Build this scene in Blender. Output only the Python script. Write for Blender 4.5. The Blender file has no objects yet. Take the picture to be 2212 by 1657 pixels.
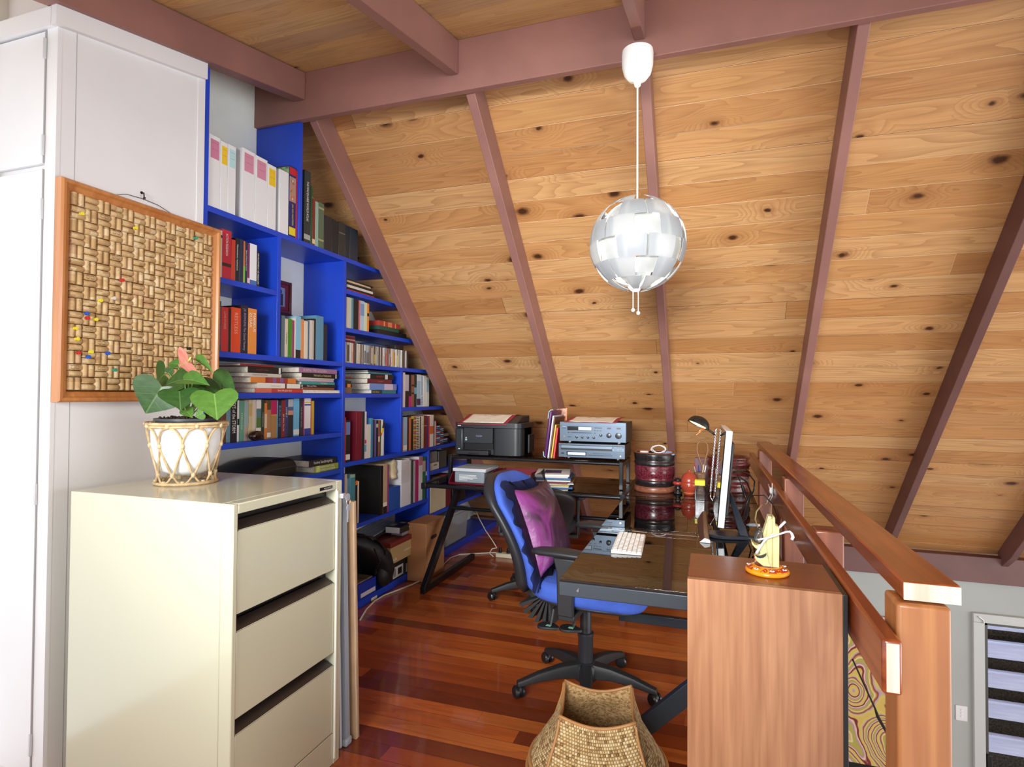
import bpy, math, random
from mathutils import Vector, Matrix, Euler
random.seed(7)
sc = bpy.context.scene
C = bpy.data.collections.new('room'); sc.collection.children.link(C)
PI = math.pi
rad = math.radians

# ---------------------------------------------------------------- camera
FPX = 1245.77
CAM = Vector((0, 0, 1.34))
def _basis(yaw, pitch, roll):
    cy, sy = math.cos(yaw), math.sin(yaw)
    f = Vector((-sy*math.cos(pitch), cy*math.cos(pitch), math.sin(pitch)))
    r = Vector((cy, sy, 0)); u = r.cross(f)
    c, s = math.cos(roll), math.sin(roll)
    return c*r+s*u, -s*r+c*u, f
RV, UV, FV = _basis(rad(18.84164), rad(1.07974), rad(.33612))
cd = bpy.data.cameras.new('camera'); cam = bpy.data.objects.new('camera', cd); C.objects.link(cam)
cd.sensor_width = 36; cd.lens = 36*FPX/2212; cd.clip_start = .02
cam.matrix_world = Matrix(((RV.x, UV.x, -FV.x, CAM.x), (RV.y, UV.y, -FV.y, CAM.y), (RV.z, UV.z, -FV.z, CAM.z), (0, 0, 0, 1)))
sc.camera = cam
def at(px, py, ax, v):
    """point where the photo's pixel meets the plane x, y or z = v (used to read real sizes and places)"""
    d = FV*FPX+RV*(px-1106)-UV*(py-828.5); i = 'xyz'.index(ax)
    return CAM+d*((v-CAM[i])/d[i])

# ---------------------------------------------------------------- light
sc.view_settings.view_transform = 'Standard'; sc.view_settings.look = 'None'
sc.view_settings.gamma = 1; sc.view_settings.use_curve_mapping = False
sc.view_settings.exposure = 0.62
w = bpy.data.worlds.new('world'); sc.world = w; w.use_nodes = True
wn = w.node_tree.nodes; bgn = wn['Background']
bgn.inputs[0].default_value = (.93, .97, 1, 1); bgn.inputs[1].default_value = 1.1
def area(name, loc, target, sx, sy, power, col=(1, 1, 1)):
    l = bpy.data.lights.new(name, 'AREA'); l.shape = 'RECTANGLE'; l.size = sx; l.size_y = sy; l.energy = power; l.color = col
    o = bpy.data.objects.new(name, l); C.objects.link(o); o.location = loc
    o.rotation_euler = (Vector(target)-Vector(loc)).to_track_quat('-Z', 'Y').to_euler()
    return o
area('window_daylight', (.5, -1.5, 2.1), (-.9, 3.4, .5), 3.0, 1.0, 10, (.94, .985, 1))
far_l = area('deep_room_fill', (-.55, -1.35, 2.0), (-.75, 3.5, 1.45), 1.4, .8, 28, (.96, .99, 1)); far_l.data.spread = rad(57)  # added fill lamp, unseen, narrowed to brighten the far end of the room
area('void_daylight', (4.6, 1.4, .4), (-.8, 2.6, 2.3), 3.0, 3.0, 75, (.97, .99, 1))

# ---------------------------------------------------------------- materials
def lin(c):
    return tuple(((v/255)/12.92 if v/255 <= .04045 else ((v/255+.055)/1.055)**2.4) for v in c)
_mc = {}
def M(rgb, rough=.5, metal=0., key='', **kw):
    k = (tuple(rgb), rough, metal, key, tuple(sorted(kw.items())))
    if k in _mc: return _mc[k]
    m = bpy.data.materials.new('paint_%d_%d_%d' % tuple(rgb)); m.use_nodes = True
    b = m.node_tree.nodes['Principled BSDF']
    b.inputs['Base Color'].default_value = (*lin(rgb), 1); b.inputs['Roughness'].default_value = rough; b.inputs['Metallic'].default_value = metal
    for a, v in kw.items():
        b.inputs[{'coat': 'Coat Weight', 'trans': 'Transmission Weight', 'ior': 'IOR', 'alpha': 'Alpha', 'sheen': 'Sheen Weight', 'spec': 'Specular IOR Level', 'emit': 'Emission Strength'}[a]].default_value = v
    if 'emit' in kw: b.inputs['Emission Color'].default_value = (*lin(rgb), 1)
    _mc[k] = m; return m
class NT:
    """small helper for node graphs"""
    def __init__(s, name):
        s.m = bpy.data.materials.new(name); s.m.use_nodes = True; s.t = s.m.node_tree; s.b = s.t.nodes['Principled BSDF']
    def n(s, typ, ins=None, **props):
        nd = s.t.nodes.new('ShaderNode'+typ)
        for k, v in props.items(): setattr(nd, k, v)
        for k, v in (ins or {}).items(): s.put(nd.inputs[k], v)
        return nd
    def put(s, sock, v):
        if hasattr(v, 'is_linked') or isinstance(v, bpy.types.NodeSocket): s.t.links.new(v, sock)
        else: sock.default_value = v
    def math(s, op, a, b=0., c=None):
        nd = s.t.nodes.new('ShaderNodeMath'); nd.operation = op; s.put(nd.inputs[0], a); s.put(nd.inputs[1], b)
        if c is not None: s.put(nd.inputs[2], c)
        return nd.outputs[0]
    def mix(s, f, a, b, blend='MIX'):
        nd = s.t.nodes.new('ShaderNodeMix'); nd.data_type = 'RGBA'; nd.blend_type = blend
        s.put(nd.inputs[0], f); s.put(nd.inputs[6], a); s.put(nd.inputs[7], b); return nd.outputs[2]
    def ramp(s, f, stops, interp='LINEAR'):
        nd = s.t.nodes.new('ShaderNodeValToRGB'); cr = nd.color_ramp; cr.interpolation = interp
        while len(cr.elements) < len(stops): cr.elements.new(.5)
        for e, (p, c) in zip(cr.elements, stops): e.position = p; e.color = (*lin(c), 1)
        s.put(nd.inputs[0], f); return nd.outputs[0]
    def mapr(s, v, a, b, c, d):
        nd = s.t.nodes.new('ShaderNodeMapRange'); s.put(nd.inputs[0], v)
        for i, q in enumerate((a, b, c, d)): nd.inputs[i+1].default_value = q
        return nd.outputs[0]
    def xyz(s, x, y, z):
        nd = s.t.nodes.new('ShaderNodeCombineXYZ'); s.put(nd.inputs[0], x); s.put(nd.inputs[1], y); s.put(nd.inputs[2], z); return nd.outputs[0]
    def coord(s, kind='Object'):
        tc = s.t.nodes.new('ShaderNodeTexCoord'); sp = s.t.nodes.new('ShaderNodeSeparateXYZ'); s.t.links.new(tc.outputs[kind], sp.inputs[0])
        return tc.outputs[kind], sp.outputs[0], sp.outputs[1], sp.outputs[2]
    def bump(s, h, strength=.3, dist=.01):
        nd = s.t.nodes.new('ShaderNodeBump'); nd.inputs['Strength'].default_value = strength; nd.inputs['Distance'].default_value = dist
        s.put(nd.inputs['Height'], h); s.t.links.new(nd.outputs[0], s.b.inputs['Normal'])
    def out(s, col, rough=.5, **kw):
        s.put(s.b.inputs['Base Color'], col); s.put(s.b.inputs['Roughness'], rough)
        if 'coat' in kw: s.b.inputs['Coat Weight'].default_value = kw['coat']; s.b.inputs['Coat Roughness'].default_value = kw.get('cr', .1)
        return s.m

def plank_mat(name, pitch, stops, grain, knots=True, rough=.45, coat=0., length=2.4, ringfreq=34, seam=(60, 35, 18), seamw=.02, cr=.12, knotcol=(70, 36, 16), groove=.5, fleck=0., seam_glint=None):
    g = NT(name); co, x, y, z = g.coord()
    v = g.math('DIVIDE', y, pitch); idx = g.math('FLOOR', v); fr = g.math('FRACT', v)
    r1 = g.n('TexWhiteNoise', {'W': idx}, noise_dimensions='1D').outputs[0]
    seg = g.math('FLOOR', g.math('DIVIDE', g.math('ADD', x, g.math('MULTIPLY', r1, 61.7)), length))
    sfr = g.math('FRACT', g.math('DIVIDE', g.math('ADD', x, g.math('MULTIPLY', r1, 61.7)), length))
    rn = g.n('TexWhiteNoise', {'Vector': g.xyz(idx, seg, 0.)}, noise_dimensions='2D')
    r2 = rn.outputs[0]
    off = g.math('MULTIPLY', r2, 37.)
    # knots
    kx = g.math('ADD', g.math('MULTIPLY', x, 2.1), off); ky = g.math('ADD', g.math('MULTIPLY', y, 3.6), g.math('MULTIPLY', off, 3.1))
    vor = g.n('TexVoronoi', {'Vector': g.xyz(kx, ky, 0.), 'Scale': 1.0, 'Randomness': 1.}, voronoi_dimensions='2D')
    kd0 = vor.outputs['Distance']
    kn = g.n('TexNoise', {'Vector': g.xyz(g.math('MULTIPLY', x, 22.), g.math('MULTIPLY', y, 30.), off), 'Scale': 1., 'Detail': 2.}).outputs[0]
    kd = g.math('ADD', kd0, g.math('MULTIPLY', g.math('SUBTRACT', kn, .5), .07))
    kr = g.n('TexWhiteNoise', {'Vector': vor.outputs['Position']}, noise_dimensions='2D').outputs[0] if 'Position' in vor.outputs else r2
    ksel = g.math('GREATER_THAN', kr, .42)
    kd = g.math('DIVIDE', kd, g.math('ADD', .25, g.math('MULTIPLY', g.math('POWER', kr, 2.), 1.25)))
    # grain field, stretched along the board and bent round the knots
    n0 = g.n('TexNoise', {'Vector': g.xyz(g.math('ADD', g.math('MULTIPLY', x, .55), off), g.math('MULTIPLY', y, 5.5), off), 'Scale': 1., 'Detail': 2.2, 'Roughness': .45, 'Distortion': .25}).outputs[0]
    field = n0
    if knots:
        bend = g.math('MULTIPLY', g.math('MAXIMUM', g.math('SUBTRACT', .3, kd0), 0.), .75)
        bend = g.math('MULTIPLY', bend, ksel); field = g.math('ADD', n0, bend)
    ring = g.math('FRACT', g.math('MULTIPLY', field, ringfreq*1.))
    ring = g.math('POWER', ring, 2.2)
    fine = g.n('TexNoise', {'Vector': g.xyz(g.math('MULTIPLY', x, 3.), g.math('MULTIPLY', y, 160.), off), 'Scale': 1., 'Detail': 3.}).outputs[0]
    blot = g.n('TexNoise', {'Vector': g.xyz(g.math('ADD', g.math('MULTIPLY', x, 1.6), off), g.math('MULTIPLY', y, 6.), 0.), 'Scale': 1., 'Detail': 3.}).outputs[0]
    base = g.ramp(r2, stops)
    base = g.mix(g.math('MULTIPLY', ring, .42), base, (*lin(grain), 1))
    base = g.mix(g.mapr(fine, .35, .75, 0., .28), base, (*lin(grain), 1))
    base = g.mix(g.mapr(blot, .45, .8, 0., .45), base, (*lin([min(255, c*1.12) for c in stops[-1][1]]), 1))
    blot2 = g.n('TexNoise', {'Vector': g.xyz(g.math('ADD', g.math('MULTIPLY', x, 1.1), g.math('MULTIPLY', off, 2.)), g.math('MULTIPLY', y, 14.), 3.), 'Scale': 1., 'Detail': 4., 'Distortion': .6}).outputs[0]
    base = g.mix(g.mapr(blot2, .55, .78, 0., .5), base, (*lin(grain), 1))
    if fleck: base = g.mix(g.mapr(blot, .5, .3, 0., fleck), base, (*lin(grain), 1))
    if knots:
        kk = g.math('MULTIPLY', g.mapr(kd, .075, .03, 0., 1.), ksel)
        halo = g.math('MULTIPLY', g.mapr(kd, .2, .06, 0., .45), ksel)
        base = g.mix(halo, base, (*lin(grain), 1)); base = g.mix(kk, base, (*lin(knotcol), 1))
    d = g.math('MINIMUM', fr, g.math('SUBTRACT', 1., fr))
    sm = g.mapr(d, seamw, seamw*.35, 0., 1.)
    sd = g.math('MULTIPLY', g.math('MINIMUM', sfr, g.math('SUBTRACT', 1., sfr)), length/pitch)
    sm2 = g.mapr(sd, seamw*.7, seamw*.2, 0., 1.)
    smx = g.math('MAXIMUM', sm, sm2)
    sc1 = g.mix(g.math('GREATER_THAN', r1, .5), (*lin(seam), 1), (*lin(seam_glint), 1)) if seam_glint else (*lin(seam), 1)  # groove highlights painted as a pale seam colour on random boards
    base = g.mix(smx, base, sc1)
    g.bump(g.math('SUBTRACT', g.math('MULTIPLY', fine, .05), smx), groove, .004)
    return g.out(base, rough, coat=coat, cr=cr)

m_pine = plank_mat('pine_boards', .135, [(0, (182, 130, 80)), (.25, (198, 146, 92)), (.5, (206, 156, 102)), (.75, (216, 172, 120)), (1, (188, 134, 82))], (142, 88, 46), seam=(116, 78, 48), seam_glint=(222, 182, 136), seamw=.016, length=7.3, ringfreq=24)
m_pine2 = plank_mat('weathered_pine', .135, [(0, (186, 146, 98)), (.4, (216, 174, 112)), (.7, (226, 190, 130)), (1, (192, 156, 116))], (150, 110, 70), seam=(214, 160, 110), seamw=.016, length=6.1, ringfreq=22)
m_floor = plank_mat('polished_floor', .085, [(0, (104, 40, 18)), (.18, (182, 88, 34)), (.5, (210, 108, 44)), (.72, (224, 128, 58)), (.86, (196, 96, 38)), (1, (96, 36, 18))], (150, 64, 26), knots=False, rough=.3, coat=.5, length=2.1, ringfreq=14, seam=(60, 24, 10), seamw=.014, cr=.06, groove=.15)
def grain_mat(name, c1, c2, axis='z', rough=.4, coat=0., sc_=1., bands=0., dark=None):
    g = NT(name); co, x, y, z = g.coord()
    a = {'x': (x, y, z), 'y': (y, x, z), 'z': (z, x, y)}[axis]
    n = g.n('TexNoise', {'Vector': g.xyz(g.math('MULTIPLY', a[0], 2.*sc_), g.math('MULTIPLY', a[1], 45.*sc_), g.math('MULTIPLY', a[2], 45.*sc_)), 'Scale': 1., 'Detail': 5., 'Distortion': .4}).outputs[0]
    n2 = g.n('TexNoise', {'Vector': g.xyz(g.math('MULTIPLY', a[0], 1.2*sc_), g.math('MULTIPLY', a[1], 7.*sc_), g.math('MULTIPLY', a[2], 7.*sc_)), 'Scale': 1., 'Detail': 3., 'Distortion': 1.}).outputs[0]
    f = g.math('ADD', g.math('MULTIPLY', n, .55), g.math('MULTIPLY', n2, .45))
    col = g.ramp(f, [(.36, c1), (.62, c2)])
    if dark: col = g.mix(g.mapr(n2, .55, .75, 0., .7), col, (*lin(dark), 1))
    g.bump(n, .06, .002)
    return g.out(col, rough, coat=coat, cr=.15)
def paint_mat(name, c, rough=.5, var=.06, coat=0., sc_=3., bump=.1):
    g = NT(name); co, x, y, z = g.coord()
    n = g.n('TexNoise', {'Vector': co, 'Scale': sc_, 'Detail': 5.}).outputs[0]
    lo = [max(0, v*(1-var*1.6)) for v in c]; hi = [min(255, v*(1+var)) for v in c]
    n2 = g.n('TexNoise', {'Vector': co, 'Scale': 60., 'Detail': 3.}).outputs[0]
    g.bump(n2, bump, .002)
    return g.out(g.ramp(n, [(.3, lo), (.7, hi)]), rough, coat=coat)
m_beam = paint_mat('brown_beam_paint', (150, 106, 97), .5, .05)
m_beam_shade = paint_mat('shaded_beam_paint', (112, 76, 72), .5, .05)  # beam paint with the shade of sill and right-hand rafters mixed into its colour
m_blue = paint_mat('blue_shelf_paint', (30, 72, 202), .38, .05, bump=.05)
m_white = paint_mat('white_paint', (236, 236, 238), .5, .01, bump=.02)
m_wall = paint_mat('grey_white_wall', (234, 237, 230), .7, .03)
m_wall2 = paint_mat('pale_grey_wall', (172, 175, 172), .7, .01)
m_cream = paint_mat('cream_steel', (204, 203, 178), .25, .01, coat=.5, sc_=1., bump=.02)
m_merbau = grain_mat('red_stained_timber', (116, 46, 18), (168, 84, 38), 'y', .3, .5)
m_post = grain_mat('post_timber', (150, 84, 38), (196, 134, 78), 'z', .4, .3, .6, dark=(130, 76, 44))
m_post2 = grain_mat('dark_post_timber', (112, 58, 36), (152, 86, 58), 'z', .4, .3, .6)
m_endgrain = grain_mat('end_grain', (206, 186, 166), (236, 224, 212), 'z', .7)
m_veneer = grain_mat('veneer', (150, 100, 68), (178, 128, 92), 'z', .42, .1, 1.7)
m_veneer_top = grain_mat('veneer_top', (96, 40, 24), (124, 56, 36), 'x', .3, .3, .6)
m_black = M((26, 26, 28), .35); m_blackm = M((34, 36, 40), .38, .3); m_blackp = M((38, 38, 40), .5)
m_metal = M((52, 58, 66), .35, .5); m_chrome = M((220, 220, 222), .15, 1.)
m_whitep = M((240, 240, 240), .35); m_pages = paint_mat('paper_pages', (226, 218, 200), .8, .05, sc_=90.)

# ---------------------------------------------------------------- mesh helpers
class MB:
    def __init__(s): s.v = []; s.f = []
    def add(s, vs, fs):
        o = len(s.v); s.v += [tuple(p) for p in vs]; s.f += [tuple(i+o for i in f) for f in fs]; return s
    def box(s, x0, x1, y0, y1, z0, z1):
        x0, x1 = min(x0, x1), max(x0, x1); y0, y1 = min(y0, y1), max(y0, y1); z0, z1 = min(z0, z1), max(z0, z1)
        return s.add([(x0, y0, z0), (x1, y0, z0), (x1, y1, z0), (x0, y1, z0), (x0, y0, z1), (x1, y0, z1), (x1, y1, z1), (x0, y1, z1)],
                     [(0, 3, 2, 1), (4, 5, 6, 7), (0, 1, 5, 4), (1, 2, 6, 5), (2, 3, 7, 6), (3, 0, 4, 7)])
    def hexa(s, b, t):
        return s.add(list(b)+list(t), [(0, 3, 2, 1), (4, 5, 6, 7), (0, 1, 5, 4), (1, 2, 6, 5), (2, 3, 7, 6), (3, 0, 4, 7)])
    def prism(s, poly, axis, a, b):
        """poly of 2-D points (the two other axes in xyz order), extruded along axis from a to b"""
        n = len(poly); k = 'xyz'.index(axis)
        def mk(p, t):
            q = list(p); q.insert(k, t); return tuple(q)
        vs = [mk(p, a) for p in poly]+[mk(p, b) for p in poly]
        fs = [tuple(range(n)), tuple(range(2*n-1, n-1, -1))]+[(i, i+n, (i+1) % n+n, (i+1) % n) for i in range(n)]
        return s.add(vs, fs)
    def beam(s, p, q, w, h, up=(0, 0, 1)):
        p, q = Vector(p), Vector(q); d = (q-p).normalized(); r = d.cross(Vector(up)).normalized(); u = r.cross(d)
        c = [(-1, -1), (1, -1), (1, 1), (-1, 1)]
        return s.hexa([p+r*(a*w/2)+u*(b*h/2) for a, b in c], [q+r*(a*w/2)+u*(b*h/2) for a, b in c])
    def lathe(s, prof, cx=0, cy=0, cz=0, n=32, axis='z', cap=True):
        vs = []; fs = []; m = len(prof)
        for (r, z) in prof:
            for i in range(n):
                a = 2*PI*i/n; p = (r*math.cos(a), r*math.sin(a), z)
                if axis == 'x': p = (z, p[0], p[1])
                elif axis == 'y': p = (p[0], z, p[1])
                vs.append((p[0]+cx, p[1]+cy, p[2]+cz))
        for j in range(m-1):
            for i in range(n): fs.append((j*n+i, j*n+(i+1) % n, (j+1)*n+(i+1) % n, (j+1)*n+i))
        if cap: fs += [tuple(range(n-1, -1, -1)), tuple(range((m-1)*n, m*n))]
        return s.add(vs, fs)
    def cyl(s, p, q, r, n=16, r2=None):
        return s.tube([p, q], [r, r if r2 is None else r2], n)
    def tube(s, pts, r, n=8, closed=False, flat=1.):
        pts = [Vector(p) for p in pts]; m = len(pts); rs = r if isinstance(r, (list, tuple)) else [r]*m
        vs = []; up = None
        for i, p in enumerate(pts):
            a = pts[(i-1) % m] if (closed or i > 0) else p; b = pts[(i+1) % m] if (closed or i < m-1) else p
            d = (b-a).normalized() if (b-a).length > 1e-9 else Vector((0, 0, 1))
            if up is None: up = Vector((0, 0, 1)) if abs(d.z) < .9 else Vector((1, 0, 0))
            x = d.cross(up)
            if x.length < 1e-6: x = d.orthogonal()
            x.normalize(); y = x.cross(d).normalized(); up = y
            for k in range(n):
                t = 2*PI*k/n; vs.append(p+x*(math.cos(t)*rs[i])+y*(math.sin(t)*rs[i]*flat))
        fs = []
        for i in range(m if closed else m-1):
            j = (i+1) % m
            for k in range(n): fs.append((i*n+k, i*n+(k+1) % n, j*n+(k+1) % n, j*n+k))
        if not closed: fs += [tuple(range(n-1, -1, -1)), tuple(range((m-1)*n, m*n))]
        return s.add(vs, fs)
    def sphere(s, c, rx, ry=None, rz=None, nu=20, nv=12):
        ry = rx if ry is None else ry; rz = rx if rz is None else rz
        vs = [(c[0], c[1], c[2]-rz)]
        for j in range(1, nv):
            t = -PI/2+PI*j/nv
            for i in range(nu):
                a = 2*PI*i/nu; vs.append((c[0]+rx*math.cos(t)*math.cos(a), c[1]+ry*math.cos(t)*math.sin(a), c[2]+rz*math.sin(t)))
        vs.append((c[0], c[1], c[2]+rz)); L = len(vs)-1; fs = []
        for i in range(nu):
            fs.append((0, 1+(i+1) % nu, 1+i)); fs.append((L, L-nu+i, L-nu+(i+1) % nu))
        for j in range(nv-2):
            for i in range(nu): a = 1+j*nu; fs.append((a+i, a+(i+1) % nu, a+nu+(i+1) % nu, a+nu+i))
        return s.add(vs, fs)
    def grid(s, fn, nu, nv, thick=0.):
        """surface from fn(u,v) -> point; with thickness closes it along the normals"""
        P = [[Vector(fn(i/nu, j/nv)) for j in range(nv+1)] for i in range(nu+1)]
        W = nv+1
        fs = [(i*W+j, (i+1)*W+j, (i+1)*W+j+1, i*W+j+1) for i in range(nu) for j in range(nv)]
        vs = [p for row in P for p in row]
        if not thick: return s.add(vs, fs)
        N = []
        for i in range(nu+1):
            for j in range(nv+1):
                a = P[min(i+1, nu)][j]-P[max(i-1, 0)][j]; b = P[i][min(j+1, nv)]-P[i][max(j-1, 0)]
                nn = a.cross(b); N.append(nn.normalized() if nn.length > 1e-12 else Vector((0, 0, 1)))
        K = len(vs); vs2 = vs+[p-n*thick for p, n in zip(vs, N)]
        fs2 = fs+[tuple(k+K for k in reversed(f)) for f in fs]
        bd = [i*W for i in range(nu+1)]+[nu*W+j for j in range(1, nv+1)]+[i*W+nv for i in range(nu-1, -1, -1)]+[j for j in range(nv-1, 0, -1)]
        for a, b in zip(bd, bd[1:]+bd[:1]): fs2.append((b, a, a+K, b+K))
        return s.add(vs2, fs2)
    def xf(s, m):
        s.v = [tuple(m @ Vector(p)) for p in s.v]; return s
ORG = {}
def fin(o, kw):
    if kw.get('smooth'):
        for p in o.data.polygons: p.use_smooth = True
    if kw.get('bevel'):
        b = o.modifiers.new('bevel', 'BEVEL'); b.width = kw['bevel']; b.segments = kw.get('seg', 2); b.limit_method = 'ANGLE'; b.angle_limit = rad(40)
        b.harden_normals = False
        for p in o.data.polygons: p.use_smooth = True
        o.data.set_sharp_from_angle(angle=rad(35))
    if kw.get('subsurf'):
        b = o.modifiers.new('subsurf', 'SUBSURF'); b.levels = kw['subsurf']; b.render_levels = kw['subsurf']
        for p in o.data.polygons: p.use_smooth = True
    if kw.get('auto'):
        for p in o.data.polygons: p.use_smooth = True
        o.data.set_sharp_from_angle(angle=rad(kw['auto']))
def root_of(o):
    while o.parent: o = o.parent
    return o
def tag(o, label=None, cat=None, group=None, kind=None):
    if label: o['label'] = label
    if cat: o['category'] = cat
    if group: o['group'] = group
    if kind: o['kind'] = kind
    return o
def thing(name, label, cat, loc=(0, 0, 0), rz=0, group=None):
    o = bpy.data.objects.new(name, None); C.objects.link(o); o.empty_display_size = .05
    o.location = loc; o.rotation_euler = (0, 0, rz); ORG[o.name] = Matrix.LocRotScale(Vector(loc), Euler((0, 0, rz)), None)
    return tag(o, label, cat, group)
def part(name, mb, mat, parent=None, local=False, label=None, kind=None, **kw):
    """one mesh object. With a parent the mesh is given in world space (or in the thing's own space when local)."""
    me = bpy.data.meshes.new(name)
    vs = mb.v
    if parent is not None and not local:
        inv = ORG[root_of(parent).name].inverted(); vs = [tuple(inv @ Vector(p)) for p in vs]
    me.from_pydata(vs, [], mb.f); me.validate(); me.update()
    import bmesh
    bm = bmesh.new(); bm.from_mesh(me); bmesh.ops.recalc_face_normals(bm, faces=bm.faces); bm.to_mesh(me); bm.free()
    me.materials.append(mat)
    o = bpy.data.objects.new(name, me); C.objects.link(o)
    if parent is not None: o.parent = parent
    fin(o, kw)
    if label: o['label'] = label
    if kind: o['kind'] = kind
    return o
def solo(name, label, cat, mb, mat, origin, group=None, **kw):
    """a thing that is one mesh (it may carry part children); its origin sits at its base"""
    O = Vector(origin); me = MB(); me.v = [tuple(Vector(p)-O) for p in mb.v]; me.f = mb.f
    o = part(name, me, mat, None, **kw); o.location = O; ORG[o.name] = Matrix.Translation(O)
    return tag(o, label, cat, group)
def struct(name, mb, mat, **kw):
    o = part(name, mb, mat, None, **kw); o['kind'] = 'structure'; ORG[o.name] = Matrix.Identity(4); return o
def copy_tree(o, parent=None):
    c = o.copy(); C.objects.link(c)
    if parent: c.parent = parent
    for ch in list(o.children): copy_tree(ch, c)
    return c
def text_mb(body, length, height, origin, right, up, depth=.0004, fit=True, align='CENTER'):
    """raised lettering as a mesh, centred on origin, inside length x height"""
    cu = bpy.data.curves.new('lettering', 'FONT'); cu.body = body; cu.size = 1; cu.extrude = 0; cu.resolution_u = 2
    tmp = bpy.data.objects.new('lettering', cu); me = bpy.data.meshes.new_from_object(tmp)
    vs = [v.co.copy() for v in me.vertices]; fs = [tuple(p.vertices) for p in me.polygons]
    bpy.data.objects.remove(tmp); bpy.data.curves.remove(cu); bpy.data.meshes.remove(me)
    mb = MB()
    if not vs: return mb
    x0 = min(v.x for v in vs); x1 = max(v.x for v in vs); y0 = min(v.y for v in vs); y1 = max(v.y for v in vs)
    s = height/max(y1-y0, 1e-6); sx = min(s, length/max(x1-x0, 1e-6)) if fit else length/(x1-x0); s = min(s, sx*1.6)
    R = Vector(right).normalized(); U = Vector(up).normalized(); N = R.cross(U); O = Vector(origin)
    mb.add([O+R*((v.x-(x0+x1)/2)*sx)+U*((v.y-(y0+y1)/2)*s)+N*depth for v in vs], fs)
    return mb
def lettering(body, length, height, origin, right, up, mat, parent, name='lettering', **kw):
    mb = text_mb(body, length, height, origin, right, up, **kw)
    me_o = part(name, mb, mat, parent); return me_o
# ================================================================ the setting
XW = -2.345                       # gable wall
TH = rad(43.02); ST, CT = math.sin(TH), math.cos(TH)
RC = 3.918                        # roof boards lie where y*sin + z*cos = RC
A2 = rad(12.19)
def roof_y(z, off=0.): return (RC-off-z*CT)/ST
# loft floor: boards run along x
o = struct('floor', MB().box(XW, .31, -1.6, 5.72, -.022, 0), m_floor)
struct('trim_1', MB().box(.27, .31, -1.6, 5.6, -.24, -.024), m_beam, bevel=.003)          # edge joist of the loft
# sloping boards of the roof, built flat and tilted
yb0 = 2.53; zb0 = (RC-yb0*ST)/CT
Ls = (5.75-yb0)/CT
o = struct('ceiling', MB().box(-2.6, 7.0, 0, Ls, 0, .02), m_pine); o.location = (0, yb0, zb0); o.rotation_euler = (-TH, 0, 0)
Lu = 5.2
o = struct('ceiling', MB().box(-2.6, 7.0, -Lu, 0.04, 0, .02), m_pine2); o.location = (0, 2.495, 3.033); o.rotation_euler = (A2, 0, 0)
# main beam, sill, rafters
struct('trim_2', MB().box(XW, 7.0, 2.493, 2.531, 2.785, 3.034), m_beam, bevel=.003)
struct('trim_3', MB().box(-2.345, 7.0, 5.56, 5.66, -.135, .07), m_beam_shade, bevel=.003)
k = 4
for xr in (-2.0, -1.09, -.27, .575, 1.38, 2.2, 3.03, 3.86):
    w_ = .046; lo = .142
    def pt(y, off): return (y, (RC-off-y*ST)/CT)
    a = pt(2.545+.0, lo); y1 = 5.56
    pz = [(2.533, (RC-lo-2.533*ST)/CT), (2.533, (RC-.002-2.533*ST)/CT), (5.62, (RC-.002-5.62*ST)/CT), (5.62, -.03), (5.42, (RC-lo-5.42*ST)/CT)]
    # the small foot of each rafter meets the sill or floor
    struct('trim_%d' % k, MB().prism(pz, 'x', xr-w_/2, xr+w_/2), m_beam if xr < 1 else m_beam_shade, bevel=.003); k += 1
ta = math.tan(A2)
def cz(y): return 3.031+(y-2.495)*ta
for x0, x1 in ((-2.078, -2.01), (-1.178, -1.13), (-.303, -.258), (.53, .58), (1.36, 1.41), (2.2, 2.25)):
    lo = .152 if x0 < -2 else .168
    struct('trim_%d' % k, MB().prism([(-2.2, cz(-2.2)-.002), (2.491, cz(2.491)-.002), (2.491, 2.866 if x0 > -2 else 2.884), (-2.2, 2.866-(4.69)*ta)], 'x', x0, x1), m_beam, bevel=.003); k += 1
# gable wall (white) with the sloping top hidden above the roof boards
def gable(x0, x1):
    return MB().prism([(1.30, -.02), (5.7, -.02), (roof_y(.1)-.0, .1), (2.56, (RC-2.56*ST)/CT), (2.49, cz(2.49)), (1.30, cz(1.3))], 'x', x0, x1)
struct('wall_left', gable(XW-.05, XW), m_wall)
# white wall below the sill, going down to the lower storey
DX0, DX1, DZ1, DZ0 = 2.0, 3.7, -.385, -2.45
wb = MB().box(-2.4, DX0, 5.62, 5.68, -2.5, -.135).box(DX1, 7, 5.62, 5.68, -2.5, -.135).box(DX0, DX1, 5.62, 5.68, DZ1, -.135)
struct('wall_back', wb, m_wall2)
struct('floor', MB().box(-2.4, 7, -3, 5.62, -2.52, -2.5), M((150, 120, 95), .4))
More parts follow.
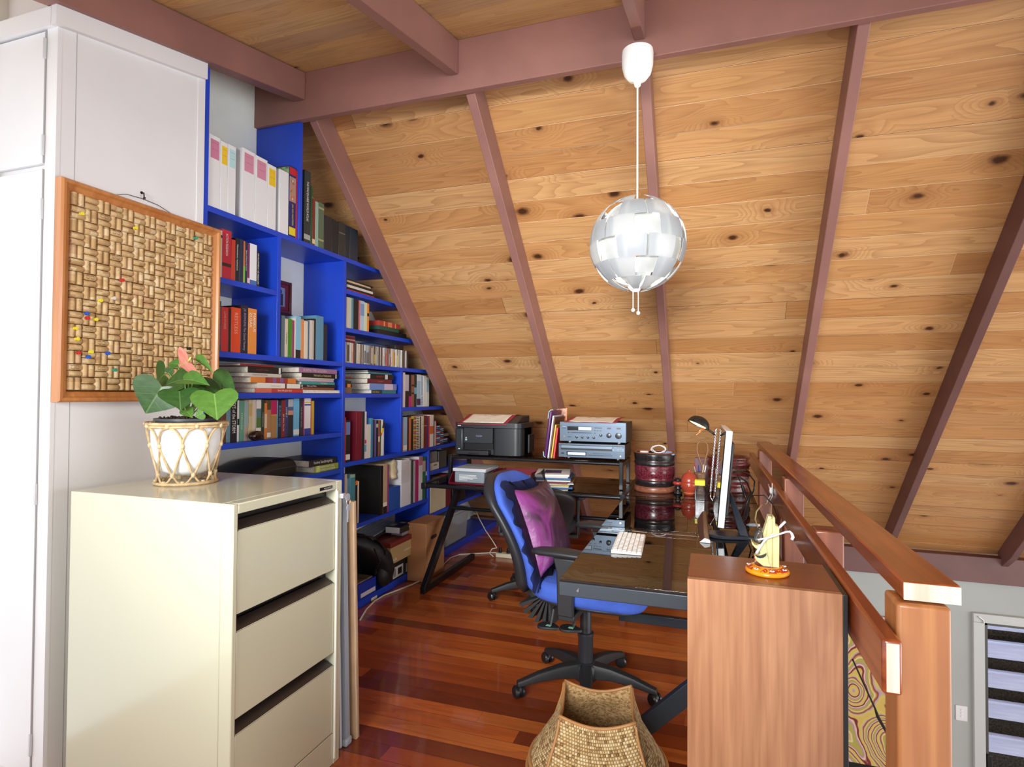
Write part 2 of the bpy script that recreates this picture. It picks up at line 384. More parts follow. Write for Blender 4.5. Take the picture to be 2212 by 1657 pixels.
# glazed door downstairs, steps outside
fr = MB().box(DX0, DX0+.075, 5.585, 5.66, DZ0, DZ1-.0705).box(DX1-.07, DX1, 5.585, 5.66, DZ0, DZ1-.0705).box(DX0, DX1, 5.585, 5.66, DZ1-.07, DZ1)
d = struct('door_1', fr, M((196, 198, 196), .4), bevel=.004)
part('door_sash', MB().box(DX0+.078, DX0+.11, 5.63, 5.665, DZ0, DZ1-.075).box(DX0+.078, DX1-.075, 5.63, 5.665, DZ1-.1, DZ1-.075), M((84, 84, 78), .4), d, bevel=.002)
part('door_pane', MB().box(DX0+.108, DX1-.075, 5.644, 5.650, DZ0, DZ1-.1), M((255, 255, 255), .0, 0., 'pane', trans=1., ior=1.05), d)
part('door_handle', MB().box(DX0+.09, DX0+.122, 5.60, 5.63, -1.66, -1.5), m_black, d, bevel=.005)
part('door_catch', MB().tube([(DX0+.03, 5.575, DZ1-.02), (DX0+.06, 5.575, DZ1-.045), (DX0+.065, 5.575, DZ1-.07)], .005), m_chrome, d)
# outside: timber risers with dark mulch between
m_sleeper = grain_mat('bleached_sleeper', (168, 172, 208), (206, 210, 240), 'x', .7)
m_mulch = paint_mat('dark_mulch', (52, 44, 36), .9, .5, sc_=60., bump=1.)
zt = [-.40, -.60, -.84, -1.09, -1.34, -1.62, -1.95, -2.3]
for i, z in enumerate(zt):
    yy = 6.3-.03*i
    lab = ['topmost pale timber board outside the glass door', 'second pale timber board from the top outside the glass door', 'third pale timber board down outside the glass door', 'fourth pale timber board down outside the glass door', 'fifth pale timber board down outside the glass door', 'sixth pale timber board down, level with the black door handle', 'seventh pale timber board down outside the glass door', 'lowest pale timber board outside the glass door'][i]
    solo('timber_board', lab, 'board', MB().box(2.0, 4.6, yy, yy+.06, z-.125, z+.02), m_sleeper, (3.3, yy, z-.125), 'pale timber boards outside the glass door', bevel=.006)
random.seed(3)
mm = MB().box(1.8, 5, 6.44, 6.5, -2.6, -.2)
for i in range(900):
    x = random.uniform(2.0, 4.2); z = random.uniform(-2.3, -.35); l = random.uniform(.02, .05); a = random.uniform(0, PI)
    dx, dz = l*math.cos(a), l*math.sin(a)*.6; y = 6.42-random.random()*.03
    mm.add([(x-dx, y, z-dz), (x+dx, y-.01, z+dz), (x+dx*.6-dz*.3, y-.015, z+dz*.6+.01)], [(0, 1, 2)])
o = solo('garden_mulch', 'dark leafy mulch between the pale boards outside the glass door', 'mulch', mm, m_mulch, (3, 6.44, -2.6)); o['kind'] = 'stuff'
# light switch plate
t = solo('light_switch', 'white switch plate on the lower wall beside the door frame', 'light switch', MB().box(1.885, 1.965, 5.61, 5.62, -1.265, -1.145), M((225, 226, 228), .3), (1.925, 5.615, -1.265), bevel=.003)
for i in range(3): part('rocker', MB().box(1.919, 1.935, 5.604, 5.611, -1.235+.025*i, -1.218+.025*i), M((235, 235, 238), .3), t, bevel=.001)
# painting on the lower wall
g = NT('ringed_painting'); co, x, y, z = g.coord()
bx = g.math('MULTIPLY', x, 3.6); bz = g.math('MULTIPLY', z, 2.9)
vv = g.n('TexVoronoi', {'Vector': g.xyz(bx, 0., bz), 'Scale': 1.15, 'Randomness': .8}, voronoi_dimensions='3D', feature='SMOOTH_F1')
nn = g.n('TexNoise', {'Vector': co, 'Scale': 5., 'Detail': 2.}).outputs[0]
ff = g.math('FRACT', g.math('ADD', g.math('MULTIPLY', vv.outputs[0], 6.5), g.math('MULTIPLY', nn, 1.0)))
col = g.ramp(ff, [(0, (206, 176, 92)), (.12, (206, 176, 92)), (.16, (120, 30, 40)), (.24, (120, 30, 40)), (.28, (226, 200, 170)), (.38, (176, 130, 150)), (.44, (172, 160, 76)), (.58, (172, 160, 76)), (.62, (222, 208, 160)), (.7, (196, 140, 60)), (.78, (110, 28, 40)), (.84, (190, 150, 160)), (.92, (206, 190, 90)), (1, (206, 176, 92))])
m_art = g.out(col, .7)
t = thing('painting', 'unframed painting of concentric red, ochre and pink rings on the lower wall', 'painting', (1.3, 5.6, -1.8))
part('canvas', MB().box(.7, 1.62, 5.585, 5.618, -1.80, -.5), m_art, t)
part('border', MB().box(.7, 1.62, 5.583, 5.6, -1.80, -1.74), m_black, t)
# fixed glass, beyond the rail: thin black cord hanging from the loft
solo('hanging_cable', 'thin black cable slanting down behind the rail beside the painting', 'cable', MB().tube([at(1842, 1425, 'y', 3.6), at(1868, 1482, 'y', 3.7), at(1890, 1530, 'y', 3.8), at(1896, 1548, 'y', 3.82), at(1925, 1600, 'y', 3.9), at(1950, 1640, 'y', 3.95)], [.0045, .0045, .005, .009, .006, .006]), m_black, at(1868, 1482, 'y', 3.7))

# ================================================================ built-in cupboard
t = thing('built_in_cupboard', 'tall white painted built-in cupboard left of the blue shelves', 'cupboard', (-2.6, 1.6, 0))
part('side_panel', MB().prism([(1.32, 0), (1.895, 0), (1.895, 2.735), (1.32, 2.612)], 'x', -2.8, -2.055), m_white, t)
part('front_frame', MB().box(-3.4, -2.801, 1.32, 1.6, 0, 2.6), m_white, t)
part('cornice', MB().prism([(1.290, 2.555), (1.895, 2.685), (1.895, 2.755), (1.290, 2.625)], 'x', -2.06, -2.035), m_white, t)
part('cornice', MB().prism([(1.2895, 2.555), (1.319, 2.560), (1.319, 2.624), (1.2895, 2.618)], 'x', -3.4, -2.061), m_white, t)
part('corner_stile', MB().box(-2.105, -2.0535, 1.308, 1.322, 0, 2.56).box(-2.057, -2.0525, 1.865, 1.9, 0, 2.70), m_white, t)
part('panel_joint', MB().box(-2.0553, -2.0543, 1.369, 1.371, 0, 2.59), M((170, 170, 170), .8), t)
for nm, z0, z1 in (('cupboard_door', 2.105, 2.552), ('cupboard_door', .08, 2.085)):
    dd = part(nm, MB().box(-3.2, -2.108, 1.305, 1.318, z0, z1), m_white, t, bevel=.002)
    for zz in ((z0+.06, z1-.06) if z1 > 2.1 else (.18, 1.95, 1.0)):
        part('hinge', MB().box(-2.112, -2.104, 1.299, 1.307, zz-.035, zz+.035), M((206, 208, 210), .4, .2), dd, bevel=.001)
    part('door_gap', MB().box(-2.1085, -2.1065, 1.303, 1.319, z0, z1), M((176, 176, 178), .9), dd)
    part('knob', MB().sphere((-3.1, 1.29, (z0+z1)/2), .015), m_chrome, dd)
# upper grey white wall above the cupboard
struct('wall_front', MB().box(-3.4, -2.08, 1.33, 1.36, 2.62, 2.775), m_white)
struct('wall_front', MB().box(-3.4, -2.60, 1.0, 1.325, 2.63, 2.7), m_white)

# ================================================================ blue bookcase
XF = -2.055; T_ = .026
bc = thing('bookcase', 'bright blue built-in bookcase cut to the roof slope', 'bookcase', (-2.2, 3.2, 0))
XB = XW+.002
def shelf(z, y0, y1, th=T_):
    # far end cut to follow the roof
    yr = min(y1, roof_y(z)-.01); yr2 = min(y1, roof_y(z-th)-.01)
    part('shelf', MB().prism([(y0, z-th), (yr2, z-th), (yr, z), (y0, z)], 'x', XB, XF-.001), m_blue, bc, bevel=.0015)
def upright(y, z0, z1, th=T_): part('upright', MB().box(XB, XF, y-th/2, y+th/2, z0, z1), m_blue, bc, bevel=.0015)
upright(1.913, .05, 2.752, .026)
upright(2.368, 1.525, 2.129)
upright(2.925, .05, 2.129)
upright(2.523, 2.155, 2.783, .024)
upright(3.612, .925, 1.499)
upright(4.043, .05, .899)
shelf(2.155, 1.926, 4.2); shelf(1.855, 1.926, 2.355); shelf(1.525, 1.926, 4.5)
shelf(1.34, 1.926, 2.912); shelf(1.11, 1.926, 2.912); shelf(.895, 1.926, 2.912); shelf(.45, 1.926, 2.912)
shelf(1.965, 2.938, 4.2); shelf(1.735, 2.938, 4.2); shelf(1.34, 2.938, 3.599)
shelf(1.242, 3.625, 4.6); shelf(.925, 2.938, 4.9); shelf(.73, 4.056, 5.2); shelf(.533, 2.938, 4.03); shelf(.40, 4.056, 5.4)
part('plinth', MB().prism([(1.926, 0), (5.6, 0), (5.6, .05), (1.926, .05)], 'x', XB, XF), m_blue, bc, bevel=.0015)
# ================================================================ large furniture
def glass_mat(name, tint, ior=1.5, rough=0.0):
    m = bpy.data.materials.new(name); m.use_nodes = True; t = m.node_tree; t.nodes.clear()
    o = t.nodes.new('ShaderNodeOutputMaterial'); mx = t.nodes.new('ShaderNodeMixShader'); tr = t.nodes.new('ShaderNodeBsdfTransparent'); gl = t.nodes.new('ShaderNodeBsdfGlossy'); fr = t.nodes.new('ShaderNodeFresnel')
    tr.inputs[0].default_value = (*tint, 1); gl.inputs['Roughness'].default_value = rough; fr.inputs[0].default_value = ior
    t.links.new(fr.outputs[0], mx.inputs[0]); t.links.new(tr.outputs[0], mx.inputs[1]); t.links.new(gl.outputs[0], mx.inputs[2]); t.links.new(mx.outputs[0], o.inputs[0])
    return m
m_smoke = glass_mat('smoked_glass', (.70, .68, .64), 2.0)
m_clear = glass_mat('clear_plastic', (.86, .88, .9), 1.45, .12)

# ---- filing cabinet
cx0, cx1, cy0, cy1, cH = -1.95, -1.285, 1.309, 1.825, 1.02
t = thing('filing_cabinet', 'glossy cream steel three-drawer filing cabinet carrying the potted plant', 'filing cabinet', ((cx0+cx1)/2, (cy0+cy1)/2, 0))
body = MB().box(cx0, cx1-.045, cy0, cy1, 0, cH)
body.box(cx1-.045, cx1, cy0, cy0+.018, 0, cH).box(cx1-.045, cx1, cy1-.034, cy1, 0, cH).box(cx1-.045, cx1, cy0+.018, cy1-.034, .99, cH)
part('body', body, m_cream, t, bevel=.003)
part('inner_shadow_gap', MB().box(cx1-.05, cx1-.0445, cy0+.018, cy1-.034, .09, .99), m_black, t)
part('kick_plate', MB().box(cx1-.045, cx1-.002, cy0+.018, cy1-.034, 0, .11), m_cream, t, bevel=.002)
m_lip = M((46, 38, 36), .35)
for z0, z1, z2 in ((.70, .943, .988), (.40, .652, .697), (.113, .356, .398)):
    d = part('drawer', MB().box(cx1-.02, cx1-.003, cy0+.02, cy1-.036, z0, z1), m_cream, t, bevel=.003)
    part('handle', MB().prism([(cx1-.003, z1-.001), (cx1-.004, z1+.004), (cx1-.040, z1+.026), (cx1-.040, z1+.012)], 'y', cy0+.02, cy1-.036) if False else MB().add(
        [(cx1-.003, cy0+.02, z1-.002), (cx1-.003, cy1-.036, z1-.002), (cx1-.034, cy1-.05, z1+.022), (cx1-.034, cy0+.03, z1+.022), (cx1-.005, cy0+.02, z1-.008), (cx1-.005, cy1-.036, z1-.008), (cx1-.04, cy1-.05, z1+.012), (cx1-.04, cy0+.03, z1+.012)],
        [(0, 1, 2, 3), (7, 6, 5, 4), (0, 4, 5, 1), (1, 5, 6, 2), (2, 6, 7, 3), (3, 7, 4, 0)]), m_lip, d)
part('lock_strip', MB().box(cx1, cx1+.004, cy1-.034, cy1-.028, .02, .985), M((246, 244, 232), .3), t)
b = part('badge', MB().box(cx1, cx1+.001, 1.695, 1.765, .998, 1.009), m_black, t)
lettering('PRECISION', .045, .006, (cx1+.0015, 1.738, 1.0035), (0, 1, 0), (0, 0, 1), M((200, 200, 200), .4), b)
# keys hanging from the lock
kx = cx1+.012
k_ = thing('key_ring', 'two small silver keys hanging from the lock of the cream filing cabinet', 'keys', (kx, 1.84, .86))
part('key', MB().box(cx1-.003, kx+.006, 1.806, 1.824, .955, .972).lathe([(.014, -.0015), (.014, .0015)], kx+.004, 1.838, .955, 14, 'x'), M((206, 208, 212), .35, .5), k_, bevel=.001)
part('ring', MB().tube([(kx+.004+.0*math.cos(a), 1.842+.011*math.cos(a), .938+.013*math.sin(a)) for a in [i*PI/8 for i in range(16)]], .0012, 6, True), M((206, 208, 212), .35, .5), k_)
part('key', MB().lathe([(.013, -.0012), (.013, .0012)], kx+.004, 1.845, .915, 14, 'x').box(kx+.003, kx+.005, 1.836, 1.846, .862, .91).box(kx+.003, kx+.005, 1.842, 1.851, .866, .872), M((206, 208, 212), .35, .5), k_)

# ---- boards leaning between cabinet and shelves
def lean_board(name, label, cat, x0, x1, yb, yt, th, z1, mat, group=None):
    mb = MB().add([(x0, yb, 0.0), (x1, yb, 0.0), (x1, yb+th, 0.0), (x0, yb+th, 0.0), (x0, yt, z1), (x1, yt, z1), (x1, yt+th, z1), (x0, yt+th, z1)],
                  [(0, 3, 2, 1), (4, 5, 6, 7), (0, 1, 5, 4), (1, 2, 6, 5), (2, 3, 7, 6), (3, 0, 4, 7)])
    return solo(name, label, cat, mb, mat, ((x0+x1)/2, yb, 0), group, bevel=.0015)
lean_board('whiteboard', 'white backed board leaning right against the cream filing cabinet', 'board', -1.98, -1.315, 1.875, 1.834, .012, .93, M((226, 230, 234), .35))
o = lean_board('framed_board', 'grey plastic edged board between the cabinet and the cardboard sheet', 'board', -1.99, -1.300, 1.893, 1.853, .024, .95, M((160, 172, 186), .35))
part('corner_cap', MB().box(-1.32, -1.295, 1.885, 1.925, .0, .03), M((176, 186, 198), .3), o, bevel=.008)
m_card = paint_mat('brown_cardboard', (188, 154, 120), .8, .04, sc_=8.)
m_corr = grain_mat('cut_cardboard_edge', (196, 170, 138), (226, 206, 178), 'z', .8, 0, 2.)
o = lean_board('cardboard_sheet', 'tall brown corrugated cardboard sheet leaning beside the filing cabinet', 'cardboard', -1.97, -1.292, 1.945, 1.905, .022, .925, m_card)
part('cut_edge', MB().add([(-1.2925, 1.946, .002), (-1.2905, 1.946, .002), (-1.2905, 1.954, .002), (-1.2925, 1.954, .002), (-1.2925, 1.906, .923), (-1.2905, 1.906, .923), (-1.2905, 1.914, .923), (-1.2925, 1.914, .923)], [(0, 3, 2, 1), (4, 5, 6, 7), (0, 1, 5, 4), (1, 2, 6, 5), (2, 3, 7, 6), (3, 0, 4, 7)]), m_corr, o)

# ---- railing
t = thing('timber_railing', 'red-brown timber stair railing with pale sawn ends beside the desk', 'railing', (.37, 2.8, -.3))
hr = part('handrail', MB().add([(.34, 1.25, .998), (.34, 1.25, .964), (.43, 1.25, .964), (.43, 1.25, 1.0), (.34, roof_y(1.0)-.02, 1.0), (.34, roof_y(.964)-.02, .964), (.43, roof_y(.964)-.02, .964), (.43, roof_y(1.0)-.02, 1.0)], [(0, 1, 2, 3), (7, 6, 5, 4), (0, 4, 5, 1), (1, 5, 6, 2), (2, 6, 7, 3), (3, 7, 4, 0)]), m_merbau, t, bevel=.004)
part('sawn_end', MB().box(.3405, .4295, 1.2485, 1.2505, .9655, .997), m_endgrain, hr, label='pale sawn end of the handrail')
lr = part('lower_rail', MB().box(.292, .3245, 1.195, roof_y(.91)-.02, .81, .908), m_merbau, t, bevel=.007, seg=3)
part('sawn_end', MB().box(.2985, .3185, 1.1935, 1.1955, .816, .902), m_endgrain, lr, label='pale sawn end of the lower rail')
for y, z1 in ((1.235, .962), (2.1, .905), (2.92, .962), (4.33, .962)):
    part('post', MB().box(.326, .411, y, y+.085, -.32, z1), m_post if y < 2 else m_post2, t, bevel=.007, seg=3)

# ---- small wood veneer unit in front
bx0, bx1, by0, by1, bH = -.048, .276, 1.43, 1.665, .908
t = thing('wood_veneer_cabinet', 'narrow brown wood-veneer cabinet with a black back panel beside the railing', 'cabinet', ((bx0+bx1)/2, (by0+by1)/2, 0))
part('side_panel', MB().box(bx0, bx1, by0, by0+.018, 0, bH-.0), m_veneer, t, bevel=.001)
part('side_panel', MB().box(bx0, bx1, by1-.018, by1, 0, bH-.018), m_veneer, t, bevel=.001)
part('top', MB().box(bx0, bx1, by0+.018, by1, bH-.018, bH), m_veneer_top, t, bevel=.001)
part('back_panel', MB().box(bx1, bx1+.010, by0, by1, 0, bH), m_black, t, bevel=.001)
for z in (.04, .32, .6): part('shelf', MB().box(bx0+.005, bx1, by0+.018, by1-.018, z, z+.018), m_veneer, t)

# ---- glass corner desk
DT = .732
t = thing('glass_desk', 'black metal corner desk with smoked glass tops and a raised glass shelf', 'desk', (-.6, 3.0, 0))
def bar(mb, x0, x1, y0, y1, z0, z1): return mb.box(x0, x1, y0, y1, z0, z1)
part('front_rail', MB().box(-.464, .255, 1.845, 1.875, .684, .730), M((66, 72, 80), .35, .4), t, bevel=.003)
bol = MB()
for x in (-.40,): bol.lathe([(.004, -.004), (.004, 0)], x, 1.843, .708, 12, 'y')
part('bolt', bol, m_chrome, t)
part('glass_top', MB().box(-.462, .255, 1.850, 2.655, DT-.002, DT+.006), m_smoke, t, bevel=.001)
part('glass_top', MB().box(-.470, .255, 2.662, 3.49, DT-.002, DT+.006), m_smoke, t, bevel=.001)
part('glass_top', MB().box(-1.80, .255, 3.51, 4.18, DT-.002, DT+.006), m_smoke, t, bevel=.001)
m_rod = M((30, 31, 34), .28, .3)
part('cross_bar', MB().cyl((-.462, 2.66, .712), (.25, 2.66, .712), .011), M((150, 156, 162), .2, .8), t, auto=40)
part('side_rail', MB().box(.225, .255, 1.875, 4.15, .69, .728), m_rod, t, bevel=.002)
part('inner_rail', MB().box(-.412, -.392, 1.93, 2.35, .700, .716), M((120, 96, 50), .4, .3), t)
part('back_desk_rail', MB().cyl((-1.80, 3.50, .722), (.25, 3.50, .722), .013), m_rod, t, auto=40)
part('back_desk_rail', MB().cyl((-1.80, 4.17, .722), (.25, 4.17, .722), .013), M((120, 126, 130), .2, .7), t, auto=40)
part('cross_bar', MB().cyl((-1.80, 3.90, .502), (-.47, 3.90, .502), .013), m_rod, t, auto=40)
for x in (-1.815, -.487):
    part('side_frame', MB().box(x-.016, x+.016, 3.485, 4.185, .70, .742), m_rod, t, bevel=.002)
    part('leg', MB().beam((x, 3.505, .02), (x, 4.17, .72), .034, .055, (0, 1, 0)), m_rod, t, bevel=.002)
    part('foot_bar', MB().box(x-.017, x+.017, 3.485, 4.36, 0, .045), m_rod, t, bevel=.002)
for y in (1.93,):
    part('leg', MB().beam((-.44, y, .03), (.235, y, .69), .034, .055, (0, 0, 1)), m_metal, t, bevel=.002)
    part('foot_bar', MB().box(-.46, .25, y-.017, y+.017, 0, .04) if False else MB().box(-.02, .25, y-.017, y+.017, 0, .04), m_metal, t, bevel=.002)
part('stretcher', MB().box(-.44, .25, 3.02, 3.05, .175, .222), m_metal, t, bevel=.002)
part('leg', MB().beam((.235, 3.0, .0), (.235, 3.0, .69), .03, .03), m_metal, t, bevel=.002)
# raised shelf
SH = .905
part('raised_shelf', MB().box(-1.70, -.53, 3.69, 4.02, SH+.004, SH+.012), m_smoke, t, bevel=.001)
part('shelf_rail', MB().cyl((-1.715, 3.69, SH-.004), (-.53, 3.69, SH-.004), .011), m_rod, t, auto=40)
part('shelf_rail', MB().cyl((-1.715, 4.02, SH-.004), (-.53, 4.02, SH-.004), .011), m_rod, t, auto=40)
for x in (-1.71, -.525):
    part('shelf_post', MB().box(x-.012, x+.012, 3.675, 3.705, .742, SH+.01), m_rod, t, bevel=.002)
    part('shelf_post', MB().box(x-.012, x+.012, 4.005, 4.035, .742, SH+.01), m_rod, t, bevel=.002)
    part('shelf_side', MB().box(x-.01, x+.01, 3.70, 4.01, SH-.02, SH+.004), m_rod, t, bevel=.002)

# ---- blue office chair
def loft(rings, cap=True):
    mb = MB(); n = len(rings[0]); vs = [p for r in rings for p in r]; fs = []
    for j in range(len(rings)-1):
        for i in range(n): fs.append((j*n+i, j*n+(i+1) % n, (j+1)*n+(i+1) % n, (j+1)*n+i))
    if cap: fs += [tuple(range(n-1, -1, -1)), tuple(range((len(rings)-1)*n, len(rings)*n))]
    return mb.add(vs, fs)
def sq(t, e): c = math.cos(t); return math.copysign(abs(c)**e, c)
def sn(t, e): c = math.sin(t); return math.copysign(abs(c)**e, c)
m_bluefab = paint_mat('blue_chair_fabric', (66, 98, 196), .85, .03, sc_=20., bump=.4)
m_shell = M((40, 41, 44), .45)
def pad_rings(zs, c, a, b, wrap, n=40, e=.55):
    out = []
    for z in zs:
        out.append([(c(z)+b(z)*sn(t, .8)+wrap*(a(z)*sq(t, e))**2, a(z)*sq(t, e), z) for t in [2*PI*i/n for i in range(n)]])
    return out
def chair(loc, rz, name, label, fabric, group=None, full=True, z1=.965):
    t = thing(name, label, 'chair', loc, rz, group)
    P = lambda nm, mb, mat, **k: part(nm, mb, mat, t, local=True, **k)
    z0 = .455
    def hw(z):
        u = min(1, max(0, (z-z0)/(z1-z0))); top = max(0, 1-((u-.72)/.285)**2) if u > .72 else 1
        return max(.004, (.175+.055*math.sin(min(1, u/.7)*PI/2))*max(top, 0)**.42)*(1 if u > .06 else .8+.2*(u/.06))
    def cx(z): u = (z-z0)/(z1-z0); return -.215-.165*u-.03*u*u+.035*math.sin(PI*min(1, u*1.3))
    def th(z): u = min(1, max(0, (z-z0)/(z1-z0))); return .036*max(.02, min(1, (1-u)/.12)**.5)*max(.3, min(1, u/.06)**.5)
    zs = [z0+(z1-z0)*i/26 for i in range(25)]+[z0+(z1-z0)*v for v in (.94, .965, .985, .996)]
    zs = sorted(set(zs))
    P('backrest', loft(pad_rings(zs, cx, hw, th, .75)), fabric, smooth=True)
    def hw2(z): return hw(z)*1.05+.004
    def cx2(z): return cx(z)-.045
    P('back_shell', loft(pad_rings([z-.006 for z in zs], cx2, hw2, lambda z: th(z)*1.0+.006, .72)), m_shell, smooth=True)
    # seat
    def seat(zc, k, hh):
        rings = []
        for s_ in (-1, -.92, -.7, -.3, .2, .6, .88, .98, 1):
            rr = k*(1-.10*abs(s_)**4); r = []
            for i in range(44):
                a = 2*PI*i/44; x = .255*rr*sq(a, .62)+.035; y = .245*rr*sn(a, .62)
                drop = -.03*max(0, (x-.15)/.14)**2; r.append((x, y, zc+hh*s_+drop+.008*(abs(y)/.24)**2))
            rings.append(r)
        return loft(rings)
    P('seat', seat(.485, 1, .042), fabric, smooth=True)
    P('seat_pan', seat(.438, .88, .012), m_shell, smooth=True)
    P('seat_plate', MB().box(-.15, .12, -.08, .08, .385, .43), m_shell, bevel=.01)
    P('back_bracket', loft([[(x, sy*.035+0, z) for (x, z) in ()] or [(x+dx, y, z) for dx, y in ((-.02, -.045), (.02, -.045), (.02, .045), (-.02, .045))] for x, z in ((-.14, .40), (-.22, .385), (-.28, .43), (-.31, .52), (-.33, .66))]), m_shell, bevel=.006)
    if full:
        # folded bellows cover behind the seat
        bl = MB()
        for i in range(6):
            a0 = rad(205+i*13); a1 = rad(205+i*13+9); R1, R2 = .03, .155
            bx_, bz_ = -.15, .44
            p = [(bx_+R1*math.cos(a0), bz_+R1*math.sin(a0)), (bx_+R2*math.cos(a0), bz_+R2*math.sin(a0)), (bx_+R2*.94*math.cos((a0+a1)/2+rad(3)), bz_+R2*.94*math.sin((a0+a1)/2+rad(3))), (bx_+R1*math.cos(a1), bz_+R1*math.sin(a1))]
            bl.prism(p, 'y', -.10+.004*i, .10-.004*i)
        P('bellows_cover', bl, M((44, 46, 48), .5))
        for (xp, yp, zp, rot) in ((-.115, -.19, .335, .5), (-.005, -.21, .352, .15)):
            P('lever_rod', MB().tube([(xp+.02, -.08, .41), (xp+.02, yp+.03, .40), (xp+.02, yp, zp+.01)], .006), m_shell)
            pd = MB(); n = 14
            pr = [(xp+.05*math.cos(a)*(1 if math.cos(a) > 0 else 1.0)+.01, yp+.028*math.sin(a)*(1.2-.6*math.cos(a+rot))) for a in [2*PI*i/n for i in range(n)]]
            P('lever_paddle', pd.prism(pr, 'z', zp-.006, zp+.006), m_shell, bevel=.003)
            P('lever_marking', MB().box(xp, xp+.022, yp-.008, yp+.008, zp+.006, zp+.0066), M((150, 220, 190), .5))
    for s in (-1, 1):
        y = s*.275
        rings = []
        for x, ww, hh in ((-.145, .006, .004), (-.14, .024, .012), (-.11, .036, .017), (-.02, .044, .019), (.07, .040, .017), (.12, .028, .013), (.135, .008, .005)):
            rings.append([(x, y+ww*math.cos(a), .675+hh*math.sin(a)+.012*math.cos(x*8)) for a in [2*PI*i/18 for i in range(18)]])
        ar = P('armrest', loft(rings), m_shell, smooth=True)
        P('arm_support', MB().prism([(-.055, .66), (.055, .66), (.035, .60), (.035, .42), (-.035, .42), (-.04, .60)], 'y', y-.016*s-.011, y-.016*s+.011), m_shell, bevel=.006)
        P('arm_bracket', MB().box(-.035, .035, min(y-.016*s, .05*s), max(y-.016*s, .05*s), .40, .425), m_shell, bevel=.004)
    P('gas_column', MB().lathe([(.026, .25), (.026, .40)], n=24).lathe([(.034, .06), (.034, .245), (.037, .25), (.037, .262), (.03, .264)], n=24), M((52, 54, 58), .35, .2), auto=40)
    P('hub', MB().lathe([(.05, .055), (.058, .075), (.056, .12), (.04, .135)], n=24), m_shell, auto=50)
    for a in (67, 139, 211, 283, 355):
        a = rad(a)-rz; dx, dy = math.cos(a), math.sin(a); px, py = -dy, dx
        rings = []
        for r_, zt_, h_, w_ in ((.03, .132, .065, .030), (.12, .125, .05, .026), (.22, .103, .036, .021), (.29, .080, .026, .018), (.318, .072, .02, .016)):
            rings.append([(dx*r_+px*w_*q, dy*r_+py*w_*q, zt_-h_*v) for q, v in ((-.75, 0), (.75, 0), (1, .35), (1, 1), (-1, 1), (-1, .35))])
        lg = P('star_leg', loft(rings), m_shell, bevel=.003)
        cxp, cyp = dx*.31, dy*.31; wa = a+rad(50+40*math.sin(a*3)); wx, wy = math.cos(wa), math.sin(wa)
        cs = P('caster', MB().cyl((cxp, cyp, .03), (cxp, cyp, .062), .011, 12).tube([(cxp-wx*.006, cyp-wy*.006, .034), (cxp+wx*.006, cyp+wy*.006, .034)], .020, 18), m_shell, auto=40)
        for s in (-1, 1):
            p = Vector((cxp+wx*.008*s, cyp+wy*.008*s, .027)); q = Vector((cxp+wx*.024*s, cyp+wy*.024*s, .027))
            part('wheel', MB().tube([p, p+(q-p)*.6, q], [.027, .027, .021], 22), M((30, 31, 33), .3), cs, local=True, auto=35)
    return t
chair((-.53, 2.61, 0), rad(-7), 'office_chair', 'bright blue fabric office chair with black arms at the glass desk', m_bluefab)
m_blackfab = paint_mat('black_chair_fabric', (30, 31, 34), .8, .05, sc_=20.)
chair((-1.07, 3.70, 0), rad(102), 'office_chair', 'black office chair behind the blue one, tucked under the back desk', m_blackfab, full=False, z1=.79)

# ---- purple cushion on the blue chair
g = NT('purple_satin'); co, x, y, z = g.coord()
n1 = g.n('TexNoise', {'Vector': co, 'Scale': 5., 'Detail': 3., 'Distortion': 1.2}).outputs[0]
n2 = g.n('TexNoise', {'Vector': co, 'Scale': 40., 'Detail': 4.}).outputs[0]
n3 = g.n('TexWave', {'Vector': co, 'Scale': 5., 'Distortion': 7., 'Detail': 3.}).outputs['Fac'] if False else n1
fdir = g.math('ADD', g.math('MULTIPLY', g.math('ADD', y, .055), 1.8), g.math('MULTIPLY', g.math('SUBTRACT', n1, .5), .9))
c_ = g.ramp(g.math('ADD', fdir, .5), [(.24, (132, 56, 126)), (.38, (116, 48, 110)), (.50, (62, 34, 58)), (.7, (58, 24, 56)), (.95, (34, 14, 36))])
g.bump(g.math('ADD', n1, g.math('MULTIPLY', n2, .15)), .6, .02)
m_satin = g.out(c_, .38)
t = thing('cushion', 'purple satin cushion with a black sheer ruffled edge leaning in the blue chair', 'cushion', (-.705, 2.59, .535))
Cc = Vector((-.728, 2.60, .735)); Wd = Vector((.05, .40, .0)).normalized(); Hd = Vector((-.34, 0, .94)); Hd = (Hd-Wd*Hd.dot(Wd)).normalized(); Nd = Wd.cross(Hd)
if Nd.x < 0: Nd = -Nd
def pil(s):
    def f(u, v):
        a, b = u*2-1, v*2-1
        h = (max(0, 1-abs(a)**2.6)*max(0, 1-abs(b)**2.6))**.55
        pa, pb = a*(1-.10*(1-b*b)), b*(1-.10*(1-a*a))
        wr = .004*math.sin(a*23+b*7)*(abs(a)**3+abs(b)**3)*h
        return Cc+Wd*(pa*.185)+Hd*(pb*.195)+Nd*(s*(.075*h+wr))
    return f
mb = MB().grid(pil(1), 30, 30); mb.grid(pil(-1), 30, 30)
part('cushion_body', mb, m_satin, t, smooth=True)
m_sheer = glass_mat('sheer_black_fabric', (.32, .30, .32), 1.01)
sm_t = m_sheer.node_tree; gl = [n for n in sm_t.nodes if n.type == 'BSDF_GLOSSY'][0]; df = sm_t.nodes.new('ShaderNodeBsdfDiffuse'); df.inputs[0].default_value = (.02, .017, .022, 1)
mxn = [n for n in sm_t.nodes if n.type == 'MIX_SHADER'][0]
for l in list(sm_t.links):
    if l.to_node == mxn and l.to_socket in (mxn.inputs[0], mxn.inputs[2]): sm_t.links.remove(l)
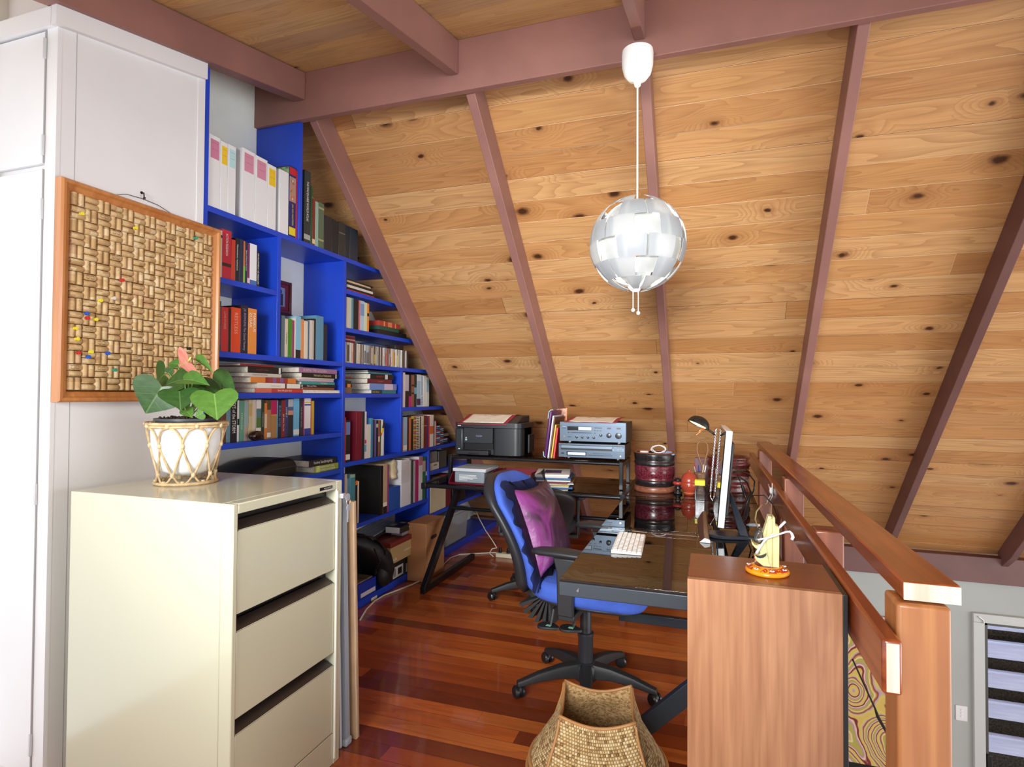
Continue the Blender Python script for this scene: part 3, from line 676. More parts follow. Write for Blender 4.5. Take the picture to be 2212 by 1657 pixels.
mxn.inputs[0].default_value = .45; sm_t.links.new(df.outputs[0], mxn.inputs[2])
def edge(s_):
    s_ = s_ % 4; k = int(s_); q = (s_-k)*2-1
    a, b = [(q, -1), (1, q), (-q, 1), (-1, -q)][k]
    return a, b
def fr(u, v):
    s_ = u*4; a, b = edge(s_)
    pa, pb = a*(1-.10*(1-b*b)), b*(1-.10*(1-a*a))
    L = max(abs(a), abs(b)); out = 1+.30*v
    wv = .012*v*math.sin(s_*22)+.007*v*math.sin(s_*53+1)
    return Cc+Wd*(pa*.18*out)+Hd*(pb*.19*out)+Nd*(wv-.02*v)
part('sheer_ruffle', MB().grid(fr, 220, 6), m_sheer, t, smooth=True, label='black sheer ruffle round the cushion')

# ---- woven basket
g = NT('woven_basket'); co, x, y, z = g.coord('UV') if False else g.coord()
at_ = g.math('ARCTAN2', y, x); rr = g.math('SQRT', g.math('ADD', g.math('MULTIPLY', x, x), g.math('MULTIPLY', y, y)))
uu = g.math('MULTIPLY', at_, 24.); vv_ = g.math('MULTIPLY', g.math('ADD', z, g.math('MULTIPLY', rr, -.55)), 115.)
iu = g.math('FLOOR', uu); row = g.math('FLOOR', vv_)
sh = g.math('ADD', uu, g.math('MULTIPLY', row, .34)); cellx = g.math('FLOOR', g.math('MULTIPLY', sh, .8)); fx = g.math('FRACT', g.math('MULTIPLY', sh, .8)); fy = g.math('FRACT', vv_)
rn = g.n('TexWhiteNoise', {'Vector': g.xyz(cellx, row, 0.)}, noise_dimensions='2D').outputs[0]
c0 = g.ramp(rn, [(0, (132, 96, 56)), (.25, (186, 150, 98)), (.6, (212, 182, 128)), (1, (228, 204, 156))])
ed = g.math('MINIMUM', g.math('MINIMUM', fx, g.math('SUBTRACT', 1., fx)), g.math('MINIMUM', fy, g.math('SUBTRACT', 1., fy)))
em = g.mapr(ed, .12, .02, 0., .75); c0 = g.mix(em, c0, (*lin((110, 76, 40)), 1))
g.bump(g.mapr(ed, 0., .3, 0., 1.), .8, .004); m_weave = g.out(c0, .6)
g2 = NT('woven_basket_inside'); co, x, y, z = g2.coord()
vv_ = g2.n('TexVoronoi', {'Vector': co, 'Scale': 170.}).outputs['Color']; sx = g2.n('SeparateColor', {0: vv_}).outputs[0]
m_weave_in = g2.out(g2.ramp(sx, [(0, (140, 104, 62)), (.5, (184, 146, 98)), (1, (206, 172, 122))]), .7)
t = thing('woven_basket', 'tall woven cane basket with a square flared rim on the floor by the cabinet', 'basket', (-.302, 1.66, 0), rad(10))
def bring(z, k, r, dip=0., n=64):
    """k: 0 round .. 1 square"""
    out = []
    for i in range(n):
        a = 2*PI*i/n; ca, sa = math.cos(a), math.sin(a); q = 1/max(abs(ca), abs(sa))
        rr_ = r*((1-k)+k*q*.86); corner = (q-1)/.4142
        out.append((rr_*ca, rr_*sa, z+dip*(corner-.5)*2*k if k else z))
    return out
prof = [(0, 0, .150), (.02, 0, .165), (.12, 0, .185), (.22, 0, .197), (.27, 0, .198), (.31, .08, .190), (.345, .25, .172), (.38, .5, .150), (.41, .75, .132), (.435, .95, .121), (.452, 1, .118)]
outer = [bring(z, k, r, .012 if z > .4 else (.006 if z > .37 else 0)) for z, k, r in prof]
inner = [bring(z, k, r-.006, .012 if z > .4 else 0) for z, k, r in reversed([p for p in prof if p[0] > .1])]
part('body', loft(outer, False), m_weave, t, local=True, smooth=True)
part('lining', loft(inner, False).add(inner[-1], [tuple(range(64))]), m_weave_in, t, local=True, smooth=True)
m_cane = M((170, 122, 72), .5)
part('rim', MB().tube(bring(.453, 1, .116, .012), .0045, 8, True), m_cane, t, local=True, smooth=True)
for z, r in ((.30, .193), (.275, .200)): part('cane_band', MB().tube(bring(z, 0, r), .006, 8, True), m_cane, t, local=True, smooth=True)
for i in range(4):
    a = rad(45+90*i); pts = []
    for z, k, r in prof[4:]:
        q = 1/max(abs(math.cos(a)), abs(math.sin(a))); rr_ = r*((1-k)+k*q*.86)+.001; pts.append((rr_*math.cos(a), rr_*math.sin(a), z+.006))
    part('corner_strip', MB().tube(pts, .004, 8), m_cane, t, local=True, smooth=True)

# ---- pendant lamp
PY = 2.424; PX = -.281; PZ = 1.967; PR = .197
t = thing('pendant_lamp', 'white globe pendant lamp of overlapping stepped panels hanging from the brown beam', 'pendant lamp', (PX, PY, PZ))
m_lampw = M((240, 240, 238), .4)
part('ceiling_cup', MB().lathe([(.063, 2.778), (.065, 2.76), (.064, 2.715), (.055, 2.68), (.038, 2.658), (.016, 2.648), (.012, 2.63), (.006, 2.625)], PX, PY, 0, 32), m_lampw, t, auto=60)
part('cord', MB().cyl((PX, PY, 2.63), (PX, PY, PZ+.15), .0035, 10), m_whitep, t)
gp = NT('lamp_panel'); gp.b.inputs['Base Color'].default_value = (.36, .38, .40, 1); gp.b.inputs['Roughness'].default_value = .4
trl = gp.t.nodes.new('ShaderNodeBsdfTranslucent'); trl.inputs[0].default_value = (.9, .9, .88, 1); mxs = gp.t.nodes.new('ShaderNodeMixShader'); mxs.inputs[0].default_value = .16
om = gp.t.nodes['Material Output']; gp.t.links.new(gp.b.outputs[0], mxs.inputs[1]); gp.t.links.new(trl.outputs[0], mxs.inputs[2]); gp.t.links.new(mxs.outputs[0], om.inputs[0])
m_panel = gp.m
lats = [-78, -52, -27, -2, 23, 48, 74]
def petal(c, half, r, phase):
    mb = MB(); segs = []
    for j in range(6):
        la0, la1 = rad(lats[j]), rad(lats[j+1]); sh = (7 if (j+phase) % 2 else -7)
        wd = half*(1.0 if 0 < j < 5 else .86)
        lo0, lo1 = rad(c+sh-wd), rad(c+sh+wd)
        def f(u, v, la0=la0, la1=la1, lo0=lo0, lo1=lo1):
            la = la0+(la1-la0)*v; lo = lo0+(lo1-lo0)*u
            return (PX+r*math.cos(la)*math.cos(lo), PY+r*math.cos(la)*math.sin(lo), PZ+r*math.sin(la))
        mb.grid(f, 8, 5, .0022)
    return mb
for k in range(7):
    part('shade_panel', petal(360/7*k+6, 17.5, PR, k), m_panel, t, auto=30)
    part('shade_panel', petal(360/7*(k+.5)+6, 17., PR-.022, k+1), m_panel, t, auto=30)
part('inner_frame', MB().tube([(PX+.05*math.cos(a), PY+.05*math.sin(a), PZ+.165) for a in [i*PI/8 for i in range(16)]], .004, 8, True).cyl((PX, PY, PZ+.10), (PX, PY, PZ+.17), .02, 16), m_whitep, t, auto=40)
bm_ = M((255, 240, 214), .3, 0., 'bulb', emit=14.)
part('bulb', MB().sphere((PX, PY, PZ+.02), .042), bm_, t, smooth=True)
for dx, z in ((-.014, 1.690), (.007, 1.677)):
    c = part('pull_cord', MB().cyl((PX+dx, PY-.02, z), (PX+dx, PY-.02, PZ-.17), .0018, 8), m_whitep, t)
    part('pull_bead', MB().sphere((PX+dx, PY-.02, z), .0078, nu=14, nv=8), m_whitep, c, smooth=True)
l = bpy.data.lights.new('pendant_bulb_light', 'POINT'); l.energy = 30; l.color = (1, .90, .76); l.shadow_soft_size = .05
lo_ = bpy.data.objects.new('pendant_bulb_light', l); C.objects.link(lo_); lo_.location = (PX, PY, PZ+.02)

# ---- cork board
t = thing('cork_board', 'framed pin board made of wine corks hanging on the white cupboard', 'pin board', (-2.04, 1.635, 1.305))
m_oak = grain_mat('honey_frame', (176, 108, 56), (206, 140, 80), 'z', .35, .3, 1.)
Y0, Y1, Z0, Z1 = 1.308, 1.966, 1.305, 2.052
def miter(side):
    w_, xb_, xo, xi = .036, -2.052, -2.016, -2.030
    pr = [(0, xb_), (0, xo-.006), (.006, xo), (.014, xo), (.02, xo-.008), (w_-.004, xi), (w_, xi-.004), (w_, xb_)]
    cs = [(Y0, Z0, 1, 1), (Y1, Z0, -1, 1), (Y1, Z1, -1, -1), (Y0, Z1, 1, -1)]
    A, B = cs[side], cs[(side+1) % 4]; mb = MB(); n = len(pr)
    vs = [(x_, c[0]+c[2]*d, c[1]+c[3]*d) for c in (A, B) for d, x_ in pr]
    return mb.add(vs, [tuple(range(n)), tuple(range(2*n-1, n-1, -1))]+[(i, i+n, (i+1) % n+n, (i+1) % n) for i in range(n)])
for s in range(4): part('frame', miter(s), m_oak, t, auto=25)
part('backing', MB().box(-2.051, -2.046, Y0+.034, Y1-.034, Z0+.034, Z1-.034), M((120, 86, 50), .8), t)
g = NT('wine_cork'); co, x, y, z = g.coord()
wn_ = g.n('TexWhiteNoise', {'Vector': g.xyz(g.math('FLOOR', g.math('MULTIPLY', y, 44.)), g.math('FLOOR', g.math('MULTIPLY', z, 44.)), 0.)}, noise_dimensions='2D').outputs[0]
cb = g.ramp(wn_, [(0, (186, 148, 100)), (.35, (204, 170, 120)), (.7, (216, 184, 136)), (.92, (224, 200, 158)), (1, (196, 152, 112))])
nz = g.n('TexNoise', {'Vector': co, 'Scale': 160., 'Detail': 3.}).outputs[0]; nz2 = g.n('TexNoise', {'Vector': co, 'Scale': 45., 'Detail': 4.}).outputs[0]
cb = g.mix(g.mapr(nz, .60, .72, 0., .5), cb, (*lin((140, 100, 60)), 1)); cb = g.mix(g.mapr(nz2, .55, .68, 0., .35), cb, (*lin((150, 112, 72)), 1))
g.bump(nz, .4, .002); m_cork = g.out(cb, .8)
pit = .0447; nc, nr = 13, 15; y0c = Y0+.036; z1c = Z1-.036
stuff = MB(); cnt = 0; random.seed(5)
for i in range(nc):
    for j in range(nr):
        cy = y0c+pit*(i+.5); czz = z1c-pit*(j+.5)
        if czz-pit/2 < Z0+.03: continue
        for s in (-1, 1):
            R = .0107; L = .0425+random.uniform(-.0015, .0008)
            if (i+j) % 2 == 0: p, q = (-2.0345, cy+s*pit/4, czz-L/2), (-2.0345, cy+s*pit/4, czz+L/2)
            else: p, q = (-2.0345, cy-L/2, czz+s*pit/4), (-2.0345, cy+L/2, czz+s*pit/4)
            P_ = Vector(p); Q_ = Vector(q); mbc = MB().tube([P_, P_+(Q_-P_)*.04, P_+(Q_-P_)*.96, Q_], [R*.9, R, R, R*.9], 14)
            if cnt < 100: part('cork', mbc, m_cork, t, auto=50)
            else: stuff.add(mbc.v, mbc.f)
            cnt += 1
part('cork', stuff, m_cork, t, kind='stuff', auto=50)
rg = MB(); random.seed(11)     # looped marks printed on some corks
for i in range(nc):
    for j in range(nr):
        if (i+j) % 2 == 1 and random.random() < .22:
            cy = y0c+pit*(i+.5); czz = z1c-pit*(j+.5)+pit/4
            for dy in (-.009, .006): rg.tube([(-2.0237-.0009, cy+dy+.006*math.cos(a), czz+.0055*math.sin(a)) for a in [k*PI/6 for k in range(12)]], .0006, 5, True)
part('printed_rings', rg, M((70, 60, 50), .8), t)
hk = at(308, 425, 'x', -2.048)
part('picture_cord', MB().tube([(-2.040, 1.485, Z1-.004), (-2.046, 1.55, 2.075), (-2.046, hk.y, hk.z-.008), (-2.046, 1.68, 2.075), (-2.040, 1.765, Z1-.004)], .0011, 6), m_black, t)
solo('wall_hook', 'small dark metal hook holding up the cork board cord', 'hook', MB().tube([(-2.0535, hk.y, hk.z+.016), (-2.042, hk.y, hk.z+.014), (-2.040, hk.y, hk.z), (-2.044, hk.y, hk.z-.011), (-2.036, hk.y, hk.z-.011), (-2.034, hk.y, hk.z-.003)], .0022, 8).lathe([(.005, -2.0545), (.005, -2.051)], 0, hk.y, hk.z+.016, 10, 'x'), M((40, 38, 38), .4, .5), (-2.045, hk.y, hk.z))
pins = [(179, 461, 'yellow'), (295, 492, 'yellow'), (425, 514, 'green'), (266, 605, 'red'), (219, 649, 'yellow'), (248, 644, 'white'), (190, 677, 'blue'), (191, 687, 'red'), (209, 690, 'yellow'), (166, 709, 'yellow'), (169, 732, 'yellow'), (172, 762, 'red'), (199, 760, 'yellow'), (193, 771, 'blue'), (235, 763, 'blue'), (250, 799, 'green'), (410, 753, 'black')]
pc = dict(yellow=(240, 224, 60), green=(60, 160, 130), red=(206, 52, 46), white=(226, 222, 206), blue=(44, 96, 200), black=(36, 36, 40))
pl = ['yellow push pin nearest the top left corner of the cork board', 'yellow push pin in the upper middle of the cork board', 'green push pin near the top right corner of the cork board', 'red push pin alone at the middle of the cork board', 'yellow push pin just left of the pale one, mid cork board', 'pale push pin at mid height on the cork board', 'blue push pin just above a red one, left half of the cork board', 'red push pin just below a blue one, left half of the cork board', 'yellow push pin right of the touching blue and red pins', 'yellow push pin at the left edge, upper of two stacked yellow pins', 'yellow push pin at the left edge, lower of two stacked yellow pins', 'red push pin nearest the bottom left corner of the cork board', 'yellow push pin between the low red and blue pins', 'blue push pin just below a yellow one near the bottom left', 'blue push pin standing alone near the lower left of the cork board', 'green push pin nearest the bottom edge of the cork board', 'black push pin low on the right side of the cork board']
for (px, py, cn), lb in zip(pins, pl):
    p = at(px, py, 'x', -2.012); mt = M(pc[cn], .3)
    x_ = -2.0238
    solo('push_pin', lb, 'push pin', MB().lathe([(.0055, x_), (.0055, x_+.0018), (.003, x_+.003), (.003, x_+.0085), (.0062, x_+.010), (.0062, x_+.0125), (.001, x_+.013)], 0, p.y, p.z, 14, 'x'), mt, (x_, p.y, p.z), 'push pins on the cork board', auto=40)
# ================================================================ books and things on the shelves
XS = XF
def place(pl, pr, py, xs):
    a = at(pl, py, 'x', xs).y; b = at(pr, py, 'x', xs).y
    return a, b
def colm(rgb, rough=.45): return M(rgb, rough)
DK = {}
def book(name, label, cat, group, xs, y0, y1, z0, z1, depth, rgb, flat=False, title=None, tcol=(235, 235, 230), bands=(), pages=True, lean=0., tsize=.62, tpos=.5, tlen=.8, horiz=False, page_out=False):
    c = .0016; g_ = .0004
    y0, y1 = y0+g_, y1-g_
    mb = MB()
    if not pages: mb.box(xs-depth, xs, y0, y1, z0, z1)
    elif flat:
        mb.box(xs-depth, xs, y0, y1, z0, z0+c).box(xs-depth, xs, y0, y1, z1-c, z1).box(xs-.003, xs, y0, y1, z0+c, z1-c)
    else:
        mb.box(xs-depth, xs, y0, y0+c, z0, z1).box(xs-depth, xs, y1-c, y1, z0, z1).box(xs-.003, xs, y0+c, y1-c, z0, z1)
    if page_out: mb.v = [(2*xs-depth-p[0], p[1], p[2]) for p in mb.v]
    yc = (y0+y1)/2
    base = Vector((xs-depth/2, yc, z0))
    o = solo(name, label, cat, mb, colm(rgb), base, group, bevel=min(.0008, (y1-y0)*.1))
    if pages:
        x0_, x1_ = (xs-depth+.004, xs-.003) if not page_out else (xs-depth+.003, xs-.004)
        pm = MB()
        if flat: pm.box(x0_, x1_, y0+.004, y1-.004, z0+c, z1-c)
        else: pm.box(x0_, x1_, y0+c, y1-c, z0+.003, z1-.004)
        part('pages', pm, m_pages, o)
    L = (y1-y0) if flat else (z1-z0)
    for bi, (f0, f1, bc_) in enumerate(bands):
        ex = .0003+.0001*bi
        if flat: bb = MB().box(xs-.0002, xs+ex, y0+f0*L, y0+f1*L, z0+.0004, z1-.0004)
        else: bb = MB().box(xs-.0002, xs+ex, y0+.0004, y1-.0004, z1-f1*L, z1-f0*L)
        part('spine_band', bb, colm(bc_), o)
    if title:
        xt = xs+.0004+.0001*len(bands)
        if flat: q = ((xt, y0+tpos*L, (z0+z1)/2), (0, 1, 0), (0, 0, 1), L*tlen, (z1-z0)*tsize)
        elif horiz: q = ((xt, yc, z1-tpos*L), (0, 1, 0), (0, 0, 1), (y1-y0)*.85, .012)
        else: q = ((xt, yc, z1-tpos*L), (0, 0, -1), (0, 1, 0), L*tlen, (y1-y0)*tsize)
        lettering(title, q[3], q[4], q[0], q[1], q[2], colm(tcol), o, 'spine_title')
    if lean:
        # tip sideways about its lower edge
        R_ = Matrix.Rotation(lean, 4, 'X'); piv = Vector((0, (y0 if lean > 0 else y1)-yc, 0))
        o.matrix_world = Matrix.Translation(base) @ Matrix.Translation(piv) @ R_ @ Matrix.Translation(-piv)
    return o
def row(z, xs, depth, items, where, group, cat='book', name='book'):
    prev = None
    for it in items:
        pl, pr, pt, rgb, desc = it[:5]; kw = dict(it[5]) if len(it) > 5 else {}
        nm = kw.pop('name', name); ct = kw.pop('cat', cat); dx = kw.pop('dx', 0.); dp = kw.pop('depth', depth)
        # read the spine's columns halfway up
        y0, y1 = place(pl, pr, pt+40, xs+dx); ztop = at(pl, pt, 'x', xs+dx).z
        for u_, za, zb_ in ((1.913, 0, 3), (2.368, 1.5, 2.13), (2.523, 2.15, 3), (2.925, 0, 2.13), (3.612, .92, 1.5), (4.043, 0, .9)):
            if za <= z < zb_ and y0 < u_+.0142 and y1 > u_-.0142:
                if (y0+y1)/2 > u_: y0 = u_+.0142
                else: y1 = u_-.0142
        for zs, a_, b_ in ((2.155, 1.9, 5), (1.855, 1.9, 2.36), (1.525, 1.9, 5), (1.34, 1.9, 3.6), (1.11, 1.9, 2.91), (.895, 1.9, 2.91), (1.965, 2.93, 5), (1.735, 2.93, 5), (1.242, 3.62, 5), (.925, 2.93, 5), (.73, 4.05, 5)):
            if zs > z+.05 and a_ < y0 < b_: ztop = min(ztop, zs-.028)
        if prev is not None and y0 < prev: y0 = prev
        if y1-y0 < .006: y1 = y0+.006
        prev = y1
        book(nm, desc+' '+where, ct, group, xs+dx, y0, y1, z+.0005, ztop, dp, rgb, **kw)
W_ = (236, 236, 236); T = True
def sticky(o, xs, yc, zc, w_, h_, rgb):
    p = part('sticky_note', MB().box(xs+.0002, xs+.0008, yc-w_/2, yc+w_/2, zc-h_/2, zc+h_/2), M(rgb, .7), o)
    for i in range(4): part('handwriting', MB().tube([(xs+.001, yc-w_*.38+w_*.76*k/6, zc+h_*(.32-.17*i)+.0012*math.sin(k*2.3+i)) for k in range(7)], .0004, 4), M((90, 60, 110), .8), p) if i % 2 == 0 else None
    return p
# ---- top shelf: binders
zt_ = 2.155; xb = XF-.012
bind = [(450.5, 475.9, 286, 'thick white binder with a pink note, first on the top blue shelf', (206, 128, 160), .30, .30, .0),
        (475.9, 492, 302.5, 'white binder with a yellow note, second on the top blue shelf', (238, 198, 40), .30, .26, .0),
        (492, 509.7, 309.5, 'narrow white binder with a pale blue note on the top blue shelf', (184, 222, 226), .30, .26, .0),
        (523, 550.7, 317, 'widest white binder with a pink note on the top blue shelf', (212, 140, 164), .30, .29, .0),
        (550.7, 577.7, 333, 'white binder with a pink note, right of the widest binder', (212, 140, 164), .30, .28, .0),
        (577.7, 596.6, 352, 'narrow off-white binder with a yellow note before the plain one', (236, 196, 36), .30, .26, .0),
        (604, 623.5, 364, 'plain white binder beside the navy puzzle box', None, 0, 0, .0)]
for pl, pr, pt, lb, nc_, a, b, dx in bind:
    y0, y1 = place(pl, pr, pt+60, xb); z1 = at(pl, pt, 'x', xb).z
    th_ = (y1-y0)
    mb = MB().box(xb-.27, xb, y0+.0006, y0+.003, zt_+.001, z1).box(xb-.27, xb, y1-.003, y1-.0006, zt_+.001, z1).box(xb-.003, xb, y0+.003, y1-.003, zt_+.001, z1)
    o = solo('ring_binder', lb, 'binder', mb, M((232, 233, 236), .35), (xb-.13, (y0+y1)/2, zt_), 'white ring binders on the top shelf', bevel=.001)
    part('papers', MB().box(xb-.262, xb-.02, y0+.004, y1-.006, zt_+.006, z1-.02), m_pages, o)
    if nc_: sticky(o, xb, (y0+y1)/2+.002, z1-.035-(z1-zt_)*.08, th_*.72, (z1-zt_)*.26, nc_)
y0, y1 = place(625, 646, 420, xb); y1 = min(y1, 2.498); z1 = at(625, 356, 'x', xb).z
o = book('puzzle_box', 'navy blue jigsaw puzzle box with yellow title beside the white binders', 'puzzle box', None, xb, y0, y1, zt_+.0005, z1, .25, (38, 44, 112), pages=False, bands=[(.02, .12, (200, 40, 44)), (.15, .50, (176, 140, 128)), (.86, .97, (232, 208, 50))], title='JAN VAN HAASTEREN', tcol=(240, 220, 40), tpos=.68, tlen=.3, tsize=.3)
part('cover_picture', MB().box(xb-.245, xb-.005, y0-.0002, y0+.0002, zt_+.01, z1-.006), paint_mat('puzzle_picture', (110, 140, 100), .4, .4, sc_=30.), o)
rng = random.Random(4)
for k in range(10): part('printed_figure', MB().sphere((xb+.0004, y0+(y1-y0)*rng.uniform(.2, .8), z1-(z1-zt_)*rng.uniform(.18, .48)), .0006, .004, .006, 8, 6), M(rng.choice([(236, 232, 220), (70, 90, 160), (200, 90, 70), (90, 120, 80)]), .6), o)
y0, y1 = place(646.5, 651, 430, xb)
book('game_box', 'thin red box squeezed between the navy puzzle box and blue upright', 'box', None, xb, 2.4995, 2.5105, zt_+.0005, at(647, 372, 'x', xb).z, .24, (196, 44, 40), pages=False)
row(zt_, xb, .22, [
    (657.5, 671.4, 365.5, (48, 58, 62), 'tall dark grey atlas beside the blue upright', dict(title='THE MACQUARIE WORLD ATLAS', tpos=.42, tlen=.55, tsize=.4, bands=[(.88, .95, (170, 174, 170))])),
    (671.6, 675, 400, (40, 84, 50), 'thin dark green book behind the atlas'),
    (675, 681, 428, (128, 48, 40), 'rust red book with a pale foot', dict(bands=[(.86, .96, (220, 200, 160))])),
    (681, 687.8, 434, (150, 178, 164), 'pale sage green book'),
    (687.8, 699.9, 435.5, (92, 108, 84), 'olive patterned cloth book', dict(bands=[(.1, .14, (160, 160, 120)), (.8, .84, (160, 160, 120))])),
    (700, 717.3, 463.3, (40, 42, 46), 'widest old black book, first of the five'),
    (717.3, 731.7, 473, (34, 36, 42), 'old black book with a faded spine, second of the five'),
    (731.7, 745.7, 477.8, (52, 52, 50), 'old charcoal book with a chipped spine, third of the five', dict(bands=[(.3, .33, (120, 104, 80))])),
    (745.7, 755.9, 485, (38, 44, 52), 'narrow old black book, fourth of the five'),
    (755.9, 772.8, 489.8, (44, 52, 62), 'old blue-black book, last of the row by the roof')], 'on the top blue shelf', 'old books on the top shelf')
row(1.855, xb, .16, [
    (469.8, 480.2, 494.7, (206, 192, 184), 'pale grey paperback half hidden by the cork board', dict(bands=[(.1, .16, (60, 70, 100))])),
    (480.2, 500, 493.5, (190, 44, 66), 'thick crimson hardback', dict(title='ACTION RESEARCH', tpos=.3, tlen=.45, tsize=.5, bands=[(.68, .75, (60, 40, 40))])),
    (500, 508.5, 516.4, (206, 66, 48), 'orange-red paperback'),
    (508.5, 517.4, 512.8, (30, 34, 44), 'black paperback with white title', dict(title='Nonviolent resistance', tpos=.45, tsize=.4)),
    (517.4, 526, 515.5, (34, 50, 78), 'dark navy paperback'),
    (526, 529.8, 520, (196, 110, 70), 'thin orange and green book', dict(bands=[(.6, 1, (120, 190, 60))])),
    (529.8, 534.5, 521, (36, 40, 66), 'slim navy book', dict(title='Ethics of Human Research', tpos=.45, tsize=.5)),
    (534.5, 539.8, 524.9, (110, 50, 96), 'slim purple book', dict(bands=[(.85, .97, (220, 200, 210))])),
    (539.8, 554.8, 524.9, (228, 230, 236), 'white book with a blue foot', dict(bands=[(.88, 1, (70, 110, 180))])),
    (554.8, 560.4, 541.7, (26, 26, 30), 'short black book', dict(title='DEVELOPMENT AS FREEDOM', tpos=.5, tlen=.9, tsize=.5))],
    'in the upper left compartment', 'books in the upper left compartment')
row(1.525, xb, .16, [
    (469.5, 477.8, 649, (60, 84, 96), 'teal hardback mostly hidden by the cork board', dict(title='LOUIS DE BERNIERES', tcol=(200, 90, 90), tpos=.5, tlen=.8)),
    (477.8, 493.5, 661.9, (190, 50, 56), 'red hardback with a short gold title', dict(title='LOVE STORIES', tcol=(214, 160, 140), tpos=.3, tlen=.4, tsize=.3)),
    (493.5, 499, 667, (30, 28, 28), 'thin black book between two red ones'),
    (499, 520, 662.6, (214, 74, 42), 'thick orange-red paperback', dict(title='RESTLESS', tcol=(232, 170, 150), tpos=.35, tlen=.6, tsize=.3)),
    (520, 535.7, 658.5, (38, 34, 48), 'thick black hardback with handwritten title', dict(title='J.K. ROWLING The Casual Vacancy', tcol=(170, 160, 190), tpos=.5, tlen=.88, tsize=.4)),
    (536.2, 554.5, 665, (220, 138, 62), 'thick orange paperback with white capitals', dict(title='MARKUS\nZUSAK', tpos=.3, tlen=.45, tsize=.75))],
    'in the lower left compartment', 'novels in the lower left compartment')
row(1.525, xb, .17, [
    (607.5, 615.4, 680.7, (96, 116, 128), 'slate blue book against the left upright'),
    (615.4, 621.9, 688, (206, 190, 172), 'cream book with dark title', dict(title='The Prophet', tcol=(40, 30, 30), tsize=.5)),
    (621.9, 630.6, 688, (66, 134, 36), 'bright green book'),
    (630.6, 635.9, 691.6, (146, 66, 104), 'plum coloured book'),
    (635.9, 638.8, 686, (214, 204, 190), 'very thin cream book'),
    (638.8, 649.9, 682, (132, 186, 210), 'light blue book with a dark lower cover', dict(bands=[(.8, 1, (40, 40, 44))])),
    (649.9, 656.4, 689, (214, 140, 90), 'peach orange book'),
    (657, 664.9, 692.8, (216, 206, 188), 'ivory book'),
    (664.9, 668.5, 692.8, (70, 100, 128), 'thin steel blue book'),
    (668.5, 672.6, 692, (206, 198, 186), 'thin buff book'),
    (672.6, 678, 691.6, (196, 184, 176), 'greyish cream book'),
    (678, 682.3, 688, (36, 34, 34), 'thin black book'),
    (682.3, 698.7, 681, (92, 142, 170), 'large pale blue hardback'),
    (698.7, 706.5, 700, (34, 38, 50), 'black navy book at the right end')], 'in the photo-frame compartment', 'books below the framed photo')
# framed photo standing behind them
t = thing('photo_frame', 'dark wooden photo frame with a maroon mount on the wall above the books', 'photo frame', (-2.335, 2.69, 1.80))
fx = -2.335; ya, yb_, za, zb_ = 2.598, 2.786, 1.800, 1.988
part('frame', MB().box(fx-.008, fx+.012, ya, ya+.018, za, zb_).box(fx-.008, fx+.012, yb_-.018, yb_, za, zb_).box(fx-.008, fx+.011, ya+.018, yb_-.018, za, za+.018).box(fx-.008, fx+.011, ya+.018, yb_-.018, zb_-.018, zb_), M((92, 44, 34), .35), t, bevel=.003)
part('frame_foot', MB().box(fx-.008, fx+.016, ya-.004, yb_+.004, za-.012, za-.0005), M((70, 36, 30), .5), t, bevel=.003)
part('mount', MB().box(fx-.007, fx+.002, ya+.018, yb_-.018, za+.018, zb_-.018), M((112, 30, 62), .6), t)
ph = part('photograph', MB().box(fx+.002, fx+.003, ya+.05, yb_-.05, za+.04, zb_-.04), M((128, 150, 186), .3), t)
part('printed_figure', MB().sphere((fx+.003, 2.70, 1.925), .0008, .012, .014, 12, 8).box(fx+.003, fx+.0036, 2.68, 2.72, 1.845, 1.912), M((54, 50, 66), .5), ph, label='blurred person in the photograph')
# z 1.965 notebooks lying flat
def stack(z, xs, specs, where, group, cat='book', name='book', depth=.2):
    for (pl, pr, th_, rgb, desc, kw) in specs:
        kw = dict(kw); dp = kw.pop('depth', depth); nm = kw.pop('name', name); ct = kw.pop('cat', cat); dx = kw.pop('dx', 0.)
        pyc = kw.pop('py'); y0, y1 = place(pl, pr, pyc, xs+dx)
        if y0 < 2.9 < y1: y1 = 2.909
        book(nm, desc+' '+where, ct, group, xs+dx, y0, y1, z+.0004, z+th_, dp, rgb, flat=True, **kw); z += th_
    return z
stack(1.965, XF-.02, [
    (750, 809, .010, (206, 62, 36), 'red-orange notebook, bottom of the pile', dict(py=628)),
    (750, 805, .012, (34, 32, 34), 'black notebook just above the red one', dict(py=618)),
    (750, 806, .016, (216, 212, 204), 'white spiral notebook in the middle of the pile', dict(py=610, pages=False)),
    (750, 803, .014, (40, 38, 38), 'dark covered notebook under the buff one', dict(py=602)),
    (750, 801, .012, (204, 180, 146), 'buff notebook second from the top', dict(py=596)),
    (750, 806, .010, (46, 44, 44), 'black edged notebook, topmost of the pile', dict(py=588))], 'on the highest right shelf', 'notebooks on the highest right shelf', name='notebook', cat='notebook')
row(1.735, xb, .15, [
    (748.5, 754, 641, (206, 200, 184), 'cream paperback at the left end'), (754, 759, 642, (190, 192, 180), 'pale grey green paperback'),
    (759, 763.4, 643, (90, 140, 160), 'slim teal paperback'), (763.4, 774.7, 645, (30, 30, 34), 'black paperback', dict()),
    (774.7, 778.3, 648, (206, 110, 116), 'thin pink paperback'), (778.3, 786.8, 649, (176, 196, 214), 'light blue-grey paperback', dict(bands=[(.1, .5, (120, 150, 190))])),
    (786.8, 792.8, 653, (206, 212, 176), 'pale lime paperback'), (792.8, 797.2, 655, (222, 140, 54), 'orange paperback at the right end', dict(bands=[(.35, .45, (40, 30, 30))]))],
    'on the second right shelf', 'paperbacks on the second right shelf')
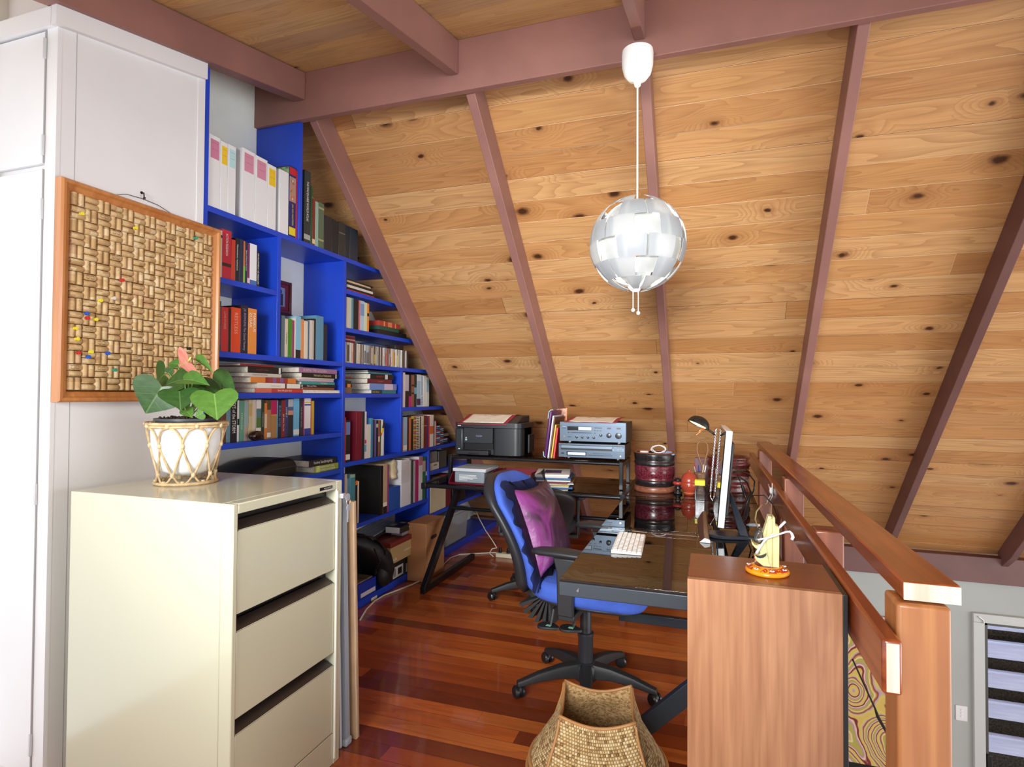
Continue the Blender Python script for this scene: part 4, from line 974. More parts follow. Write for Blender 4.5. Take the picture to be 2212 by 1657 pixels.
z = stack(1.735, XF-.02, [
    (817, 878, .034, (26, 28, 32), 'black zip case under the green box', dict(py=706, pages=False, name='case', cat='case')),
    (818, 862, .026, (40, 84, 66), 'dark green box under the red one', dict(py=697, pages=False, name='box', cat='box')),
    (820, 864, .034, (178, 60, 54), 'red and gold patterned box', dict(py=689, pages=False, name='box', cat='box', bands=[(.2, .25, (220, 160, 90)), (.4, .6, (214, 130, 80)), (.75, .8, (220, 160, 90))]))],
    'under the roof slope on the second right shelf', 'boxes on the second right shelf')
# CDs
rng = random.Random(21); y = 2.945; i = 0; cds = []
cdc = [((84, 70, 60), 'dark brown'), ((206, 170, 60), 'mustard'), ((214, 212, 206), 'white'), ((196, 186, 166), 'cream'), ((176, 176, 170), 'pale grey'), ((70, 64, 66), 'charcoal'), ((150, 150, 148), 'grey'), ((200, 196, 190), 'off-white'), ((120, 96, 78), 'tan'), ((150, 176, 192), 'pale blue'), ((226, 214, 80), 'yellow'), ((190, 60, 60), 'red')]
wts = [2, .5, 8, 6, 6, 3, 4, 6, 2, 2, .4, .5]
while y < 3.715:
    th_ = .0104 if rng.random() < .6 else (.0145 if rng.random() < .6 else .0235)
    c, cn = rng.choices(cdc, wts)[0]; cds.append((y, th_, c, cn)); y += th_+.0006
for i, (y, th_, c, cn) in enumerate(cds):
    wd = 'slim' if th_ < .011 else ('medium' if th_ < .02 else 'double-width')
    nb = cds[i+1][3] if i+1 < len(cds) else 'the shelf end'; pv = cds[i-1][3] if i else 'the blue upright'
    lb = '%s %s CD case, %s from left in its row, after %s' % (wd, cn, ['first', 'second', 'third', 'fourth', 'fifth', 'sixth', 'seventh', 'eighth', 'ninth', 'tenth', 'eleventh', 'twelfth', 'thirteenth', 'fourteenth', 'fifteenth', 'sixteenth', 'seventeenth', 'eighteenth', 'nineteenth'][i] if i < 19 else ['twentieth', 'twenty-first', 'twenty-second', 'twenty-third', 'twenty-fourth', 'twenty-fifth', 'twenty-sixth', 'twenty-seventh', 'twenty-eighth', 'twenty-ninth', 'thirtieth', 'thirty-first', 'thirty-second', 'thirty-third', 'thirty-fourth', 'thirty-fifth', 'thirty-sixth', 'thirty-seventh', 'thirty-eighth', 'thirty-ninth', 'fortieth', 'forty-first', 'forty-second', 'forty-third', 'forty-fourth', 'forty-fifth', 'forty-sixth', 'forty-seventh', 'forty-eighth', 'forty-ninth', 'fiftieth', 'fifty-first', 'fifty-second', 'fifty-third', 'fifty-fourth', 'fifty-fifth', 'fifty-sixth', 'fifty-seventh', 'fifty-eighth', 'fifty-ninth', 'sixtieth', 'sixty-first', 'sixty-second', 'sixty-third', 'sixty-fourth', 'sixty-fifth', 'sixty-sixth', 'sixty-seventh', 'sixty-eighth', 'sixty-ninth', 'seventieth'][i-19], 'the '+pv+' one' if i else 'the blue upright')
    x1 = xb-rng.uniform(0, .012)
    o = solo('cd_case', lb, 'CD', MB().box(x1-.142, x1, y, y+th_, 1.5255, 1.65), M(c, .3), (x1-.07, y+th_/2, 1.525), 'CDs in a row on the blue shelf', bevel=.0006)
    if rng.random() < .6: part('spine_label', MB().box(x1, x1+.0003, y+.0015, y+th_-.0015, 1.535, 1.64-rng.uniform(0, .05)), M(rng.choice(cdc)[0], .5), o)
for k in range(4): solo('cd_case', ['maroon CD case lying lowest at the left above the CD row', 'pink edged CD case lying above the lowest flat one', 'dark maroon CD case lying second from the top of the flat pile', 'maroon CD case lying topmost above the CD row'][k], 'CD', MB().box(xb-.14, xb-.004, 2.945, 3.06, 1.6515+.0105*k, 1.6515+.0105*k+.0095), M([(96, 36, 50), (176, 120, 130), (80, 30, 40), (120, 44, 60)][k], .3), (xb-.07, 3.0, 1.6515+.0105*k), 'CDs lying flat above the row', bevel=.0006)
t = thing('disc_wallet', 'blue rounded disc wallet lying on top of the CD row', 'disc wallet', (xb-.07, 3.36, 1.651))
part('wallet', loft([[(xb-.075+.07*k*math.cos(a), 3.36+.16*k*math.sin(a), z) for a in [2*PI*i/32 for i in range(32)]] for z, k in ((1.6515, .98), (1.658, 1), (1.668, .93), (1.674, .7))]), M((36, 74, 116), .25), t, smooth=True)
part('zip', MB().tube([(xb-.075+.0705*math.cos(a), 3.36+.161*math.sin(a), 1.660) for a in [2*PI*i/32 for i in range(32)]], .0015, 6, True), M((110, 60, 110), .4), t)
solo('disc_box', 'small black box on the right end of the CD row', 'box', MB().box(xb-.12, xb-.005, 3.545, 3.66, 1.6515, 1.682), M((40, 38, 36), .4), (xb-.06, 3.6, 1.6515), bevel=.003)
# ---- z 1.34 left stacks
pxx = lambda v: v/5.714+460
def st5(z, specs, where, group):
    for (a, b, th_, rgb, desc, kw) in specs:
        kw = dict(kw); kw['py'] = 835; z = stack(z, XF-.012+kw.pop('ddx', 0.), [(pxx(a), pxx(b), th_, rgb, desc, kw)], where, group)
    return z
st5(1.34, [
    (520, 1108, .023, (190, 66, 58), 'red book lying lowest at the left', dict(title='Every life got a story', tpos=.6, tlen=.5, tsize=.5, bands=[(0, .32, (214, 110, 92))])),
    (550, 1078, .026, (228, 224, 216), 'white hardback second from the bottom', dict(title='Transformation', tcol=(190, 170, 160), tpos=.4, tlen=.5, tsize=.3, bands=[(.62, .66, (90, 50, 40))])),
    (465, 1025, .028, (212, 128, 62), 'orange book with a purple pattern', dict(bands=[(.3, .36, (140, 50, 50)), (.36, .8, (150, 62, 58)), (.46, .54, (130, 90, 140)), (.62, .7, (130, 90, 140))])),
    (385, 845, .019, (196, 188, 178), 'pale grey-brown book', dict(title='A Spaniard in the Works', tcol=(150, 70, 60), tpos=.4, tlen=.6, tsize=.5)),
    (430, 850, .031, (30, 28, 28), 'thick black book with a pale mark', dict(title='A HISTORY OF IDEAS', tcol=(160, 60, 50), tpos=.4, tlen=.5, tsize=.2, bands=[(.9, .96, (210, 210, 206))])),
    (335, 750, .011, (128, 44, 46), 'thin dark red book lying on top', {})], 'of the left stack on the middle blue shelf', 'books lying in the left stack')
st5(1.34, [
    (1112, 1580, .018, (226, 214, 196), 'book showing its pale page edge, lowest', dict(page_out=True)),
    (1112, 1500, .014, (136, 78, 60), 'thin brown book second from the bottom', {}),
    (1112, 1512, .015, (38, 34, 34), 'black book with a white title', dict(title='Makers and Takers', tpos=.25, tlen=.35, tsize=.5)),
    (1092, 1505, .017, (70, 142, 142), 'teal book', dict(title='PARTISANS', tcol=(210, 220, 170), tpos=.65, tlen=.25, tsize=.5)),
    (1062, 1490, .013, (188, 170, 186), 'lilac grey book', {}),
    (1094, 1498, .008, (206, 198, 180), 'very thin cream booklet', {}),
    (1096, 1540, .026, (28, 26, 26), 'black hardback with gold capitals', dict(title='THE ARTS of THAILAND', tcol=(214, 196, 150), tpos=.55, tlen=.6, tsize=.4, bands=[(.93, .96, (200, 200, 196))])),
    (1062, 1530, .028, (150, 110, 146), 'mauve hardback lying on top', dict(title='BURMA THE GOLDEN', tcol=(214, 190, 186), tpos=.4, tlen=.6, tsize=.55))], 'of the right stack on the middle blue shelf', 'books lying in the right stack')
cupc = at(482, 846, 'x', XF-.03)
t = thing('dark_cup', 'small dark cup with an orange rim at the left end of the middle shelf', 'cup', (XF-.045, 2.02, 1.34))
part('bowl', MB().lathe([(.022, 0), (.034, .012), (.040, .035), (.036, .062), (.033, .062), (.036, .034), (.02, .01)], n=28), M((52, 24, 24), .25), t, local=True, smooth=True)
part('rim', MB().tube([(.035*math.cos(a), .035*math.sin(a), .063) for a in [2*PI*i/24 for i in range(24)]], .0016, 6, True), M((190, 90, 54), .4), t, local=True)
# ---- z 1.11 upright row
X5 = XF-.030
def r5(a, b, tp, rgb, desc, **kw): return (pxx(a), pxx(b), tp/5.714+700, rgb, desc, kw)
row(1.11, X5, .15, [
    r5(100, 165, 1000, (96, 62, 46), 'brown book half hidden by the rattan stand'),
    r5(165, 215, 1000, (104, 140, 156), 'blue-grey book left of the black one'),
    r5(217, 300, 940, (28, 28, 34), 'thick black book with bold white capitals', title='EYE of the STORM', tpos=.42, tlen=.72, tsize=.5),
    r5(300, 325, 940, (222, 222, 220), 'thin white and black book', bands=[(.45, .6, (30, 30, 30))]),
    r5(330, 385, 945, (96, 156, 134), 'sea green book', title='A Different Kind', tcol=(220, 230, 220), tsize=.3),
    r5(385, 437, 940, (180, 158, 148), 'grey-pink book with a blue strip', bands=[(.05, .65, (150, 176, 180))]),
    r5(440, 485, 936, (206, 190, 150), 'cream book with a gold title', bands=[(.1, .4, (196, 170, 110))]),
    r5(485, 530, 936, (214, 202, 184), 'plain cream book'),
    r5(535, 595, 935, (232, 228, 220), 'white book with a picture of a hooded woman', bands=[(.22, .5, (84, 128, 138)), (.45, .7, (86, 120, 60)), (.78, 1, (130, 146, 60))]),
    r5(598, 635, 935, (40, 62, 42), 'dark green book', title='CONFESSIONS', tcol=(190, 200, 180), tsize=.4),
    r5(635, 667, 975, (226, 128, 52), 'orange book with a cream panel', bands=[(.3, .7, (226, 200, 170))]),
    r5(667, 716, 940, (172, 134, 92), 'tan book with a dark head', bands=[(0, .25, (90, 70, 50)), (.84, .96, (236, 234, 228))]),
    r5(718, 790, 940, (176, 132, 82), 'book with a magenta top half and tan foot', bands=[(0, .38, (188, 30, 92)), (.38, .4, (230, 190, 60))]),
    r5(790, 800, 940, (110, 180, 210), 'thin bright blue book'),
    r5(800, 845, 945, (26, 38, 64), 'midnight blue book with pale capitals', title='BURIAL RITES', tcol=(120, 170, 210), tpos=.42, tlen=.75, tsize=.5),
    r5(845, 890, 940, (140, 40, 44), 'dark red book with white drawings', title='JIM BALL The Pit', tpos=.6, tlen=.7, tsize=.45),
    r5(890, 926, 930, (52, 60, 120), 'navy violet book', title='LOVELY', tpos=.35, tlen=.4, tsize=.5),
    r5(926, 990, 930, (46, 46, 54), 'black book with a sunset photo on its spine', bands=[(0, .2, (180, 186, 196)), (.2, .3, (80, 100, 140)), (.3, .42, (206, 150, 130))]),
    r5(995, 1065, 920, (112, 186, 226), 'light blue book', bands=[(.82, .96, (230, 232, 230))]),
    r5(1070, 1112, 920, (52, 50, 66), 'dark slate book', title='THE SECRET RIVER', tcol=(180, 170, 160), tsize=.35),
    r5(1115, 1128, 915, (150, 40, 90), 'thin magenta book'),
    r5(1128, 1206, 915, (232, 232, 236), 'wide white book with a blue and red foot', bands=[(.1, .13, (230, 200, 60)), (.16, .2, (50, 80, 150)), (.82, 1, (50, 70, 160))]),
    r5(1206, 1215, 900, (186, 40, 52), 'thin red book'),
    r5(1216, 1248, 948, (206, 172, 54), 'mustard yellow book at the right end')], 'on the lower left shelf', 'books in the lower left row')
t = thing('polished_seed_pod', 'glossy dark brown striped ornament in front of the lower left books', 'ornament', (XF-.008, 2.235, 1.11))
pod = MB().sphere((0, 0, .024), .024, .045, .024, 28, 16)
g = NT('striped_lacquer'); co, x, y, z = g.coord()
wv = g.n('TexWave', {'Vector': co, 'Scale': 26., 'Distortion': 6., 'Detail': 1.}).outputs['Fac']
part('shell', pod, g.out(g.ramp(wv, [(.78, (34, 20, 18)), (.86, (120, 84, 60)), (.95, (34, 20, 18))]), .08), t, local=True, smooth=True)
part('stem_nub', MB().sphere((0, -.046, .026), .004), m_black, t, local=True, smooth=True)
# ---- z .895 left: bag and gardening books
def flatbook(pl, pr, pym, z0, z1, rgb, label, dp, **kw):
    y0, y1 = place(pl, pr, pym, XF-.02); y1 = min(y1, 2.909)
    return book('book', label, 'book', 'gardening books beside the black bag', XF-.02, y0, y1, z0, z1, dp, rgb, flat=True, **kw)
flatbook(680, 738, 1005, .8955, .932, (150, 164, 54), 'lime green gardening book lying under the black one', .26, title='GARDEN PLANTS AND\nFLOWERS IN AUSTRALIA', tpos=.52, tlen=.65, tsize=.75, bands=[(.06, .2, (200, 210, 130))])
flatbook(668, 727, 990, .9325, .968, (36, 36, 34), 'black gardening book lying on the lime green one', .25, title='home landscaping', tpos=.5, tlen=.75, tsize=.6)
t = thing('black_bag', 'black soft bag with grey lettering lying beside the gardening books', 'bag', (XF-.13, 2.33, .8955))
rings = []
for yy, zz, dd in ((2.02, .012, .06), (2.08, .03, .10), (2.16, .045, .12), (2.26, .075, .13), (2.36, .10, .13), (2.46, .105, .13), (2.52, .10, .125), (2.545, .085, .115), (2.55, .03, .1)):
    rings.append([(XF-.14+dd*sq(a, .4), yy, .8965+zz/2+zz/2*sn(a, .45)) for a in [2*PI*i/28 for i in range(28)]])
part('bag_body', loft(rings), M((24, 23, 24), .55), t, smooth=True)
part('zip', MB().tube([(XF-.012, 2.2, .93), (XF-.010, 2.35, .955), (XF-.012, 2.53, .955)], .002, 6), M((60, 60, 62), .4), t)
lettering('MATHEO', .14, .022, (XF-.05, 2.42, 1.0035), (0, 1, 0), (-1, 0, 0), M((130, 134, 140), .6), t)
px6 = lambda v: v/6.373+740
# ---- z 1.34 right stacks
zs_ = 1.34
z = stack(zs_, XF-.012, [(745.6, 760, .036, (116, 96, 78), 'brown-grey box', dict(py=840, depth=.2, pages=False, name='box', cat='box')),
    (745.6, 760.4, .022, (36, 32, 32), 'black book with an orange strip', dict(py=828, bands=[(.3, .8, (214, 130, 60))])),
    (745.6, 759, .018, (48, 44, 48), 'dark book above the orange striped one', dict(py=820)),
    (745.6, 753, .014, (60, 110, 80), 'little green book', dict(py=815)),
    (745.6, 759.5, .012, (110, 52, 50), 'maroon booklet on top', dict(py=808))], 'of the small stack right of the blue upright', 'small stack right of the upright', depth=.15)
z = stack(zs_, XF-.012, [
    (px6(400), px6(735), .024, (36, 62, 66), 'black and teal book lying lowest', dict(py=843, depth=.25, title='Simon Barnes', tcol=(226, 206, 60), tpos=.16, tlen=.25, tsize=.5, bands=[(.42, 1, (50, 120, 126))])),
    (px6(375), px6(745), .042, (112, 142, 206), 'blue hardback with pink blossom', dict(py=833, depth=.25, bands=[(.52, .85, (206, 190, 214)), (.86, .98, (120, 130, 196))])),
    (px6(345), px6(680), .030, (110, 42, 54), 'maroon book in the middle', dict(py=821, depth=.24, title='Conservation', tcol=(190, 120, 110), tpos=.5, tlen=.5, tsize=.3)),
    (px6(385), px6(700), .032, (34, 30, 34), 'black book with a red title', dict(py=811, depth=.25, title='IN THE CITY', tcol=(200, 60, 60), tpos=.4, tlen=.5, tsize=.35, bands=[(.62, .74, (210, 210, 210))])),
    (px6(360), px6(680), .012, (60, 120, 140), 'teal magazine', dict(py=803, depth=.25)),
    (px6(350), px6(640), .010, (40, 46, 56), 'dark magazine on top', dict(py=800, depth=.26))], 'of the stack in the centre compartment', 'books stacked in the centre compartment')
def r6(a, b, tp, rgb, desc, **kw): return (px6(a), px6(b), tp/6.373+740, rgb, desc, kw)
row(1.242, XF-.012, .14, [
    r6(828, 860, 410, (226, 218, 216), 'tall white book by the upright'),
    r6(862, 912, 440, (190, 180, 190), 'pale lilac book with a black lower half', bands=[(.5, 1, (40, 30, 32))]),
    r6(912, 948, 445, (34, 28, 34), 'black book with a magenta foot', bands=[(.66, 1, (190, 40, 120))]),
    r6(950, 984, 445, (150, 92, 72), 'brown and pink patterned book', bands=[(.3, .35, (50, 30, 30)), (.55, .6, (50, 30, 30))]),
    r6(986, 1020, 440, (38, 46, 46), 'dark book with an aqua band', bands=[(.4, .6, (110, 170, 190))]),
    r6(1022, 1075, 440, (160, 186, 206), 'wide pale blue book', bands=[(0, .2, (206, 214, 214)), (.75, .95, (70, 50, 80))]),
    r6(1078, 1106, 450, (206, 212, 224), 'white book with blue lettering', title='CHANGING TIMES', tcol=(60, 90, 160), tlen=.9, tsize=.8),
    r6(1110, 1150, 455, (226, 224, 220), 'plain white book'),
    r6(1155, 1190, 480, (206, 210, 196), 'cream book at the right end', bands=[(.1, .5, (150, 180, 190))])], 'on the right shelf above the eye-level row', 'books on the right shelf, upper row')
row(.925, XF-.012, .15, [
    r6(828, 836, 1110, (196, 120, 66), 'thin brown paperback at the upright', dx=.0),
    r6(836, 888, 1030, (150, 178, 206), 'light blue book with a white tag', bands=[(.82, .95, (226, 224, 220))]),
    r6(888, 915, 1035, (72, 42, 38), 'dark brown book'),
    r6(915, 942, 1035, (196, 110, 66), 'burnt orange book'),
    r6(942, 975, 1015, (36, 32, 26), 'black book with a yellow head', bands=[(0, .08, (214, 180, 40))]),
    r6(975, 1016, 1020, (186, 140, 90), 'multicoloured chevron book', bands=[(.05*i, .05*i+.025, [(190, 70, 50), (60, 120, 130), (220, 180, 70)][i % 3]) for i in range(20)]),
    r6(1018, 1050, 1020, (226, 220, 206), 'black and white chevron book', bands=[(.05*i, .05*i+.022, (30, 28, 28)) for i in range(20)]),
    r6(1050, 1064, 1015, (214, 206, 190), 'thin ivory book'),
    r6(1064, 1080, 1020, (46, 70, 74), 'thin dark teal book'),
    r6(1080, 1116, 1015, (222, 214, 196), 'cream book'),
    r6(1118, 1160, 1005, (122, 44, 40), 'maroon book with a small emblem', bands=[(.3, .34, (190, 120, 90))]),
    r6(1165, 1182, 1015, (74, 50, 120), 'violet book'),
    r6(1182, 1200, 1010, (196, 60, 60), 'thin red book'),
    r6(1200, 1252, 1000, (228, 224, 214), 'white book with an orange curve', bands=[(.35, .6, (222, 110, 50))]),
    r6(1254, 1266, 1080, (50, 44, 50), 'thin dark booklet'), r6(1266, 1280, 1082, (206, 196, 186), 'thin pale booklet'), r6(1280, 1290, 1085, (180, 50, 70), 'thin crimson booklet'),
    r6(1292, 1340, 1150, (40, 44, 58), 'black and blue DVD set', name='dvd_set', cat='DVD', bands=[(.1*i, .1*i+.05, [(200, 214, 230), (70, 130, 200), (180, 60, 60)][i % 3]) for i in range(10)]),
    r6(1342, 1388, 1155, (44, 48, 62), 'second black and blue DVD set', name='dvd_set', cat='DVD', bands=[(.1*i+.03, .1*i+.07, [(200, 60, 60), (200, 214, 230), (90, 150, 210)][i % 3]) for i in range(9)])], 'on the long right shelf', 'books on the long right shelf')
z = .9255
for k, (lb, rgb, h_) in enumerate([('lowest black DVD case lying behind the printer end of the shelf', (22, 22, 26), .016), ('black DVD case with a blue label lying under the roof slope', (20, 22, 30), .016), ('black DVD case with a white title lying third in its pile', (26, 26, 30), .016), ('dark DVD case lying fourth in the pile under the roof slope', (22, 22, 26), .016), ('pale grey case lying on top of the black DVD pile', (128, 120, 108), .022)]):
    o = solo('dvd_case', lb, 'DVD', MB().box(XF-.15-.005*k, XF-.02+.004*(k % 2), 4.322, 4.47-.010*k, z, z+h_-.001), M(rgb, .25), (XF-.08, 4.35, z), 'DVD cases lying under the roof slope', bevel=.001)
    if k in (1, 2): part('spine_label', MB().box(XF-.0155-.004*(k == 1)+.0, XF-.0150, 4.33, 4.40, z+.003, z+.012), M([(70, 130, 200), (200, 200, 206)][k-1], .4), o)
    z += h_
# ---- z .925 centre compartment
row(.925, XF-.012, .15, [
    r6(30, 45, 1030, (190, 44, 50), 'thin red book at the left end'),
    r6(45, 104, 1070, (32, 32, 34), 'black book with a blue landscape photo', bands=[(.05, .35, (110, 130, 190)), (.82, .95, (226, 224, 220))])], 'in the centre compartment, lower row', 'books in the centre compartment')
row(.925, XF-.012, .2, [
    r6(186, 265, 950, (122, 26, 48), 'large maroon ring binder', name='ring_binder', cat='binder', depth=.27),
    r6(268, 305, 950, (40, 44, 42), 'dark green spiral book'),
    r6(305, 330, 950, (220, 206, 216), 'white and pink speckled book', bands=[(.6, .68, (200, 60, 60)), (.7, .85, (90, 170, 206))]),
    r6(332, 386, 1130, (222, 216, 208), 'short cream book'),
    r6(386, 416, 1040, (70, 140, 186), 'tall blue book'),
    r6(420, 443, 1065, (50, 42, 46), 'slim dark book'),
    r6(443, 460, 1065, (104, 96, 186), 'slim violet book'),
    r6(460, 490, 1070, (34, 34, 42), 'black book with pale drawings', bands=[(.1, .2, (190, 180, 170))]),
    r6(490, 514, 1070, (150, 84, 58), 'rust brown book', bands=[(.45, .6, (226, 200, 180))]),
    r6(514, 530, 1070, (46, 84, 66), 'slim dark green book'),
    r6(530, 556, 1062, (232, 232, 230), 'white magazine'),
    r6(556, 570, 1100, (214, 218, 226), 'pale blue-white magazine')], 'in the centre compartment, lower row', 'books in the centre compartment')
t = thing('short_umbrella', 'small black umbrella with yellow and red band leaning in the centre compartment', 'umbrella', (XF-.03, 3.30, .9255))
p0 = Vector((XF-.03, 3.30, .93)); p1 = Vector((XF-.02, 3.40, 1.145)); dv = p1-p0
part('furled_cloth', MB().tube([p0, p0+dv*.3, p0+dv*.6], [.004, .010, .013], 12), m_black, t, auto=60)
part('red_band', MB().tube([p0+dv*.6, p0+dv*.68], [.0135, .0145], 12), M((206, 56, 40), .5), t)
part('yellow_band', MB().tube([p0+dv*.68, p0+dv*.82], [.0145, .0155], 12), M((236, 196, 40), .5), t)
part('handle', MB().tube([p0+dv*.82, p1], [.014, .014], 12), m_black, t)
# ---- z .533 shelf
px4 = lambda v: v/4.3618+720
def r4(a, b, tp, rgb, desc, **kw): return (px4(a), px4(b), tp/4.3618+960, rgb, desc, kw)
row(.533, XF-.012, .2, [
    r4(106, 130, 285, (196, 180, 160), 'cream book against the blue upright'),
    r4(130, 156, 325, (92, 140, 176), 'sky blue book'),
    r4(158, 205, 290, (70, 140, 156), 'teal hardback with worn gold foot', bands=[(.0, .06, (150, 180, 160)), (.9, 1, (150, 150, 90))]),
    r4(207, 228, 345, (34, 32, 34), 'black book with an orange top', bands=[(0, .1, (226, 120, 50))]),
    r4(228, 242, 350, (214, 200, 186), 'thin pale book beside the black portfolio')], 'on the low centre shelf', 'books on the low centre shelf')
row(.533, XF-.012, .27, [
    r4(444, 470, 207, (24, 22, 22), 'big black portfolio', pages=False, name='portfolio', cat='portfolio', depth=.28),
    r4(471, 508, 185, (188, 160, 128), 'tan folder', name='folder', cat='folder', pages=False, bands=[(.78, .86, (236, 232, 220)), (.86, 1, (40, 32, 30))]),
    r4(509, 523, 205, (150, 60, 120), 'thin purple spiral notebook', name='notebook', cat='notebook'),
    r4(525, 628, 415, (38, 84, 168), 'plain blue cardboard magazine holder', name='magazine_holder', cat='magazine holder', pages=False),
    r4(640, 718, 150, (226, 226, 230), 'thick white binder', name='ring_binder', cat='binder', bands=[(.05, .5, (214, 214, 220))]),
    r4(720, 732, 150, (206, 206, 210), 'thin pale grey folder', name='folder', cat='folder', pages=False),
    r4(732, 755, 155, (52, 78, 76), 'dark green folder', name='folder', cat='folder', pages=False),
    r4(756, 772, 160, (186, 184, 186), 'silver grey folder', name='folder', cat='folder', pages=False),
    r4(773, 804, 150, (180, 40, 110), 'magenta folder', name='folder', cat='folder', pages=False),
    r4(806, 840, 118, (222, 220, 224), 'tall white folder', name='folder', cat='folder', pages=False, bands=[(0, .2, (190, 120, 150))]),
    r4(842, 868, 118, (40, 110, 72), 'emerald green folder', name='folder', cat='folder', pages=False, bands=[(.1, .35, (190, 180, 160))]),
    r4(870, 893, 118, (34, 38, 48), 'black folder by the right upright', name='folder', cat='folder', pages=False, bands=[(.35, .45, (200, 196, 186))])], 'on the low centre shelf', 'files on the low centre shelf')
y0, y1 = place(838, 862, 1020, XF-.05)
t = thing('paper_envelope', 'crumpled cream envelope rising out of the blue magazine holder', 'envelope', (XF-.13, (y0+y1)/2, .74))
hgt = at(850, 994, 'x', XF-.05).z; rings = []
for k in range(9):
    v = k/8; zz = .746+(hgt-.746)*v; dy = (.030+.012*math.sin(v*4)+.010*v)*(1 if v < .9 else .7); dx = .105*(1-.12*v)
    rings.append([(XF-.125+dx*sq(a, .35)+.005*math.sin(k*2.1+3*a), y0+.045+dy*sn(a, .5)+.004*math.sin(5*a+k*1.7)+.012*v, zz+.008*math.sin(2*a+k)*v) for a in [2*PI*i/32 for i in range(32)]])
part('envelope_body', loft(rings), paint_mat('cream_paper', (222, 208, 170), .8, .05, sc_=12., bump=.5), t, smooth=True)
# ---- low right shelves
t = thing('white_modem', 'white plastic modem box on the small shelf right of the folders', 'modem', (XF-.1, 4.15, .7305))
y0, y1 = place(930, 961, 1008, XF-.02)
part('case', MB().box(XF-.2, XF-.02, 4.075, 4.26, .7305, .79), M((206, 204, 192), .4), t, bevel=.006)
for k in range(3): part('port', MB().box(XF-.0202, XF-.0192, 4.16+.02*k, 4.172+.02*k, .765, .777), m_black, t)
solo('green_box', 'lime green box on the small right shelf behind the modem', 'box', MB().box(XF-.25, XF-.205, 4.075, 4.2, .7305, .885), M((128, 150, 40), .6), (XF-.22, 4.13, .7305), bevel=.002)
solo('silver_case', 'silver grey case standing on the white modem', 'case', MB().box(XF-.19, XF-.03, 4.12, 4.25, .7908, .882), M((140, 148, 152), .35, .3), (XF-.1, 4.19, .7908), bevel=.01)
solo('dark_box', 'dark grey box with a yellow line beside the modem', 'box', MB().box(XF-.19, XF-.03, 4.272, 4.42, .7305, .87), M((70, 70, 66), .5), (XF-.1, 4.34, .7305), bevel=.003)
solo('beige_box', 'beige cardboard archive box on the shelf left of the desk leg', 'box', MB().box(XF-.26, XF-.004, 4.075, 4.36, .4005, .655), paint_mat('beige_card', (206, 192, 160), .7, .03), (XF-.13, 4.2, .4005), bevel=.008)
solo('maroon_file', 'maroon file box right of the beige archive box', 'box', MB().box(XF-.26, XF-.01, 4.366, 4.47, .4005, .67), M((110, 34, 44), .5), (XF-.13, 4.4, .4005), bevel=.003)
solo('black_appliance', 'black boxed appliance under the desk top at the right end', 'box', MB().box(XF-.2, XF-.01, 4.50, 4.78, .4005, .6), M((30, 30, 34), .4), (XF-.1, 4.64, .4005), bevel=.004)
solo('yellow_box', 'mustard yellow box under the beige archive box', 'box', MB().box(XF-.27, XF-.02, 4.075, 4.32, .0505, .345), M((196, 156, 36), .5), (XF-.13, 4.2, .0505), bevel=.003)
# clear storage bin
m_bin = glass_mat('cloudy_plastic', (.8, .82, .84), 1.4, .2)
_n = m_bin.node_tree.nodes; _mx = [q for q in _n if q.type == 'MIX_SHADER'][0]; _d = _n.new('ShaderNodeBsdfDiffuse'); _d.inputs[0].default_value = (.6, .62, .63, 1); _m2 = _n.new('ShaderNodeMixShader'); _m2.inputs[0].default_value = .35
m_bin.node_tree.links.new(_mx.outputs[0], _m2.inputs[1]); m_bin.node_tree.links.new(_d.outputs[0], _m2.inputs[2]); m_bin.node_tree.links.new(_m2.outputs[0], [q for q in _n if q.type == 'OUTPUT_MATERIAL'][0].inputs[0])
def bin_(x0, x1, y0, y1, z0, z1, name, label, lidc=(200, 202, 204)):
    t = thing(name, label, 'storage box', ((x0+x1)/2, (y0+y1)/2, z0))
    k = .018
    mb = MB().hexa([(x0+k, y0+k, z0), (x1-k, y0+k, z0), (x1-k, y1-k, z0), (x0+k, y1-k, z0)], [(x0, y0, z1), (x1, y0, z1), (x1, y1, z1), (x0, y1, z1)])
    part('tub', mb, m_bin, t, bevel=.012)
    part('lid', MB().box(x0-.012, x1+.012, y0-.012, y1+.012, z1, z1+.022), M(lidc, .3, 0., 'lid', trans=.4), t, bevel=.006)
    return t
t = bin_(XF-.24, XF-.01, 4.40, 4.86, .0505, .30, 'storage_bin', 'translucent plastic storage bin with a lid under the back desk')
part('contents', MB().sphere((XF-.12, 4.5, .13), .08, .07, .05).sphere((XF-.12, 4.68, .14), .07, .09, .06).box(XF-.2, XF-.04, 4.46, 4.78, .06, .1), M((170, 160, 146), .7), t)
# ---- floor-level centre compartment
ZB = .0505
t = thing('cardboard_carton', 'tall brown cardboard carton with a hand hole beside the desk leg', 'carton', (-1.97, 3.96, 0))
bxx0, bxx1 = XF-.2, -1.90
part('carton_body', MB().box(XF+.004, bxx1, 3.70, 4.0, 0.0, .415), paint_mat('carton_card', (186, 132, 88), .75, .03), t, bevel=.004)
part('flap', MB().add([(XF+.01, 3.70, .4155), (bxx1+.002, 3.70, .4155), (bxx1+.003, 3.84, .36), (bxx1+.003, 3.72, .415)], [(0, 1, 2, 3)]).add([(bxx1+.002, 3.72, .415), (bxx1+.003, 3.96, .415), (bxx1+.003, 3.84, .36)], [(0, 1, 2)]), M((170, 116, 74), .8), t)
part('hand_hole', MB().prism([(3.82+.03*math.cos(a)+(.02 if math.cos(a) > 0 else -.02), .30+.014*math.sin(a)) for a in [2*PI*i/16 for i in range(16)]], 'x', bxx1+.0002, bxx1+.0012), M((70, 46, 30), .9), t)
